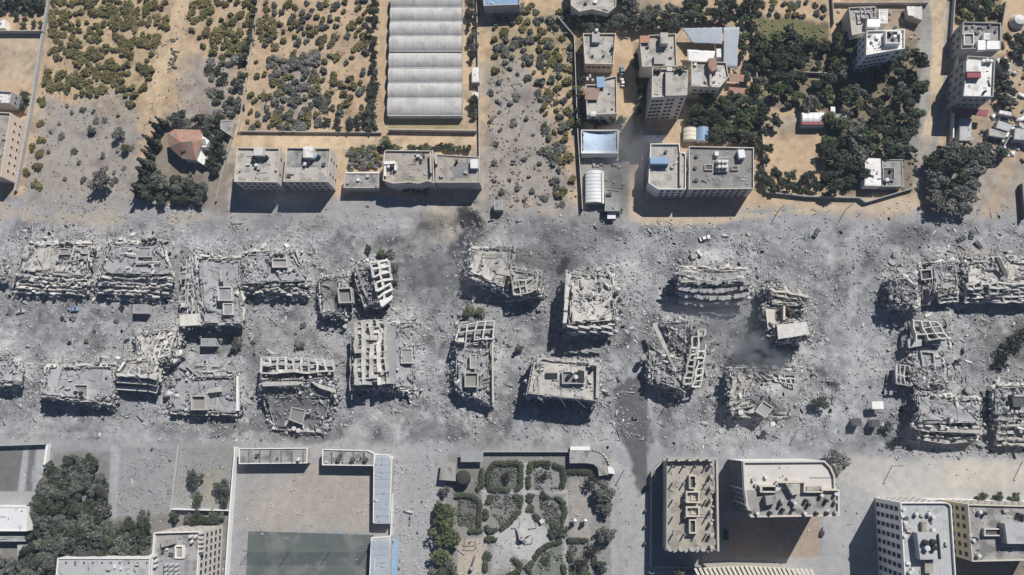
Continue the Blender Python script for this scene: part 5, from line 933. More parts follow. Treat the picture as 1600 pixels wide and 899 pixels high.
BL = house('apartment_building', 'tall cream block with arched top windows at the bottom left', 'building', [(243, 832), (314, 830), (306, 975), (232, 975)], 17.5, 'wall_cream', 'roof_grey', par=1.1, parmat='wall_white', wins=[wx(1, 12, 5, w=1.6, hh=1.7, z0=2.4, dz=3.4, u0=.02, u1=.98), wx(0, 5, 4, w=1.2, hh=1.3)])
on(BL, lambda p: (ring_box(p, rect(273, 853, 286, 873), 17.5, 1.6, .35, 'wall_white', 'roof_tan'), pbox(p, 'stair_roof', rect(256, 876, 288, 930), 17.5, 20, 'ash_slab'), [tank(p, x, y, 20, 'sheet_grey', .6) for x in (262, 270, 278) for y in (882, 889, 896)], pbox(p, 'cabin', [(250, 846), (272, 842), (273, 850), (252, 856)], 17.5, 19, 'roof_grey'), [tank(p, x, y, 17.6, 'tank_white', .6) for x, y in ((300, 838), (308, 838), (302, 846), (244, 868), (246, 876), (245, 884))], [pbox(p, 'arch_beam', [(310 + k * .3, 832 + k * 7), (316, 832 + k * 7), (316, 835 + k * 7), (310, 835 + k * 7)], 17.6, 19.4, 'wall_cream') for k in range(5)], clutter(p, [(255, 862), (262, 858), (268, 866), (292, 880)], 17.6, 16)))
# school yard canopies
for q, z, mt, lb in (([(374, 701), (481, 700), (480, 724), (374, 725)], 4.2, 'roof_grey', 'short flat canopy block in the upper left corner of the school yard'), ([(504, 702), (575, 704), (588, 710), (585, 728), (504, 727)], 4.2, 'roof_grey', 'flat canopy block in the upper right corner of the school yard'), ([(584, 710), (606, 710), (613, 718), (609, 818), (583, 817)], 4.5, 'sheet_grey', 'long pale panelled canopy along the right side of the school yard'), ([(580, 840), (610, 838), (606, 975), (574, 975)], 4.5, 'sheet_grey', 'pale canopy at the bottom edge below the long panelled one')):
    a = house('school_canopy', lb, 'building', q, z, 'wall_block', mt, par=.5 if mt == 'roof_grey' else .15, parmat='wall_white', group='canopy blocks round the school yard')
    if mt == 'sheet_grey':
        def seams(p):
            y0 = q[0][1]; n2 = 9 if y0 < 800 else 8
            for k in range(n2): yy = y0 + 6 + k * 11.5; pbox(p, 'roof_panel', [(585.5 if y0 < 800 else 580, yy), (609, yy), (609, yy + 10.6), (585 if y0 < 800 else 579.5, yy + 10.6)], 4.56, 4.66, 'net_grey')
        on(a, seams)
    else:
        def fins(p):
            for x in range(int(q[0][0]) + 14, int(q[1][0]) - 5, 17): pbox(p, 'roof_fin', [(x, 704), (x + 1, 704), (x + 1, 723), (x, 723)], 4.2, 5.0, 'roof_stained')
            clutter(p, [(q[0][0] + 28, 712), (q[0][0] + 60, 716)], 4.3, 17, ('metal_dark',))
            if q[0][0] < 400: tank(p, 468, 718, 4.3, 'tank_white')
            else: [tank(p, x, 718, 4.3, 'metal_dark', .9) for x in (530, 552, 572)]
        on(a, fins)
# low curved park wall-canopy
PW = thing('entrance_canopy', 'curved canopy at the rounded top right corner of the park', 'canopy', loc=(*P(910, 720)[:2], 0))
def parkc(p):
    out_ = [(890, 704), (924, 704)] + [(924 + 24 * math.sin(a), 728 - 24 * math.cos(a)) for a in np.linspace(.3, 1.35, 5)] + [(951, 742)]
    inn_ = [(936, 744), (934, 732), (928, 726), (918, 724), (890, 724)]
    pbox(p, 'canopy_roof', out_ + inn_, 2.8, 3.2, 'roof_grey')
    pbox(p, 'white_gate_wall', rect(891, 698, 922, 704), 0, 3.4, 'wall_white'); pbox(p, 'white_gate_wall', [(949, 728), (958, 732), (961, 741), (951, 740)], 0, 3.2, 'wall_white')
    for k, a in enumerate(np.linspace(.15, 1.3, 7)): x, y = 924 + 29 * math.sin(a), 732 - 29 * math.cos(a); pbox(p, 'wall_block', [(x - 2, y - 1.5), (x + 2, y - .5), (x + 2, y + 2), (x - 2, y + 1)], 0, 3.6, 'pale_panel')
on(PW, parkc)
SH = thing('broken_canopy', 'L-shaped broken canopy over the top left park corner', 'canopy', loc=(*P(715, 725)[:2], 0)); on(SH, lambda p: (pbox(p, 'canopy_roof', rect(720, 705, 755, 722), 2.8, 3.2, 'ash_slab'), pbox(p, 'canopy_roof', [(690, 722), (712, 722), (712, 752), (686, 750)], 2.8, 3.2, 'roof_grey')))
# unfinished roof block
UT = house('unfinished_building', 'unfinished block with column stubs casting short shadows over its tan roof', 'building', [(1042, 721), (1111, 720), (1113, 862), (1041, 862)], 12, 'wall_block', 'roof_tan', par=.25, parmat='wall_grey')
def stubs(p):
    for i in range(4):
        for j in range(6):
            x = 1050 + i * 17.5 + (j * .3); y = 728 + j * 26.5
            if 730 < y < 850 and 1070 < x < 1094 and j in (2, 3): continue
            v = P(x, y, 12); b = MB(); b.box((v.x, v.y, 13.6), (.4, .4, 3.1)); b.build('column_stub', 'wall_grey', p)
    for y0, y1 in ((743, 764), (812, 834)): ring_box(p, rect(1077, y0, 1088, y1), 12, 2.6, .4, 'wall_cream', 'metal_dark', 'stair_shaft')
    for y0, y1 in ((768, 786), (792, 808)): ring_box(p, rect(1072, y0, 1093, y1), 12, 3.2, .45, 'wall_cream', 'roof_tan', 'lift_room'); ring_box(p, rect(1080, y0 + 4, 1090, y1 - 4), 12, 2.2, .35, 'wall_cream', 'metal_dark', 'lift_shaft')
    for k in range(8): pbox(p, 'edge_column', rect(1110, 724 + k * 18.5, 1114, 728 + k * 18.5), 8, 14.8, 'wall_block')
    pbox(p, 'edge_beam', [(1119, 720), (1122, 720), (1124, 862), (1121, 862)], 11.6, 14.4, 'wall_block')
    pbox(p, 'lower_terrace', [(1113, 722), (1120, 722), (1122, 860), (1114, 860)], 0, 7.5, 'roof_grey')
    for k in range(7): pbox(p, 'cross_beam', [(1113, 726 + k * 21.5), (1121, 726 + k * 21.5), (1121, 728 + k * 21.5), (1113, 728 + k * 21.5)], 12.2, 13, 'wall_cream')
    for x in (1044, 1059, 1076, 1093, 1107): pbox(p, 'edge_column', rect(x, 717, x + 3.5, 721), 9, 15, 'wall_cream')
    pbox(p, 'edge_beam', [(1043, 715.5), (1122, 715), (1122, 717.5), (1043, 718)], 12.6, 15, 'wall_grey')
    for x in (1045, 1062, 1079, 1096, 1110): b = MB(); v = P(x, 858, 12); b.cyl((v.x, v.y, 12), .6, 1, 10); b.build('round_stub', 'wall_grey', p)
on(UT, stubs)
UU = house('apartment_building', 'L-roofed pale block with cluttered lower terrace and windowed left wall', 'building', [(1160, 721), (1287, 720), (1297, 730), (1303, 744), (1304, 764), (1310, 765), (1310, 806), (1172, 808), (1166, 790), (1162, 764)], 21.5, 'wall_white', 'roof_pink', par=1.0, parmat='wall_cream', pt=.5, wins=[wx(9, 9, 6, w=1.4, hh=1.9, z0=2.2, dz=3.3, u0=.04, u1=.98), wx(8, 3, 6, w=1.3, hh=1.9, z0=2.2, dz=3.3), wx(7, 3, 6, w=1.3, hh=1.9, z0=2.2, dz=3.3)])
def uroof(p):
    pbox(p, 'lower_terrace_roof', [(1165, 766), (1308, 766), (1308, 804), (1173, 805)], 21.6, 21.72, 'roof_grey')
    for q in ([(1186, 758), (1216, 758), (1216, 761), (1186, 761)], [(1214, 752), (1257, 752), (1257, 755), (1214, 755)], [(1256, 754), (1259, 754), (1259, 770), (1256, 770)], [(1258, 768), (1286, 768), (1286, 770), (1258, 770)], [(1284, 764), (1309, 764), (1309, 767), (1284, 767)], [(1188, 761), (1191, 761), (1191, 770), (1188, 770)], [(1212, 754), (1215, 754), (1215, 770), (1212, 770)], [(1190, 768), (1214, 768), (1214, 770), (1190, 770)]): pbox(p, 'terrace_wall', q, 21.7, 23.4, 'wall_cream')
    pbox(p, 'stair_opening', rect(1193, 762, 1211, 767), 21.7, 21.9, 'tank_black'); pbox(p, 'pergola_floor', rect(1261, 760, 1284, 767), 21.75, 22.1, 'roof_tan')
    pbox(p, 'stair_tower', [(1196, 776), (1212, 774), (1214, 786), (1198, 790)], 21.7, 24.6, 'roof_grey'); pbox(p, 'stair_tower', [(1228, 756), (1250, 756), (1250, 772), (1238, 774)], 21.7, 24, 'roof_cream')
    r = random.Random(5)
    for x, y in ((1220, 782), (1236, 782), (1240, 786), (1258, 782), (1262, 788), (1282, 774), (1290, 782), (1304, 772), (1304, 784), (1222, 796), (1238, 796), (1170, 800), (1182, 802), (1202, 801), (1256, 802), (1274, 802), (1290, 802), (1304, 801), (1218, 788)):
        tank(p, x, y, 21.8, r.choice(('tank_white', 'tank_black', 'wall_grey', 'tank_black')), .6, 1.7)
    clutter(p, [(1176, 750), (1180, 758), (1196, 746), (1166, 788), (1230, 748)], 21.7, 18)
on(UU, uroof)
UV = house('apartment_building', 'grey-white tower with many tall windows on its left wall, bottom right', 'building', [(1405, 785), (1478, 785), (1484, 790), (1496, 975), (1416, 975)], 19, 'wall_white', 'sheet_grey', par=1.0, wins=[wx(4, 12, 5, w=1.5, hh=2.2, z0=2.4, dz=3.6, u0=.02, u1=.98), wx(0, 6, 5)])
def vroof(p):
    pbox(p, 'lift_house', [(1433, 833), (1467, 832), (1469, 874), (1438, 875)], 19, 22.4, 'sheet_grey')
    for x, y in ((1444, 847), (1456, 846), (1446, 856), (1458, 855)): tank(p, x, y, 22.4, 'tank_black' if x != 1446 else 'tank_white', .9, 1.6)
    pbox(p, 'tan_stair', [(1440, 816), (1448, 816), (1449, 834), (1441, 834)], 19, 20.5, 'roof_tan'); pbox(p, 'tan_stair', [(1445, 876), (1458, 875), (1458, 896), (1446, 896)], 19, 20.6, 'roof_tan')
    for x, y in ((1410, 796), (1408, 806), (1412, 816), (1414, 824), (1430, 803), (1450, 803), (1456, 808), (1456, 828), (1412, 838), (1420, 894), (1424, 890)): tank(p, x, y, 19.1, rnd.choice(('tank_white', 'wall_grey', 'tank_white')), .65, 1.4)
    clutter(p, [(1415, 810), (1420, 830), (1452, 800), (1440, 806), (1478, 850), (1418, 880)], 19.1, 19); pbox(p, 'roof_seam', [(1466, 835), (1467.5, 835), (1471, 874), (1469.5, 874)], 22.4, 23.2, 'metal_dark')
on(UV, vroof)
UY = house('apartment_building', 'tower with ochre left wall and grey roof in the bottom right corner', 'building', [(1510, 788), (1660, 792), (1660, 874), (1517, 877)], 19, 'wall_yellow', 'roof_grey', par=.9, parmat='wall_cream', wins=[wx(3, 3, 5, w=1.5, hh=1.6, z0=2.4, dz=3.6, u0=.02, u1=.5), wx(3, 3, 5, w=1.5, hh=1.6, z0=2.4, dz=3.6, u0=.52, u1=.98), wx(0, 12, 5)])
on(UY, lambda p: (ring_box(p, [(1538, 826), (1566, 826), (1566, 838), (1538, 838)], 19, 1.6, .4, 'wall_cream', 'metal_dark'), pbox(p, 'stair_tower', [(1570, 818), (1640, 818), (1640, 850), (1574, 850)], 19, 22.5, 'sheet_grey'), [tank(p, x, y, 19.1, m_, .65) for x, y, m_ in ((1536, 802), (1529, 800), (1519, 844), (1522, 842), (1527, 868), (1596, 806), (1590, 804), (1598, 826))], clutter(p, [(1570, 798), (1516, 836), (1598, 812)], 19.1, 20)) if False else (ring_box(p, [(1538, 826), (1566, 826), (1566, 838), (1538, 838)], 19, 1.6, .4, 'wall_cream', 'metal_dark'), pbox(p, 'stair_tower', [(1570, 818), (1640, 818), (1640, 850), (1574, 850)], 19, 22.5, 'sheet_grey'), [tank(p, x, y, 19.1, 'tank_white' if x % 2 else 'tank_black', .65) for x, y in ((1536, 802), (1529, 800), (1519, 844), (1522, 842), (1527, 868), (1596, 806), (1590, 804))], clutter(p, [(1570, 798), (1516, 836), (1598, 812)], 19.1, 20)))
SX = thing('slatted_roof_hall', 'curved cream slatted roof poking in at the bottom edge', 'building', loc=(*P(1180, 920)[:2], 0))
def slats(p):
    pbox(p, 'roof_base', [(1104, 886), (1150, 884), (1225, 886), (1256, 902), (1275, 975), (1080, 975)], 0, 7.6, 'wall_block')
    for k in range(26):
        x = 1086 + k * 7.2; y0 = 884 + abs(x - 1165) * .05; A = P(x, y0, 8); B = P(x + 40, y0 + 75, 8); b = MB(); b.bar(A, B, .9, .4); b.build('roof_slat', 'slat_cream', p)
on(SX, slats)
print('houses', time.time() - T0)
# ------------------------------------------------------------------ boundary walls, fences
def wall_run(name, label, pts, h=2.0, t=.3, mat='wall_block', cat='wall', cap=None):
    w = [P(x, y) for x, y in pts]; root = thing(name, label, cat, loc=(w[0].x, w[0].y, 0)); o0 = w[0]
    for i in range(len(w) - 1):
        a, c = w[i] - o0, w[i + 1] - o0; e = (c - a).normalized(); n2 = Vector((-e.y, e.x, 0)) * t / 2; L = (c - a).length; k = max(1, round(L / 9))
        for s in range(k):
            p, q = a.lerp(c, s / k), a.lerp(c, (s + 1) / k - .0); q = q - e * .03; b = MB(); hh = h * rnd.uniform(.96, 1.04)
            b.prism([tuple((p - n2)[:2]), tuple((q - n2)[:2]), tuple((q + n2)[:2]), tuple((p + n2)[:2])], -.3, hh); b.build('wall_panel', mat, root)
    return root
WR = wall_run
WR('boundary_wall', 'long pale wall and strip on the left side of the shrub field', [(81, -10), (68, 65), (50, 180), (27, 300)], 1.8, .9, 'wall_grey')
WR('boundary_wall', 'dark wall across the top of the walled sand yard', [(-10, 53), (72, 53)], 2.6, .3)
WR('boundary_wall', 'short wall right of the villa garden shed', [(368, 196), (352, 262), (339, 316)], 1.6, .35, 'wall_grey')
WR('boundary_wall', 'wall dividing the two sandy shrub fields', [(407, -10), (392, 90), (374, 208)], 1.6, .3)
WR('boundary_wall', 'low wall north of the sandy lane, below the shrub fields', [(376, 207), (597, 209)], 1.5, .3)
WR('boundary_wall', 'pale double wall under the greenhouse', [(608, 205), (745, 207)], 2.2, .35, 'wall_cream')
WR('boundary_wall', 'long upright wall right of the greenhouse beside the sandy track', [(745, -10), (748, 120), (750, 290)], 1.8, .3)
WR('boundary_wall', 'dark tall wall between scrub field and houses', [(897, 60), (902, 200), (910, 330)], 2.6, .3)
WR('boundary_wall', 'short wall joining the scrub wall to the top house', [(870, 28), (897, 60)], 2.2, .3)
WR('boundary_wall', 'wall left of the two grey and tan roofed blocks beside the lane', [(1002, 205), (1004, 300)], 2.2, .3)
WR('boundary_wall', 'wall along the tree row right of the nursery', [(1168, -10), (1178, 90), (1188, 200), (1196, 302)], 2.2, .3)
WR('boundary_wall', 'dark curving wall below the sand square and tree grove', [(1196, 302), (1260, 309), (1340, 311), (1350, 318), (1425, 296)], 1.8, .35, 'wall_grey')
WR('boundary_wall', 'wall between green crop plot and lower garden', [(1176, 112), (1300, 118), (1330, 118)], 1.8, .3, 'wall_grey')
WR('boundary_wall', 'wall along the left side of the gravel road', [(1298, -10), (1301, 40)], 1.8, .3)
WR('boundary_wall', 'wall along the top of the white block garden', [(1300, 8), (1448, 8)], 2, .3)
WR('boundary_wall', 'wall along the right side of the gravel road', [(1489, -10), (1484, 60)], 2.4, .3)
WR('boundary_wall', 'long white yard wall left of the maroon awning', [(1492, 88), (1486, 160), (1484, 220)], 2.8, .5, 'wall_white')
WR('boundary_wall', 'dark slanting wall near the top right corner', [(1566, 8), (1560, 45)], 2.6, .4, 'metal_dark')
WR('boundary_wall', 'broken wall around the pit at the right edge', [(1560, 238), (1572, 216), (1610, 232)], 2.6, .4, 'wall_grey')
WR('boundary_wall', 'wall stub at the right edge above the bombed band', [(1591, 290), (1595, 345)], 2.6, .3, 'metal_dark')
WR('school_wall', 'tall white wall along the left of the school yard', [(372, 698), (364, 800), (357, 910)], 3, .5, 'wall_white')
WR('field_wall', 'pale wall between the two ash fields at bottom left', [(282, 695), (276, 745), (270, 800)], 1.6, .8, 'wall_grey')
WR('field_wall', 'wall below the small tree plot left of the school', [(272, 795), (362, 797)], 2.4, .3, 'wall_white')
WR('field_wall', 'pale strip wall left of the grove', [(78, 694), (73, 732)], 1.6, 1.0, 'wall_white')
WR('field_wall', 'wall along the top of the lawn plots at left edge', [(-10, 697), (78, 694)], 2.4, .3, 'wall_grey')
WR('park_fence', 'thin wall along the top edge of the park', [(757, 706), (888, 706)], 2, .3, 'wall_grey')
WR('yard_wall', 'left dark boundary wall of the unfinished block', [(1017, 738), (1016, 884)], 3, .4, 'wall_grey')
WR('yard_wall', 'bottom boundary wall of the unfinished block', [(1016, 884), (1095, 886)], 3, .4, 'wall_grey')
WR('yard_wall', 'angled wall at the upper left of the unfinished block', [(1017, 738), (1040, 714)], 2.4, .6, 'wall_grey')
WR('street_wall', 'low wall along the street above the bottom right towers', [(1380, 779), (1482, 780), (1610, 784)], 1.4, .4, 'wall_white')
WR('street_wall', 'pale wall along the right of the school canopies', [(615, 712), (614, 800), (610, 900)], 2.6, .35, 'wall_white')
q = [P(613, 842), P(622, 842), P(620, 930), P(610, 930)]; b = MB(); b.prism([tuple(v[:2]) for v in q], 0, .12); tag(b.build('painted_pavement', 'paint_blue'), 'blue painted pavement strip beside the school', kind='structure')
q = [(388, 830), (584, 836), (576, 975), (380, 975)]; b = MB(); b.prism(W2(q), 0, .06); tag(b.build('sports_pitch', 'turf'), 'dark green pitch at the bottom of the school yard', kind='structure')
net = thing('ball_net', 'tall netting with poles along the top of the dark pitch', 'net', loc=(*P(480, 845)[:2], 0))
def netf(p):
    for x in (392, 455, 518, 576): v = P(x, 858); b = MB(); b.bar((v.x, v.y, 0), (v.x, v.y, 7), .16, .16); b.build('pole', 'metal_dark', p)
    b = MB()
    for k in range(9): z = .4 + k * .8; A, B = P(392, 858), P(576, 858); b.bar((A.x, A.y, z), (B.x, B.y, z), .05, .05)
    for k in range(60): A, B = P(392, 858), P(576, 858); v = A.lerp(B, k / 59); b.bar((v.x, v.y, 0), (v.x, v.y, 7), .04, .04)
    tag(b.build('net_cords', 'cord', p), kind='stuff')
    A = [(386, 829), (584, 834)]; b = MB()
    for k in range(12): x = 388 + k * 17; v0 = P(x, 831); v1 = P(x + 6, 875 + (k % 3) * 14); b.bar((v0.x, v0.y, .15), (v1.x, v1.y, .15), .12, .05)
    tag(b.build('slack_cords', 'cord', p), kind='stuff')
on(net, netf)
# ------------------------------------------------------------------ foliage
def leaf_mesh(name, blobs, n, size, mat, seed, flat=.6, var=.35):
    """blobs: (x,y,z,rx,ry,rz); leaf clump quads near the blob surfaces"""
    g = np.random.default_rng(seed); B = np.array(blobs, float); wts = B[:, 3] * B[:, 4]; wts = wts / wts.sum(); bi = g.choice(len(B), n, p=wts)
    d = g.normal(0, 1, (n, 3)); d /= np.linalg.norm(d, axis=1, keepdims=True); d[:, 2] = np.where(g.uniform(0, 1, n) < .75, np.abs(d[:, 2]), d[:, 2])
    rr = g.uniform(.5, 1.25, n) ** .7; c = B[bi, :3] + d * B[bi, 3:6] * rr[:, None]
    nrm = d * .6 + g.normal(0, flat * .7, (n, 3)) + np.array([.15, .2, .6]); nrm /= np.linalg.norm(nrm, axis=1, keepdims=True)
    a = np.cross(nrm, g.normal(0, 1, (n, 3))); a /= np.linalg.norm(a, axis=1, keepdims=True); b = np.cross(nrm, a)
    s = (size * np.exp(g.normal(0, .35, n)))[:, None]
    v = np.stack([c - a * s - b * s * .55, c + a * s * .9 - b * s * .7, c + a * s * .8 + b * s * .8, c - a * s * .7 + b * s * .6 + nrm * s * .25], 1)
    tone = np.clip(g.uniform(.15, 1, n) * .8 + var * (g.uniform(0, 1, len(B))[bi] - .4), 0, 1.2)
    return mesh_np(name, v.reshape(-1, 3), np.arange(4 * n).reshape(-1, 4), mat, tone=tone)
def crown_blobs(r, rad, h, k, seed):
    out = []
    for i in range(k):
        a = r.uniform(0, 6.28); q = rad * r.uniform(.2, .85) if i else 0
        s = rad * r.uniform(.2, .46) if i else rad * .5
        out.append((q * math.cos(a), q * math.sin(a), h * r.uniform(.55, .85) if i else h * .72, s, s * r.uniform(.8, 1.1), s * r.uniform(.6, .85)))
    return out
LEAFM = ('leaf_dark', 'leaf_green', 'leaf_olive', 'leaf_grey', 'leaf_ashy', 'leaf_burnt')
TREE = {}
def tree_meshes(mat, v):
    if (mat, v) not in TREE:
        r = random.Random(hash((LEAFM.index(mat), v)) & 999); thin = mat in ('leaf_burnt',)
        TREE[(mat, v)] = leaf_mesh('crown', crown_blobs(r, 1, 1.3, 13, v), 520 if thin else 800, .075 if not thin else .06, mat, v * 7 + 1)
    return TREE[(mat, v)]
def trunk_mesh(seed):
    r = random.Random(seed); b = MB(); b.cyl((0, 0, 0), .055, .75, 7)
    for i in range(5): a = i * 1.26 + r.uniform(-.3, .3); b.bar((0, 0, .45 + .05 * i), (math.cos(a) * .5, math.sin(a) * .5, .95 + r.uniform(0, .2)), .035, .035)
    return b.mesh('trunk', 'bark')
TRK = [trunk_mesh(i) for i in range(3)]
def tree(px, py, rad, label, mat='leaf_dark', group=None, hk=1.0, name='tree', h0=False, cat='tree'):
    q = P(px, py); z = Hs(q.x, q.y) if h0 else 0; mat = 'leaf_green' if mat == 'leaf_olive' else mat
    root = thing(name, label, cat, group, (q.x, q.y, z), rnd.uniform(0, 6.28)); root.scale = (rad, rad, rad * hk)
    link('crown', tree_meshes(mat, rnd.randrange(5)), root); link('trunk', rnd.choice(TRK), root); return root
SHR = {}
def shrub(px, py, rad, label, mat, group=None, name='shrub', z=0):
    v = rnd.randrange(6)
    if (mat, v) not in SHR:
        r = random.Random(v * 3 + LEAFM.index(mat)); bl = [(r.uniform(-.55, .55), r.uniform(-.55, .55), .3, r.uniform(.3, .55), r.uniform(.3, .5), .42) for _ in range(6)]
        SHR[(mat, v)] = leaf_mesh('shrub', bl, 210, .14, mat, v + 50, flat=.8)
    q = P(px, py); o = link(name, SHR[(mat, v)], None, (q.x, q.y, z), (0, 0, rnd.uniform(0, 6.28))); s = rad; o.scale = (s * rnd.uniform(.8, 1.25), s * rnd.uniform(.8, 1.25), s * rnd.uniform(.45, .75))
    return tag(o, label, 'shrub', group)
def inpoly(x, y, poly): return float(sdp(np.array([float(x)]), np.array([float(y)]), poly)[0]) < 0
def poisson(poly, n, dmin, avoid=(), tries=40, seed=0, dens=None):
    r = random.Random(seed); xs = [p[0] for p in poly]; ys = [p[1] for p in poly]; out = []; t = 0
    while len(out) < n and t < n * tries:
        t += 1; x, y = r.uniform(min(xs), max(xs)), r.uniform(min(ys), max(ys))
        if not inpoly(x, y, poly) or any(inpoly(x, y, a) for a in avoid): continue
        if dens and r.random() > dens(x, y): continue
        if all((x - a) ** 2 + (y - b) ** 2 > dmin * dmin for a, b in out): out.append((x, y))
    return out
# the shrub fields (about 300 countable ones, the rest one joined object)
ALLS = []
def fieldshrubs(poly, n, dmin, rr, mats, label, group, seed, avoid=(), dens=None, maxn=60):
    pts = poisson(poly, n, dmin, avoid, seed=seed, dens=dens); r = random.Random(seed)
    L = [(x, y, r.uniform(*rr), r.choice(mats)) for x, y in pts]; L.sort(key=lambda t: -t[2]); ALLS.append((L, label, group, maxn))
nzA = lambda s, th: (lambda x, y: 1.0 if float(vn(x / 34 + s, y / 26 + s, s)) > th else .12)
OL = ('leaf_olive',)
fieldshrubs([(84, 0), (262, 0), (258, 50), (240, 60), (150, 95), (85, 90), (78, 60)], 90, 9, (1.4, 3.1), OL, 'low olive shrub crowded with its like at the top of the left field', 'crowded shrubs at the top of the left field', 1, maxn=80, dens=nzA(3, .30))
fieldshrubs([(78, 90), (255, 60), (235, 130), (205, 175), (190, 140), (160, 150), (70, 140)], 60, 9, (1.5, 3.2), OL, 'spaced olive shrub on open sand in the middle of the left field', 'spaced shrubs of the left field', 2, maxn=36, dens=nzA(7, .38))
fieldshrubs([(62, 150), (80, 150), (60, 300), (40, 290)], 8, 16, (2, 3), OL, 'olive shrub along the long pale wall at left', 'shrubs along the left wall', 3, maxn=8)
fieldshrubs([(100, 150), (200, 150), (220, 240), (190, 290), (80, 290), (70, 200)], 26, 14, (.8, 2.2), ('leaf_ashy', 'leaf_grey', 'leaf_ashy'), 'dust-coated grey shrub in the ashen part of the left field', 'dusty shrubs in the ashen left field', 4, maxn=20)
fieldshrubs([(298, 0), (402, 0), (390, 90), (340, 95), (300, 60)], 46, 10, (1.5, 3.0), OL, 'olive shrub in the strip field right of the dirt track', 'shrubs right of the dirt track', 5, maxn=30, dens=nzA(9, .33))
fieldshrubs([(320, 95), (388, 92), (374, 185), (345, 185), (330, 140)], 24, 11, (1.6, 3.0), ('leaf_grey', 'leaf_dark', 'leaf_ashy'), 'grey-dusted bush behind the villa garden', 'dusty bushes behind the villa', 6, maxn=20)
fieldshrubs([(408, 0), (580, 0), (572, 60), (405, 80)], 66, 10, (1.3, 2.9), OL + ('leaf_olive', 'leaf_grey'), 'olive shrub in the upper part of the field left of greenhouse', 'shrubs in the upper greenhouse field', 7, maxn=30, dens=nzA(13, .3))
fieldshrubs([(402, 80), (574, 60), (566, 195), (380, 203), (390, 130)], 78, 10, (1.3, 2.9), OL + ('leaf_olive', 'leaf_grey'), 'olive shrub in the lower part of the field left of greenhouse', 'shrubs in the lower greenhouse field', 8, maxn=34, dens=nzA(15, .34))
fieldshrubs([(425, 90), (500, 80), (505, 175), (470, 205), (430, 205)], 50, 8, (1.6, 2.8), ('leaf_ashy', 'leaf_grey'), 'ash-grey shrub in the dusty patch left of greenhouse', 'ash-grey shrubs left of the greenhouse', 9, maxn=20)
fieldshrubs([(768, 15), (898, 15), (896, 300), (870, 320), (850, 200), (820, 110), (770, 110)], 100, 10.5, (1.2, 3.1), ('leaf_olive', 'leaf_grey'), 'brownish scrub bush in the wild field left of the houses', 'scrub bushes in the wild field', 10, maxn=60)
fieldshrubs([(765, 120), (815, 110), (880, 320), (765, 320)], 30, 16, (.8, 2.0), ('leaf_ashy', 'leaf_ashy', 'leaf_grey'), 'pale ash-dusted weed clump in the wild field', 'ash-dusted weeds in the wild field', 12, maxn=10)
fieldshrubs([(1170, 0), (1292, 0), (1292, 34), (1176, 22)], 22, 9, (1.2, 2), ('leaf_grey', 'leaf_olive'), 'small grey bush on sand at the top edge above the crop plot', 'small bushes above the crop plot', 13, maxn=10)
fieldshrubs([(200, 480), (520, 500), (520, 560), (350, 560), (60, 550), (60, 500)], 22, 16, (.8, 1.7), ('leaf_grey', 'leaf_ashy', 'leaf_burnt'), 'small ash-covered weed between the two rows of ruins', 'ash-covered weeds between the ruins', 14, maxn=12)
fieldshrubs([(545, 230), (598, 232), (592, 262), (545, 262)], 26, 6.5, (1.3, 2.2), ('leaf_grey', 'leaf_ashy', 'leaf_olive'), 'grey-green garden bush above the low workshop', 'garden bushes above the workshop', 16, maxn=14)
fieldshrubs([(1188, 60), (1296, 66), (1296, 78), (1186, 74)], 30, 6, (1.5, 2.2), ('leaf_green', 'leaf_olive'), 'bright green crop clump in the right hand crop plot', 'crop clumps', 17, maxn=6)
nS = 0; rest = []
for L, lab, grp, mx in ALLS:
    mx = int(mx * .8)
    for i, (x, y, s, m) in enumerate(L):
        if i < mx and nS < 290: shrub(x, y, s, lab, m, grp); nS += 1
        else: rest.append((x, y, s, m))
print('shrubs', nS, 'rest', len(rest))
bym = {}
for x, y, s, m in rest: q = P(x, y); bym.setdefault(m, []).append((q.x, q.y, s))
adjs = {'leaf_olive': 'olive', 'leaf_green': 'green', 'leaf_grey': 'grey-green', 'leaf_ashy': 'ash-dusted', 'leaf_dark': 'dark green', 'leaf_burnt': 'burnt black'}
for m, L in bym.items():
    bl = []
    for x, y, s in L:
        for _ in range(4): bl.append((x + rnd.uniform(-.5, .5) * s, y + rnd.uniform(-.5, .5) * s, .3 * s, s * .45, s * .45, s * .36))
    adj = {'leaf_olive': 'olive', 'leaf_green': 'green', 'leaf_grey': 'grey-green', 'leaf_ashy': 'ash-dusted', 'leaf_dark': 'dark green', 'leaf_burnt': 'burnt black'}[m]
    tag(link('low_scrub', leaf_mesh('low_scrub', bl, 150 * len(L), .3, m, 77)), 'smaller %s scrub growing between the shrubs of the fields' % adj, kind='stuff')
# trees
MASS = {}
def grove(poly, n, dmin, rr, mats, label, group, seed, hk=1.1, avoid=()):
    r = random.Random(seed); L = [(x, y, r.uniform(*rr), r.choice(mats)) for x, y in poisson(poly, n, dmin, avoid, seed=seed)]; L.sort(key=lambda t: -t[2])
    L = [(a, b, c, 'leaf_green' if m == 'leaf_olive' else m) for a, b, c, m in L]; k = len(L) if len(L) <= 6 else 6 + int((len(L) - 6) * .36)
    for i, (x, y, s, m) in enumerate(L):
        if i < k: tree(x, y, s, label, m, group, hk * r.uniform(.85, 1.15))
        else: q = P(x, y); MASS.setdefault(m, []).append((q.x, q.y, s))
DK = ('leaf_dark', 'leaf_dark', 'leaf_green'); DG = ('leaf_dark', 'leaf_grey')
grove([(66, 775), (75, 740), (110, 720), (150, 715), (168, 740), (175, 815), (235, 820), (238, 866), (160, 868), (52, 880), (52, 800)], 105, 11.5, (2.4, 3.7), ('leaf_dark', 'leaf_grey', 'leaf_dark', 'leaf_grey'), 'dark olive-green tree in the dense grove at bottom left', 'trees of the dense bottom left grove', 21)
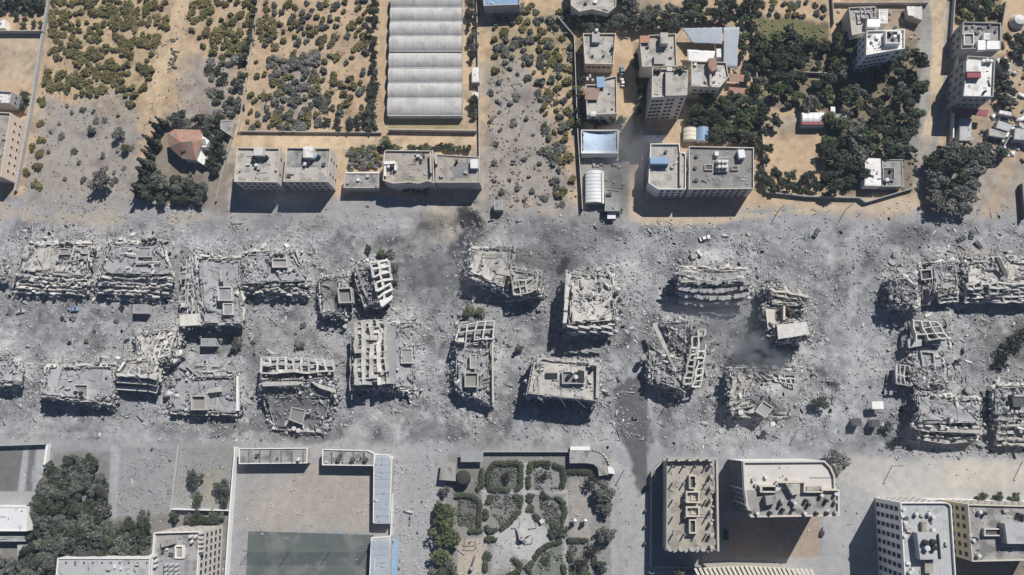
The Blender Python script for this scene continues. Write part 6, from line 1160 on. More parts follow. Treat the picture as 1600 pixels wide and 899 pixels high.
grove([(1290, 115), (1350, 120), (1435, 70), (1432, 150), (1424, 240), (1350, 245), (1345, 290), (1290, 295), (1285, 240)], 50, 17, (2.2, 4.8), DK + ('leaf_grey',), 'dark tree in the thick grove left of the gravel road', 'trees of the thick grove by the gravel road', 22)
grove([(1180, 65), (1235, 60), (1240, 108), (1180, 108)], 13, 14, (3, 4.6), DK, 'round dark tree in the lower left of the crop plot', 'trees in the crop plot', 23)
grove([(1235, 75), (1330, 62), (1330, 112), (1240, 110)], 14, 15, (1.8, 3.8), DK, 'dark tree between crop plot and white block', 'trees left of the white block', 24)
grove([(1180, 120), (1290, 122), (1285, 172), (1250, 178), (1222, 170), (1218, 200), (1182, 200)], 17, 16, (1.8, 4.2), DK + ('leaf_grey',), 'green tree in the garden above the sand square', 'trees above the sand square', 25)
grove([(1200, 274), (1285, 280), (1285, 300), (1200, 300)], 10, 12, (1.8, 3.0), DK, 'green tree in the row along the bottom of sand square', 'trees along the bottom of the sand square', 26)
grove([(1445, 245), (1505, 230), (1560, 245), (1530, 270), (1500, 330), (1448, 330)], 30, 14, (2.4, 4.2), ('leaf_grey', 'leaf_dark', 'leaf_ashy'), 'dusty dark tree below the maroon awning block', 'dusty trees at the foot of the gravel road', 27)
grove([(1565, 60), (1600, 60), (1600, 90), (1568, 80)], 6, 13, (2.2, 3), DG, 'dark tree beside the white domed tank', 'trees beside the domed tank', 28)
grove([(1495, -10), (1558, -10), (1556, 28), (1496, 30)], 14, 13, (2.2, 3.2), ('leaf_olive', 'leaf_green', 'leaf_dark'), 'olive-green tree at the top edge right of the gravel road', 'trees at the top edge right of the road', 29)
grove([(1556, 100), (1575, 112), (1572, 170), (1556, 170)], 8, 12, (1.8, 2.8), DG, 'dark bush tree in the junk yard', 'bush trees in the junk yard', 30)
grove([(966, 0), (990, 0), (1000, 30), (1045, 12), (1060, 44), (1000, 50), (968, 40)], 17, 14, (2.8, 4.2), ('leaf_grey', 'leaf_dark'), 'grey-green tree at the top edge behind the red-awning block', 'trees at the top edge behind the compound', 31)
grove([(1060, 5), (1165, 8), (1168, 36), (1062, 36)], 20, 13, (2.6, 3.8), DK, 'dark tree above the nursery netting', 'trees above the nursery netting', 32)
grove([(902, 28), (962, 32), (960, 50), (905, 48)], 10, 11, (2.4, 3.2), ('leaf_grey', 'leaf_dark'), 'tree between the curved-balcony house and tan roof', 'trees below the curved-balcony house', 33)
grove([(1082, 160), (1120, 162), (1135, 155), (1176, 165), (1178, 225), (1115, 228), (1110, 198), (1070, 196)], 32, 13, (2.6, 3.8), DK + ('leaf_green',), 'green tree between angled block and wide blotchy roof', 'trees below the angled block', 34)
grove([(1152, 45), (1166, 50), (1176, 150), (1158, 110)], 7, 14, (2.2, 3), DK, 'tree along the path right of the nursery netting', 'trees along the nursery path', 35)
grove([(1172, 10), (1182, 10), (1200, 290), (1184, 290)], 20, 13, (1.9, 2.9), ('leaf_dark',), 'dark tree in the row along the nursery wall', 'row of trees along the nursery wall', 36)
grove([(994, 80), (1008, 80), (1014, 170), (998, 180)], 12, 11, (1.8, 2.8), ('leaf_grey', 'leaf_dark'), 'shaded bush tree along the left foot of the tall windowed block', 'bush trees by the tall windowed block', 37)
grove([(898, 120), (912, 122), (912, 200), (900, 200)], 7, 13, (1.9, 2.6), DK, 'dark tree squeezed beside the blue-sheeted house', 'trees beside the blue-sheeted house', 38)
grove([(908, 186), (968, 184), (972, 196), (910, 200)], 8, 11, (1.9, 2.7), DK, 'tree above the blue tarpaulin yard', 'trees above the tarpaulin yard', 39)
grove([(584, 0), (596, 0), (588, 80), (578, 80)], 8, 13, (2.1, 3.1), ('leaf_dark',), 'dark tree in the upper hedge row left of greenhouse', 'hedge row trees left of the greenhouse', 40)
grove([(580, 80), (591, 80), (587, 205), (576, 205)], 20, 7, (1.5, 2.2), ('leaf_dark', 'leaf_grey'), 'small tree in the lower hedge row left of greenhouse', 'lower hedge row trees left of the greenhouse', 41)
grove([(512, 190), (580, 188), (578, 204), (512, 204)], 9, 9, (1.6, 2.2), DG, 'small dark tree along the wall north of the sandy lane', 'small trees along the lane wall', 42)
grove([(731, -5), (744, -5), (745, 100), (733, 100)], 12, 10, (1.7, 2.4), ('leaf_dark', 'leaf_grey'), 'tree in the narrow row right of the greenhouse', 'row of trees right of the greenhouse', 43)
for i, (x, y, s) in enumerate(((740, 162, 2.6), (741, 172, 2.3), (742, 182, 1.8))): tree(x, y, s, ('round dark tree below the smaller white shed', 'dark tree second below the smaller white shed', 'smallest dark tree at the lower corner of greenhouse')[i], 'leaf_dark')
grove([(404, -5), (398, 60), (380, 150), (374, 150), (390, 40), (396, -5)], 8, 14, (1.7, 2.8), DG, 'dark tree along the wall dividing the shrub fields', 'trees along the dividing wall', 44)
grove([(608, 228), (738, 230), (736, 236), (606, 236)], 16, 7.5, (1.4, 2.0), ('leaf_olive', 'leaf_green', 'leaf_dark'), 'garden bush tree behind the sandy-roofed terrace', 'bush trees behind the terraces', 45); tree(606, 224, 2.9, 'bright green tree at the corner of the sandy-roofed terrace', 'leaf_green')
grove([(0, -10), (72, -10), (70, 14), (0, 14)], 12, 13, (2.6, 3.6), ('leaf_dark',), 'very dark tree in the top left corner', 'trees in the top left corner', 46)
grove([(28, 14), (70, 14), (68, 42), (30, 42)], 7, 10, (1.4, 2.0), ('leaf_olive',), 'olive bush tree above the walled sand yard', 'bush trees above the sand yard', 47)
for x, y, s, lb in ((44, 152, 2.6, 'dark round tree beside the small white-roofed house'), (40, 172, 2.2, 'dark tree between white-roofed house and beige block')): tree(x, y, s, lb, 'leaf_dark')
grove([(272, 176), (330, 180), (350, 195), (350, 260), (332, 275), (322, 240), (316, 200), (275, 198)], 15, 14, (2.4, 3.5), DG, 'dark tree around the back of the orange-roofed villa', 'trees behind the villa', 48)
grove([(215, 285), (300, 275), (325, 290), (318, 318), (225, 318)], 16, 13, (2.4, 3.4), ('leaf_grey', 'leaf_dark'), 'dusty dark tree below the orange-roofed villa', 'trees below the villa', 49)
grove([(0, 868), (50, 868), (90, 880), (80, 900), (0, 900)], 14, 12, (2.2, 3.2), ('leaf_grey',), 'grey-green tree in the bottom left corner', 'trees in the bottom left corner', 50)
grove([(277, 802), (352, 804), (355, 815), (277, 813)], 9, 9, (1.7, 2.3), ('leaf_grey', 'leaf_dark'), 'grey-green tree between field wall and tall cream block', 'trees above the tall cream block', 51)
for x, y, s, m, lb in ((310, 748, 3.6, 'leaf_grey', 'large grey-green tree in the small plot left of the school'), (312, 778, 2.6, 'leaf_olive', 'smaller olive tree below the large one left of the school'), (352, 762, 3.4, 'leaf_grey', 'dusty tree against the white school wall'), (356, 780, 2.6, 'leaf_dark', 'dark tree at the foot of the white school wall'), (232, 808, 3.0, 'leaf_grey', 'lone grey tree at the lower end of ash field'), (202, 812, 1.4, 'leaf_ashy', 'tiny dusty tree at the lower end of ash field'), (165, 290, 4.6, 'leaf_ashy', 'wide ash-grey tree at the bottom of the left field'), (190, 212, 3.0, 'leaf_grey', 'grey-green tree on the edge of sand and ash in the left field'), (200, 236, 2.4, 'leaf_olive', 'olive tree just below the grey-green one in the left field'), (146, 206, 2.0, 'leaf_grey', 'small grey tree in the middle of the ashen field')): tree(x, y, s, lb, m)
PT = 'huge bright tree crown in the row left of the park'
for x, y, s, m, lb in ((700, 800, 4.9, 'leaf_green', 'uppermost big green tree along the left of the park'), (697, 822, 5.2, 'leaf_green', 'second big green tree along the left of the park'), (704, 842, 4.6, 'leaf_green', 'third big green tree along the left of the park'), (692, 872, 4.4, 'leaf_olive', 'olive big tree above the bottom edge left of the park'), (700, 893, 4.6, 'leaf_grey', 'greyish big tree at the bottom edge left of the park'), (680, 895, 3.2, 'leaf_grey', 'smaller greyish tree at the bottom edge beside the street'), (686, 790, 2.4, 'leaf_grey', 'small dusty tree above the big green trees'), (696, 768, 2.2, 'leaf_grey', 'dusty bush tree below the broken park canopy'), (941, 770, 4.3, 'leaf_grey', 'large grey-green tree below the curved park canopy'), (946, 790, 3.2, 'leaf_grey', 'grey-green tree second below the curved park canopy'), (922, 752, 3.2, 'leaf_burnt', 'dark bare tree left of the large grey-green park tree'), (945, 832, 3.4, 'leaf_grey', 'grey tree halfway down the right side of the park'), (925, 858, 2.8, 'leaf_burnt', 'dark bare tree low on the right side of the park'), (905, 878, 2.6, 'leaf_burnt', 'dark bare tree beside the round hedges of the park'), (938, 885, 2.4, 'leaf_dark', 'small green tree at the bottom right of the park'), (791, 745, 2.2, 'leaf_burnt', 'dark bare tree inside the square park hedge'), (851, 744, 1.6, 'leaf_burnt', 'thin dark tree inside the second park lawn')): tree(x, y, s, lb, m)
for x, y, s, m, lb in ((735, 490, 2.3, 'leaf_olive', 'left of two green trees under the folded tan-roofed ruin'), (752, 492, 2.3, 'leaf_olive', 'right of two green trees under the folded tan-roofed ruin'), (577, 392, 1.9, 'leaf_green', 'small green tree at the top of the leaning white frame'), (598, 398, 2.0, 'leaf_olive', 'olive tree right of the top of the leaning white frame'), (612, 402, 2.2, 'leaf_grey', 'dusty tree at the upper right of the leaning white frame'), (618, 420, 2.4, 'leaf_grey', 'dusty tree beside the middle of the leaning white frame'), (622, 440, 2.2, 'leaf_ashy', 'ashen tree beside the lower part of the leaning white frame'), (376, 538, 2.6, 'leaf_grey', 'wide dusty green bush tree above the low flat slab'), (1275, 630, 3.2, 'leaf_dark', 'dark green tree right of the shattered concrete heap'), (1302, 716, 4.2, 'leaf_ashy', 'wide ash-coated tree at the corner of L-roofed block'), (1572, 545, 4.2, 'leaf_burnt', 'large burnt black tree near the right edge'), (1590, 528, 3.6, 'leaf_burnt', 'burnt tree touching the right edge'), (1556, 565, 3.0, 'leaf_burnt', 'smaller burnt tree lower left of the large burnt one'), (882, 412, 2.6, 'leaf_burnt', 'burnt bush above the tilted pale block'), (470, 540, 2.4, 'leaf_ashy', 'ashen bush tree above the fallen window grid'), (812, 545, 1.8, 'leaf_grey', 'small bare bush left of the level grey roof'), (1383, 668, 2.2, 'leaf_grey', 'dusty bush beside the dark pole hut shadows'), (1396, 690, 2.0, 'leaf_burnt', 'burnt bush under the sliding slab ruin'), (1532, 776, 1.9, 'leaf_green', 'leftmost green bush above the ochre tower'), (1558, 776, 1.9, 'leaf_green', 'middle green bush above the ochre tower'), (1582, 775, 2.1, 'leaf_green', 'rightmost green bush above the ochre tower'), (1062, 893, 2.4, 'leaf_grey', 'grey bush at the bottom edge below the unfinished block'), (483, 452, 1.3, 'leaf_olive', 'tiny green bush left of the dark oval slab'), (1490, 566, 1.6, 'leaf_burnt', 'charred bush right of the roofless rooms'), (20, 592, 2, 'leaf_burnt', 'charred bush on the left edge ruin'), (967, 330, 1.9, 'leaf_green', 'green bush beside the half-ruined hut porch'), (945, 338, 1.6, 'leaf_dark', 'dark bush left of the half-ruined hut porch'), (968, 120, 1.5, 'leaf_green', 'small green tree beside the two parked cars')): tree(x, y, s, lb, m, h0=True)
for m, L in MASS.items():
    bl = []
    for x, y, s in L:
        for b_ in crown_blobs(rnd, 1, 1.3, 7, 0): bl.append((x + b_[0] * s, y + b_[1] * s, b_[2] * s, b_[3] * s, b_[4] * s, b_[5] * s))
    tag(link('tree_mass', leaf_mesh('tree_mass', bl, 560 * len(L), .27, m, 99)), 'smaller %s crowns filling the groves between the single trees' % adjs[m], kind='stuff')
# conifers: tall narrow cones
cb = [(0, 0, .12 + .86 * i / 9, .19 * (1 - i / 9.6), .19 * (1 - i / 9.6), .09) for i in range(10)]
CON = [leaf_mesh('crown', cb, 420, .035, 'leaf_dark', 60 + i, flat=.5) for i in range(2)]
def conifer(px, py, h, lb, grp, wid=1.0):
    q = P(px, py); root = thing('conifer', lb, 'conifer', grp, (q.x, q.y, 0), rnd.uniform(0, 6)); root.scale = (h * wid, h * wid, h)
    link('crown', rnd.choice(CON), root); b = MB(); b.cyl((0, 0, 0), .012, .3, 6); b.build('trunk', 'bark', root)
for x, y in ((262, 196), (254, 206), (249, 216), (244, 227), (240, 238), (236, 249), (232, 260), (229, 271), (226, 282), (222, 294), (236, 292), (242, 300), (232, 305), (250, 292), (216, 304)): conifer(x + rnd.uniform(-4, 6), y + rnd.uniform(-4, 4), rnd.uniform(5.5, 12), 'tall dark cypress in the row left of the orange-roofed villa', 'cypress row left of the villa', rnd.uniform(.8, 1.3))
for x, y in ((318, 192), (346, 232), (342, 262), (270, 300)): conifer(x, y, rnd.uniform(6, 9), 'tall dark cypress standing alone around the villa garden', 'cypresses around the villa garden')
# hedges of the park
def hedge(pts, label, wd=2.05, h=1.2, grp='clipped hedges of the park'):
    w = [P(x, y) for x, y in pts]; bl = []; L = 0
    for i in range(len(w) - 1):
        n2 = max(2, int((w[i + 1] - w[i]).length / .6)); L += (w[i + 1] - w[i]).length
        for s in range(n2 + 1): q = w[i].lerp(w[i + 1], s / n2) - w[0]; bl.append((q.x + rnd.uniform(-.15, .15), q.y + rnd.uniform(-.15, .15), h * rnd.uniform(.45, .6), wd * rnd.uniform(.4, .55), wd * rnd.uniform(.4, .55), h * .5))
    me = leaf_mesh('hedge', bl, int(110 * L) + 120, .17, 'hedge_leaf', len(bl), flat=.5, var=0); o = link('hedge', me, None, w[0]); return tag(o, label, 'hedge', grp)
HD = [([(772, 724), (808, 723), (814, 728), (814, 756)], 'square-cornered hedge over the first park lawn'), ([(771, 726), (763, 738), (762, 758)], 'hedge down the left side of the first park lawn'), ([(766, 764), (794, 766)], 'straight hedge under the first park lawn'), ([(808, 764), (814, 758)], 'stubby hedge at the lower right corner of first park lawn'),
 ([(830, 724), (828, 736)], 'short upright hedge at upper left of the second lawn'), ([(838, 724), (858, 723)], 'short level hedge above the second lawn'), ([(866, 726), (878, 732), (882, 745), (879, 760)], 'bent hedge right of the second park lawn'), ([(826, 746), (826, 760)], 'small upright hedge left of the second lawn'),
 ([(714, 774), (738, 774), (750, 784)], 'hedge over the shaded lawn beside the big trees'), ([(750, 790), (749, 822)], 'thin hedge right of the shaded lawn'), ([(736, 829), (750, 829)], 'short hedge closing the shaded lawn'), ([(753, 735), (752, 758), (747, 765)], 'upright hedge right of the round hut roof'),
 ([(762, 785), (768, 776)], 'slanted stubby hedge upper left of the third lawn'), ([(804, 775), (814, 778), (813, 790)], 'curled hedge upper right of third lawn'), ([(810, 799), (799, 814), (784, 825)], 'curved hedge toward the white plaza'), ([(760, 799), (760, 809)], 'small upright hedge left of third lawn'), ([(760, 822), (764, 830), (774, 828)], 'thick hedge lower left of third lawn'),
 ([(871, 778), (880, 786), (883, 800), (880, 813)], 'long curved hedge right of the fourth lawn'), ([(836, 805), (842, 811)], 'tiny hedge beside the white bin'), ([(890, 844), (917, 844)], 'straight hedge right of the plaza'), ([(874, 846), (855, 852), (842, 862), (836, 871)], 'large arc hedge upper left of the fifth lawn'), ([(832, 878), (824, 886), (828, 893)], 'short hedge continuing the large arc'),
 ([(802, 873), (813, 882), (812, 891), (794, 900)], 'arc hedge below the plaza, left side'), ([(760, 842), (773, 842)], 'oval hedge under the central lawn gap'), ([(759, 880), (759, 890)], 'upright oval hedge beside the play sand'), ([(889, 737), (924, 737)], 'straight hedge inside the curved canopy'), ([(891, 863), (892, 874)], 'upright oval hedge at lower right lawn'), ([(928, 870), (930, 884)], 'upright hedge near the lower right trees'), ([(894, 898), (920, 898)], 'hedge on the bottom edge of the park'), ([(880, 884), (882, 893)], 'small hedge left of the lower right lawn')]
for pts, lb in HD: hedge(pts, lb)
for x, y, s, lb in ((827, 780, 1.3, 'round clipped bush at the middle of the park'), (829, 796, 1.3, 'round clipped bush below the middle one'), (873, 829, 2.4, 'large round clipped bush left of the plain path'), (852, 776, 1.2, 'small dark round bush above the fourth lawn'), (762, 869, 1.4, 'round bush above the upright oval hedge'), (851, 878, 1.2, 'dark round bush in the fifth lawn'), (890, 888, 1.0, 'tiny round bush at the lower right'), (766, 776, 1, 'tiny round bush above third lawn'), (845, 772, 1.2, 'small dark bush beside the path crossing'), (853, 728, 1.0, 'tiny dark bush above second lawn')): shrub(x, y, s * 1.5, lb, 'leaf_dark', 'round clipped bushes of the park', 'round_bush')
gz = thing('gazebo', 'round thatched gazebo roof in the top left of the park', 'gazebo', loc=(*P(725, 747)[:2], 0)); b = MB()
b.cyl((0, 0, 2.4), 3.1, .5, 20, dome=1.2); b.build('roof', 'leaf_grey', gz)
for i in range(6): b = MB(); a = i * 1.047; b.bar((2.4 * math.cos(a), 2.4 * math.sin(a), 0), (2.4 * math.cos(a), 2.4 * math.sin(a), 2.5), .15, .15); b.build('post', 'bark', gz)
pl = thing('climbing_frame', 'white angular play sculpture on the central park plaza', 'play structure', loc=(*P(816, 838)[:2], 0))
for a, L, z in ((.3, 3.5, 2.5), (2.2, 4, 3), (3.9, 3.4, 2.2), (5.2, 3, 2.8)): b = MB(); b.bar((0, 0, z), (math.cos(a) * L, math.sin(a) * L, .2), .8, .35); b.build('strut', 'wall_grey', pl)
b = MB(); b.cyl((0, 0, 0), 1.3, 2.6, 8); b.build('core', 'wall_block', pl)
for x, y, lb in ((808, 825, 'upper left low kerb seat of the plaza'), (834, 826, 'upper right low kerb seat of the plaza'), (828, 850, 'lower low kerb seat of the plaza')):
    q = P(x, y); b = MB(); b.bar((-2, 0, .3), (1, .6, .3), .5, .5); b.bar((1, .9, .3), (1.4, 2.6, .3), .5, .5); o = tag(b.build('kerb_seat', 'wall_grey', None, q), lb, 'bench', 'low seats around the plaza')
for x, y, lb in ((735, 846, 'upper swing frame on the play sand'), (736, 853, 'lower swing frame on the play sand')):
    s = thing('swing_frame', lb, 'swing', 'swing frames on the play sand', (*P(x, y)[:2], 0)); b = MB(); b.bar((-2.2, 0, 2.1), (2.2, 0, 2.1), .14, .14); b.build('crossbar', 'metal_dark', s)
    for sx in (-2.2, 2.2):
        for sy in (-.8, .8): b = MB(); b.bar((sx, sy, 0), (sx, 0, 2.1), .1, .1); b.build('leg', 'metal_dark', s)
sl = thing('slide', 'dark playground slide near the bottom of the play sand', 'slide', loc=(*P(738, 885)[:2], 0)); b = MB(); b.bar((0, 0, 2), (1, 4, .3), .6, .12); b.build('chute', 'metal_dark', sl); b = MB(); b.box((0, -.5, 1.1), (1.1, 1.1, 2.2)); b.build('platform', 'wall_grey', sl)
q = P(847, 814); b = MB(); b.box((0, 0, .6), (1.5, 1.3, 1.2), .6); b.box((0, 0, 1.3), (1.7, 1.5, .15), .6); tag(b.build('white_box', 'tank_white', None, q), 'white cabinet beside the central plaza hedge', 'cabinet')
for x, lb in ((898, 'left grey play tower in the sandy park strip'), (914, 'right grey play tower in the sandy park strip')):
    s = thing('play_tower', lb, 'play structure', 'play towers in the sandy strip', (*P(x, 812)[:2], 0)); b = MB(); b.box((0, 0, 2.2), (1.6, 1.6, .2)); b.build('deck', 'wall_grey', s); b = MB(); b.cyl((0, 0, 3.2), .9, .1, 4, dome=.8); b.build('roof', 'wall_white', s)
    for sx in (-.7, .7):
        for sy in (-.7, .7): b = MB(); b.bar((sx, sy, 0), (sx, sy, 3.3), .12, .12); b.build('post', 'metal_dark', s)
# junk in the right hand yard and loose rubbish on open lots
def litter(name, poly, n, s0, s1, label, mats=('sheet_white',), tone=None, flat=.4, asp=1.5, seed=1):
    g = np.random.default_rng(seed); xs = [p[0] for p in poly]; ys = [p[1] for p in poly]; px = g.uniform(min(xs), max(xs), n * 2); py = g.uniform(min(ys), max(ys), n * 2); k = sdp(px, py, poly) < 0; px, py = px[k][:n], py[k][:n]
    kc = fbm(px / 14, py / 14, seed, 3) > .46; px, py = px[kc], py[kc]; q = np.array([tuple(P(a, b)) for a, b in zip(px, py)]); m = len(q); s = g.uniform(s0, s1, m)
    for i, mt in enumerate(mats):
        kk = np.arange(m) % len(mats) == i; c = kk.sum()
        tag(link(name, scatter_mesh(name, q[kk, 0], q[kk, 1], q[kk, 2] + s[kk] * flat * .4, s[kk] * asp * g.uniform(.6, 1.6, c), s[kk], s[kk] * flat, .15, g, g.uniform(.2, 1, c), mt)), label if i == 0 else label + ', ' + ('darker pieces', 'rusty pieces', 'blue pieces')[i - 1], kind='stuff')
litter('yard_junk', [(1556, 90), (1610, 60), (1610, 250), (1540, 262), (1500, 232), (1548, 190)], 240, .4, 1.6, 'junk, sheets and crates littering the yard by the right edge', ('sheet_white', 'metal_dark', 'tile_red', 'sheet_grey'), flat=.5, seed=2)
litter('garden_litter', [(912, 246), (975, 250), (975, 340), (940, 340), (940, 265), (912, 262)], 150, .4, 1.5, 'broken blocks and litter around the long ribbed shed', ('roof_cream', 'wall_grey'), seed=3)
litter('lot_litter', [(1300, 10), (1440, 12), (1436, 60), (1302, 60)], 90, .4, 1.4, 'garden litter around the white cabin roof', ('roof_cream', 'metal_dark'), seed=4)
litter('garden_litter', [(1060, 90), (1170, 108), (1170, 160), (1140, 165), (1138, 110), (1072, 106)], 70, .4, 1.3, 'garden litter beside the red awnings', ('roof_cream', 'wall_grey'), seed=5)
litter('weeds', [(190, 700), (276, 700), (268, 812), (182, 812)], 1200, .1, .34, 'flattened dusty weeds in the ash field left of the school', ('leaf_ashy', 'rubble'), flat=.3, asp=1.2, seed=6)
litter('weeds', [(284, 700), (366, 702), (360, 792), (274, 792)], 700, .1, .34, 'flattened dusty weeds in the small tree plot', ('leaf_ashy', 'rubble'), flat=.3, asp=1.2, seed=7)
litter('weeds', [(765, 60), (895, 40), (900, 325), (762, 325)], 1500, .15, .7, 'dry weeds in the wild field left of the houses', ('leaf_ashy', 'leaf_olive', 'leaf_grey'), flat=.3, asp=1.2, seed=8)
litter('weeds', [(60, 140), (215, 140), (230, 330), (30, 330)], 500, .12, .5, 'dry weeds in the ashen left field', ('leaf_ashy', 'leaf_grey'), flat=.3, asp=1.2, seed=9)
litter('weeds', [(80, 0), (590, 0), (590, 200), (60, 200)], 2200, .12, .5, 'dry stalks in the sandy shrub fields', ('leaf_olive', 'leaf_grey'), flat=.3, asp=1.2, seed=10)
litter('weeds', [(1292, 60), (1440, 60), (1430, 300), (1292, 300)], 900, .2, .9, 'low weeds and litter under the trees left of the gravel road', ('leaf_olive', 'leaf_green'), flat=.3, asp=1.2, seed=11)
litter('weeds', [(1180, 30), (1292, 40), (1292, 172), (1182, 172)], 700, .2, .8, 'low crops and weeds in the plot above the sand square', ('leaf_olive', 'leaf_green'), flat=.3, asp=1.2, seed=12)
litter('brush_heap', [(262, 112), (268, 58), (282, 62), (276, 108)], 130, .25, .7, 'grey brush and rubbish heaped along the dirt track', ('leaf_ashy', 'leaf_grey'), flat=.6, asp=1.4, seed=13)
# cars
def car(px, py, rz, mat, label, L=4.4, crushed=False, group=None):
    q = P(px, py); c = thing('car', label, 'car', group, (q.x, q.y, Hs(q.x, q.y)), rz); W_ = 1.75
    b = MB(); b.hexa([(-L / 2, -W_ / 2, .35), (L / 2, -W_ / 2, .35), (L / 2, W_ / 2, .35), (-L / 2, W_ / 2, .35)], [(-L / 2 + .1, -W_ / 2 + .06, .9), (L / 2 - .15, -W_ / 2 + .06, .82), (L / 2 - .15, W_ / 2 - .06, .82), (-L / 2 + .1, W_ / 2 - .06, .9)]); b.build('body', mat, c)
    zt = 1.05 if crushed else 1.42
    b = MB(); b.hexa([(-L * .36, -.78, .88), (L * .22, -.78, .84), (L * .22, .78, .84), (-L * .36, .78, .88)], [(-L * .25, -.62, zt), (L * .07, -.62, zt), (L * .07, .62, zt), (-L * .25, .62, zt)]); cb_ = b.build('cabin', 'glass', c)
    b = MB(); b.hexa([(-L * .25, -.6, zt), (L * .07, -.6, zt), (L * .07, .6, zt), (-L * .25, .6, zt)], [(-L * .24, -.58, zt + .06), (L * .06, -.58, zt + .06), (L * .06, .58, zt + .06), (-L * .24, .58, zt + .06)]); b.build('roof', mat, c)
    for sx in (-L * .31, L * .31):
        for sy in (-.8, .8):
            b = MB(); n = 10; vs = [(sx + .32 * math.cos(6.2832 * i / n), sy + s, .32 + .32 * math.sin(6.2832 * i / n)) for s in (-.1, .1) for i in range(n)]
            b.add(vs, [tuple(range(n - 1, -1, -1)), tuple(range(n, 2 * n))] + [(i, (i + 1) % n, n + (i + 1) % n, n + i) for i in range(n)]); b.build('wheel', 'tank_black', c)
    return c
car(972, 111, 1.57, 'car_blue', 'teal-grey car parked on the sandy lane, upper of the two'); car(973, 130, 1.55, 'car_white', 'white car parked on the sandy lane below the teal-grey one', 4)
car(1101, 373, .3, 'car_white', 'pale dusty van standing alone on the ash right of centre', 4.6)
car(1275, 364, 1.0, 'car_dark', 'burnt dark car on the ash below the sandy road', crushed=True); car(118, 484, .1, 'sheet_blue', 'small crushed blue car under the first pancaked block', 3.6, True)
for x, y, a, lb in ((1501, 374, .5, 'left of three dark wrecks above the cream banded ruin'), (1517, 368, 1.2, 'upper right of three dark wrecks above the cream banded ruin'), (1525, 385, 2.0, 'lower right of three dark wrecks above the cream banded ruin'), (33, 487, .2, 'grey-white wreck with dark shadow at left edge of ash'), (1134, 835, 1.57, 'dark car in the shaded alley between two blocks')): car(x, y, a, 'car_dark' if x != 33 else 'sheet_grey', lb, 3.8, True)
tr = thing('motor_cart', 'reddish three-wheeled cart parked below the L-roofed block', 'cart', loc=(*P(1284, 831)[:2], 0), rz=1.3); b = MB(); b.box((-.5, 0, .8), (2, 1.3, .5)); b.build('cargo_bed', 'car_dark', tr); b = MB(); b.box((1.1, 0, .7), (.9, .5, .5)); b.build('saddle', 'tile_red', tr)
for p_ in ((1.5, 0), (-.9, .7), (-.9, -.7)):
    b = MB(); n = 10; vs = [(p_[0] + .32 * math.cos(.6283 * i), p_[1] + s, .32 + .32 * math.sin(.6283 * i)) for s in (-.08, .08) for i in range(n)]; b.add(vs, [tuple(range(n - 1, -1, -1)), tuple(range(n, 2 * n))] + [(i, (i + 1) % n, n + (i + 1) % n, n + i) for i in range(n)]); b.build('wheel', 'tank_black', tr)
# poles and street trees' lamps
for x, y, h, lb in ((1394, 728, 8, 'street lamp pole at the corner above the grey-white tower'), (1597, 722, 8, 'street lamp pole near the right edge above the ochre tower'), (1246, 672, 7, 'bent pole right of the shattered concrete heap'), (1020, 742, 7, 'pole at the corner of the unfinished block wall'), (975, 735, 7, 'street lamp pole in the street right of the park'), (1012, 892, 7, 'pole at the bottom edge beside the yard wall'), (1040, 634, 7, 'leaning pole below the torn-open block'), (1216, 330, 7, 'pole on the sandy road below the dark curving wall'), (1321, 328, 7, 'second pole on the sandy road further right')):
    q = P(x, y); s = thing('street_pole', lb, 'pole', loc=(q.x, q.y, Hs(q.x, q.y))); b = MB(); b.bar((0, 0, 0), (.3, .2, h), .2, .2); b.build('pole', 'wall_grey', s); b = MB(); b.bar((.3, .2, h), (1.6, .6, h + .2), .12, .12); b.build('arm', 'wall_grey', s)
for x, y, lb in ((1008, 798, 'upper'), (1007, 823, 'middle'), (1007, 849, 'lower')):
    q = P(x, y); b = MB(); b.cyl((0, 0, 0), .5, 1.3, 10, dome=.1); tag(b.build('bollard', 'metal_dark', None, q), '%s dark barrel beside the left boundary wall of unfinished block' % lb, 'barrel', 'dark barrels on the pavement')
for x, y, lb in ((1365, 634, 'small flat white-roofed kiosk standing on the ash'),):
    k = thing('kiosk', lb, 'kiosk', loc=(*P(x, y)[:2], Hs(*P(x, y)[:2]))); b = MB(); b.box((0, 0, 3.4), (4.2, 2.8, .2)); b.build('roof', 'roof_white', k)
    for sx in (-1.8, 1.8):
        for sy in (-1.1, 1.1): b = MB(); b.bar((sx, sy, 0), (sx, sy, 3.4), .16, .16); b.build('post', 'metal_dark', k)
for x, y, lb in ((1334, 660, 'dark square cabin on the ash below the white kiosk'), (1362, 662, 'tall dark cabin right of the square one')):
    k = thing('cabin', lb, 'cabin', 'dark cabins on the ash', (*P(x, y)[:2], 0)); b = MB(); b.box((0, 0, 1.6), (2.6, 2.6, 3.6)); b.build('body', 'wall_grey', k); b = MB(); b.box((0, 0, 3.5), (2.9, 2.9, .15)); b.build('roof', 'metal_dark', k)
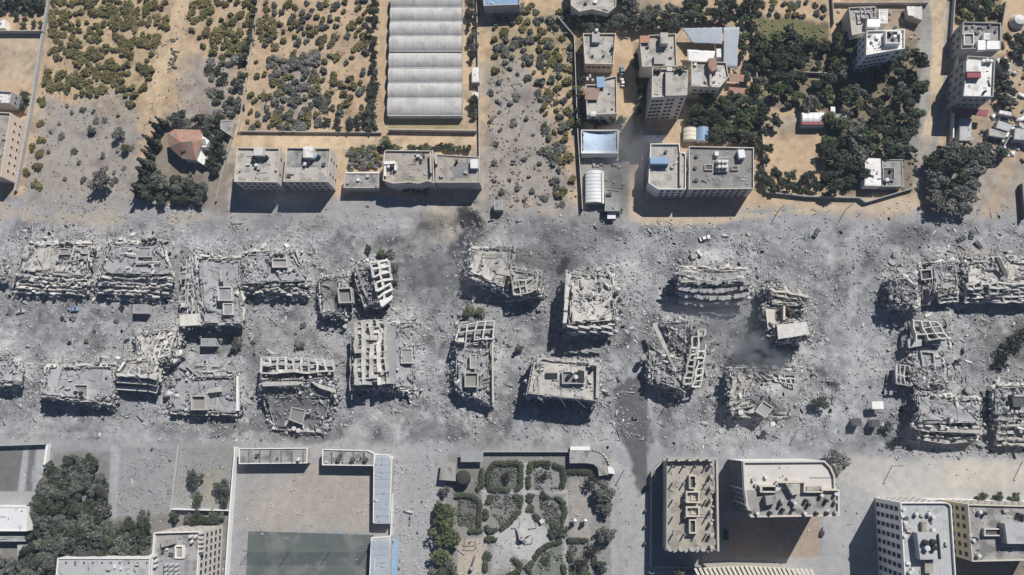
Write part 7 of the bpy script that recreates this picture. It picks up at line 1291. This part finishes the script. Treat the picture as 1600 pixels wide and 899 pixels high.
for x, y, s, lb in ((838, 642, 1, 'large loose boulder pile below the level grey roof'), (911, 645, 1.1, 'pale boulder with shadow on the street right of level grey roof'), (766, 656, .9, 'pale boulder on the open ground below the white walled rooms'), (1010, 305, .5, 'small stone on the sandy lane'), (575, 322, .6, 'dark lump on the ash below the low workshop'), (540, 510, 1, 'pale block tipped left of the strip-floored ruin'), (1082, 402, 1.3, 'large pale boulder above the curved white bands'), (1092, 398, 1.1, 'pale boulder right beside the larger one above curved bands'), (1395, 400, .8, 'pale boulder above the shattered block'), (802, 362, .5, 'white stone above the folded ruin')):
    q = P(x, y); o = link('boulder', CHM[0][rnd.randrange(7)], None, (q.x, q.y, Hs(q.x, q.y) + .5 * s)); o.scale = (1.6 * s, 1.5 * s, 5 * s); o.rotation_euler = (.3, .2, rnd.uniform(0, 6)); tag(o, lb, 'boulder')
# tell alike neighbours apart by where they stand in their group
ORD = ('leftmost', 'second from left', 'third from left', 'fourth from left', 'fifth from left', 'sixth from left', 'seventh from left', 'eighth from left', 'ninth from left', 'tenth from left', 'eleventh from left', 'twelfth from left', 'thirteenth from left')
RW_ = ('top', 'second', 'third', 'fourth', 'fifth', 'sixth', 'seventh', 'eighth')
grp = {}
for o in C.objects:
    if o.parent is None and o.get('group') and o.get('label') and o.get('category') in ('tree', 'shrub', 'conifer'): grp.setdefault((o['group'], o['label']), []).append(o)
for (gname, lab), L in grp.items():
    if len(L) < 2: continue
    words = lab.split(); base = ' '.join(words[:10]); nr = max(1, math.ceil(len(L) / 10)); L.sort(key=lambda o: -o.location.y)
    for k in range(nr):
        row = sorted(L[k * len(L) // nr:(k + 1) * len(L) // nr], key=lambda o: o.location.x)
        for i, o in enumerate(row): o['label'] = base + (', ' + ORD[i] if nr == 1 else ', %s row, %s' % ('bottom' if k == nr - 1 else RW_[k], ORD[i]))
# drifting smoke
def smoke(name, px, py, z, r, dens, colr, label, seed, cut=.42):
    q = P(px, py, z); m = bpy.data.materials.new(name); m.use_nodes = True; t = m.node_tree; t.nodes.clear(); N = t.nodes; L = t.links
    o_ = N.new('ShaderNodeOutputMaterial'); pv = N.new('ShaderNodeVolumePrincipled'); pv.inputs['Color'].default_value = (*colr, 1); pv.inputs['Anisotropy'].default_value = .2
    tc = N.new('ShaderNodeTexCoord'); ns = N.new('ShaderNodeTexNoise'); ns.inputs['Scale'].default_value = 1.7; ns.inputs['Detail'].default_value = 4; ns.inputs['Distortion'].default_value = .6
    ad = N.new('ShaderNodeVectorMath'); ad.inputs[1].default_value = (seed, seed, seed); L.new(tc.outputs['Object'], ad.inputs[0]); L.new(ad.outputs[0], ns.inputs['Vector'])
    ln = N.new('ShaderNodeVectorMath'); ln.operation = 'LENGTH'; L.new(tc.outputs['Object'], ln.inputs[0])
    f = N.new('ShaderNodeMapRange'); f.inputs[1].default_value = .95; f.inputs[2].default_value = .1; L.new(ln.outputs['Value'], f.inputs[0])
    c_ = N.new('ShaderNodeMapRange'); c_.inputs[1].default_value = cut; c_.inputs[2].default_value = cut + .3; L.new(ns.outputs[0], c_.inputs[0])
    a = N.new('ShaderNodeMath'); a.operation = 'MULTIPLY'; L.new(f.outputs[0], a.inputs[0]); L.new(c_.outputs[0], a.inputs[1])
    b2 = N.new('ShaderNodeMath'); b2.operation = 'MULTIPLY'; b2.inputs[1].default_value = dens; L.new(a.outputs[0], b2.inputs[0]); L.new(b2.outputs[0], pv.inputs['Density']); L.new(pv.outputs[0], o_.inputs['Volume'])
    b = MB(); vs = []; n1, n2 = 8, 14
    for i in range(1, n1): vs += [(math.sin(math.pi * i / n1) * math.cos(2 * math.pi * j / n2), math.sin(math.pi * i / n1) * math.sin(2 * math.pi * j / n2), math.cos(math.pi * i / n1)) for j in range(n2)]
    fs = [(i * n2 + j, (i + 1) * n2 + j, (i + 1) * n2 + (j + 1) % n2, i * n2 + (j + 1) % n2) for i in range(n1 - 2) for j in range(n2)] + [tuple(range(n2)), tuple(range((n1 - 2) * n2, (n1 - 1) * n2))[::-1]]
    me = bpy.data.meshes.new(name); me.from_pydata(vs, [], fs); me.materials.append(m); o = link(name, me, None, q); o.scale = r; tag(o, label, kind='stuff')
smoke('smoke', 1190, 552, 6, (13, 10, 7), .8, (.86, .92, 1.0), 'pale blue smoke drifting below the leaning cream building', 1, .34)
smoke('smoke', 1120, 500, 6, (28, 16, 6), .09, (.8, .85, .95), 'thin haze of smoke under the curved white bands', 4, .3)
smoke('smoke', 690, 405, 6, (26, 24, 5), .09, (.85, .87, .92), 'thin pale dust over the open ash left of the folded ruin', 7, .3)
smoke('smoke', 860, 395, 7, (30, 15, 6), .13, (.6, .6, .63), 'thin grey smoke streaming above the tilted pale block', 9, .3)
smoke('smoke', 985, 235, 8, (14, 20, 7), .12, (.8, .86, .97), 'thin blue smoke in the lane beside the tarpaulin yard', 12, .3)
smoke('smoke', 450, 300, 6, (26, 10, 5), .05, (.7, .78, .92), 'thin smoke in the shade under the twin blocks', 15, .3)
litter('yard_litter', [(375, 728), (586, 730), (584, 828), (366, 826)], 260, .1, .4, 'blown grit and scraps over the school yard', ('wall_grey', 'rubble'), seed=21)
litter('park_litter', [(705, 712), (950, 712), (950, 899), (700, 899)], 500, .1, .4, 'grit and fallen scraps over the park', ('wall_grey', 'leaf_ashy'), seed=22)
litter('street_litter', [(612, 705), (690, 705), (670, 899), (612, 899)], 250, .1, .45, 'grit over the street left of the park', ('roof_cream', 'wall_grey'), seed=23)
for k_, pl_ in enumerate(([(766, 726), (812, 726), (812, 763), (766, 763)], [(834, 728), (880, 728), (878, 762), (836, 766)], [(716, 776), (748, 778), (748, 828), (714, 818)], [(768, 774), (810, 774), (806, 800), (785, 824), (766, 800)], [(844, 778), (874, 778), (880, 815), (858, 822), (844, 802)], [(850, 860), (878, 850), (880, 899), (834, 899)], [(888, 852), (920, 852), (920, 899), (888, 899)])):
    litter('bed_planting', pl_, 420, .2, .6, 'dusty low planting in %s garden bed of the park' % ('the upper left', 'the upper right', 'the shaded left', 'the middle left', 'the middle right', 'the lower middle', 'the lower right')[k_], ('leaf_grey',), flat=.6, asp=1.1, seed=60 + k_)
# thin dusty air over the whole place
hb = bpy.data.meshes.new('haze'); bm_ = MB(); bm_.box((0, 0, 147.5), (8400, 8400, 301)); me = bm_.mesh('haze', 'cord'); me.materials.clear()
hm = bpy.data.materials.new('haze_air'); hm.use_nodes = True; t = hm.node_tree; t.nodes.clear(); o_ = t.nodes.new('ShaderNodeOutputMaterial'); pv = t.nodes.new('ShaderNodeVolumePrincipled')
pv.inputs['Color'].default_value = (.6, .76, 1, 1); pv.inputs['Density'].default_value = .00013; pv.inputs['Anisotropy'].default_value = 0; t.links.new(pv.outputs[0], o_.inputs['Volume']); me.materials.append(hm)
tag(link('haze', me), 'thin bluish dusty air over the whole scene', kind='stuff')
print('done', time.time() - T0, len(bpy.data.objects), sum(len(m.polygons) for m in bpy.data.meshes))
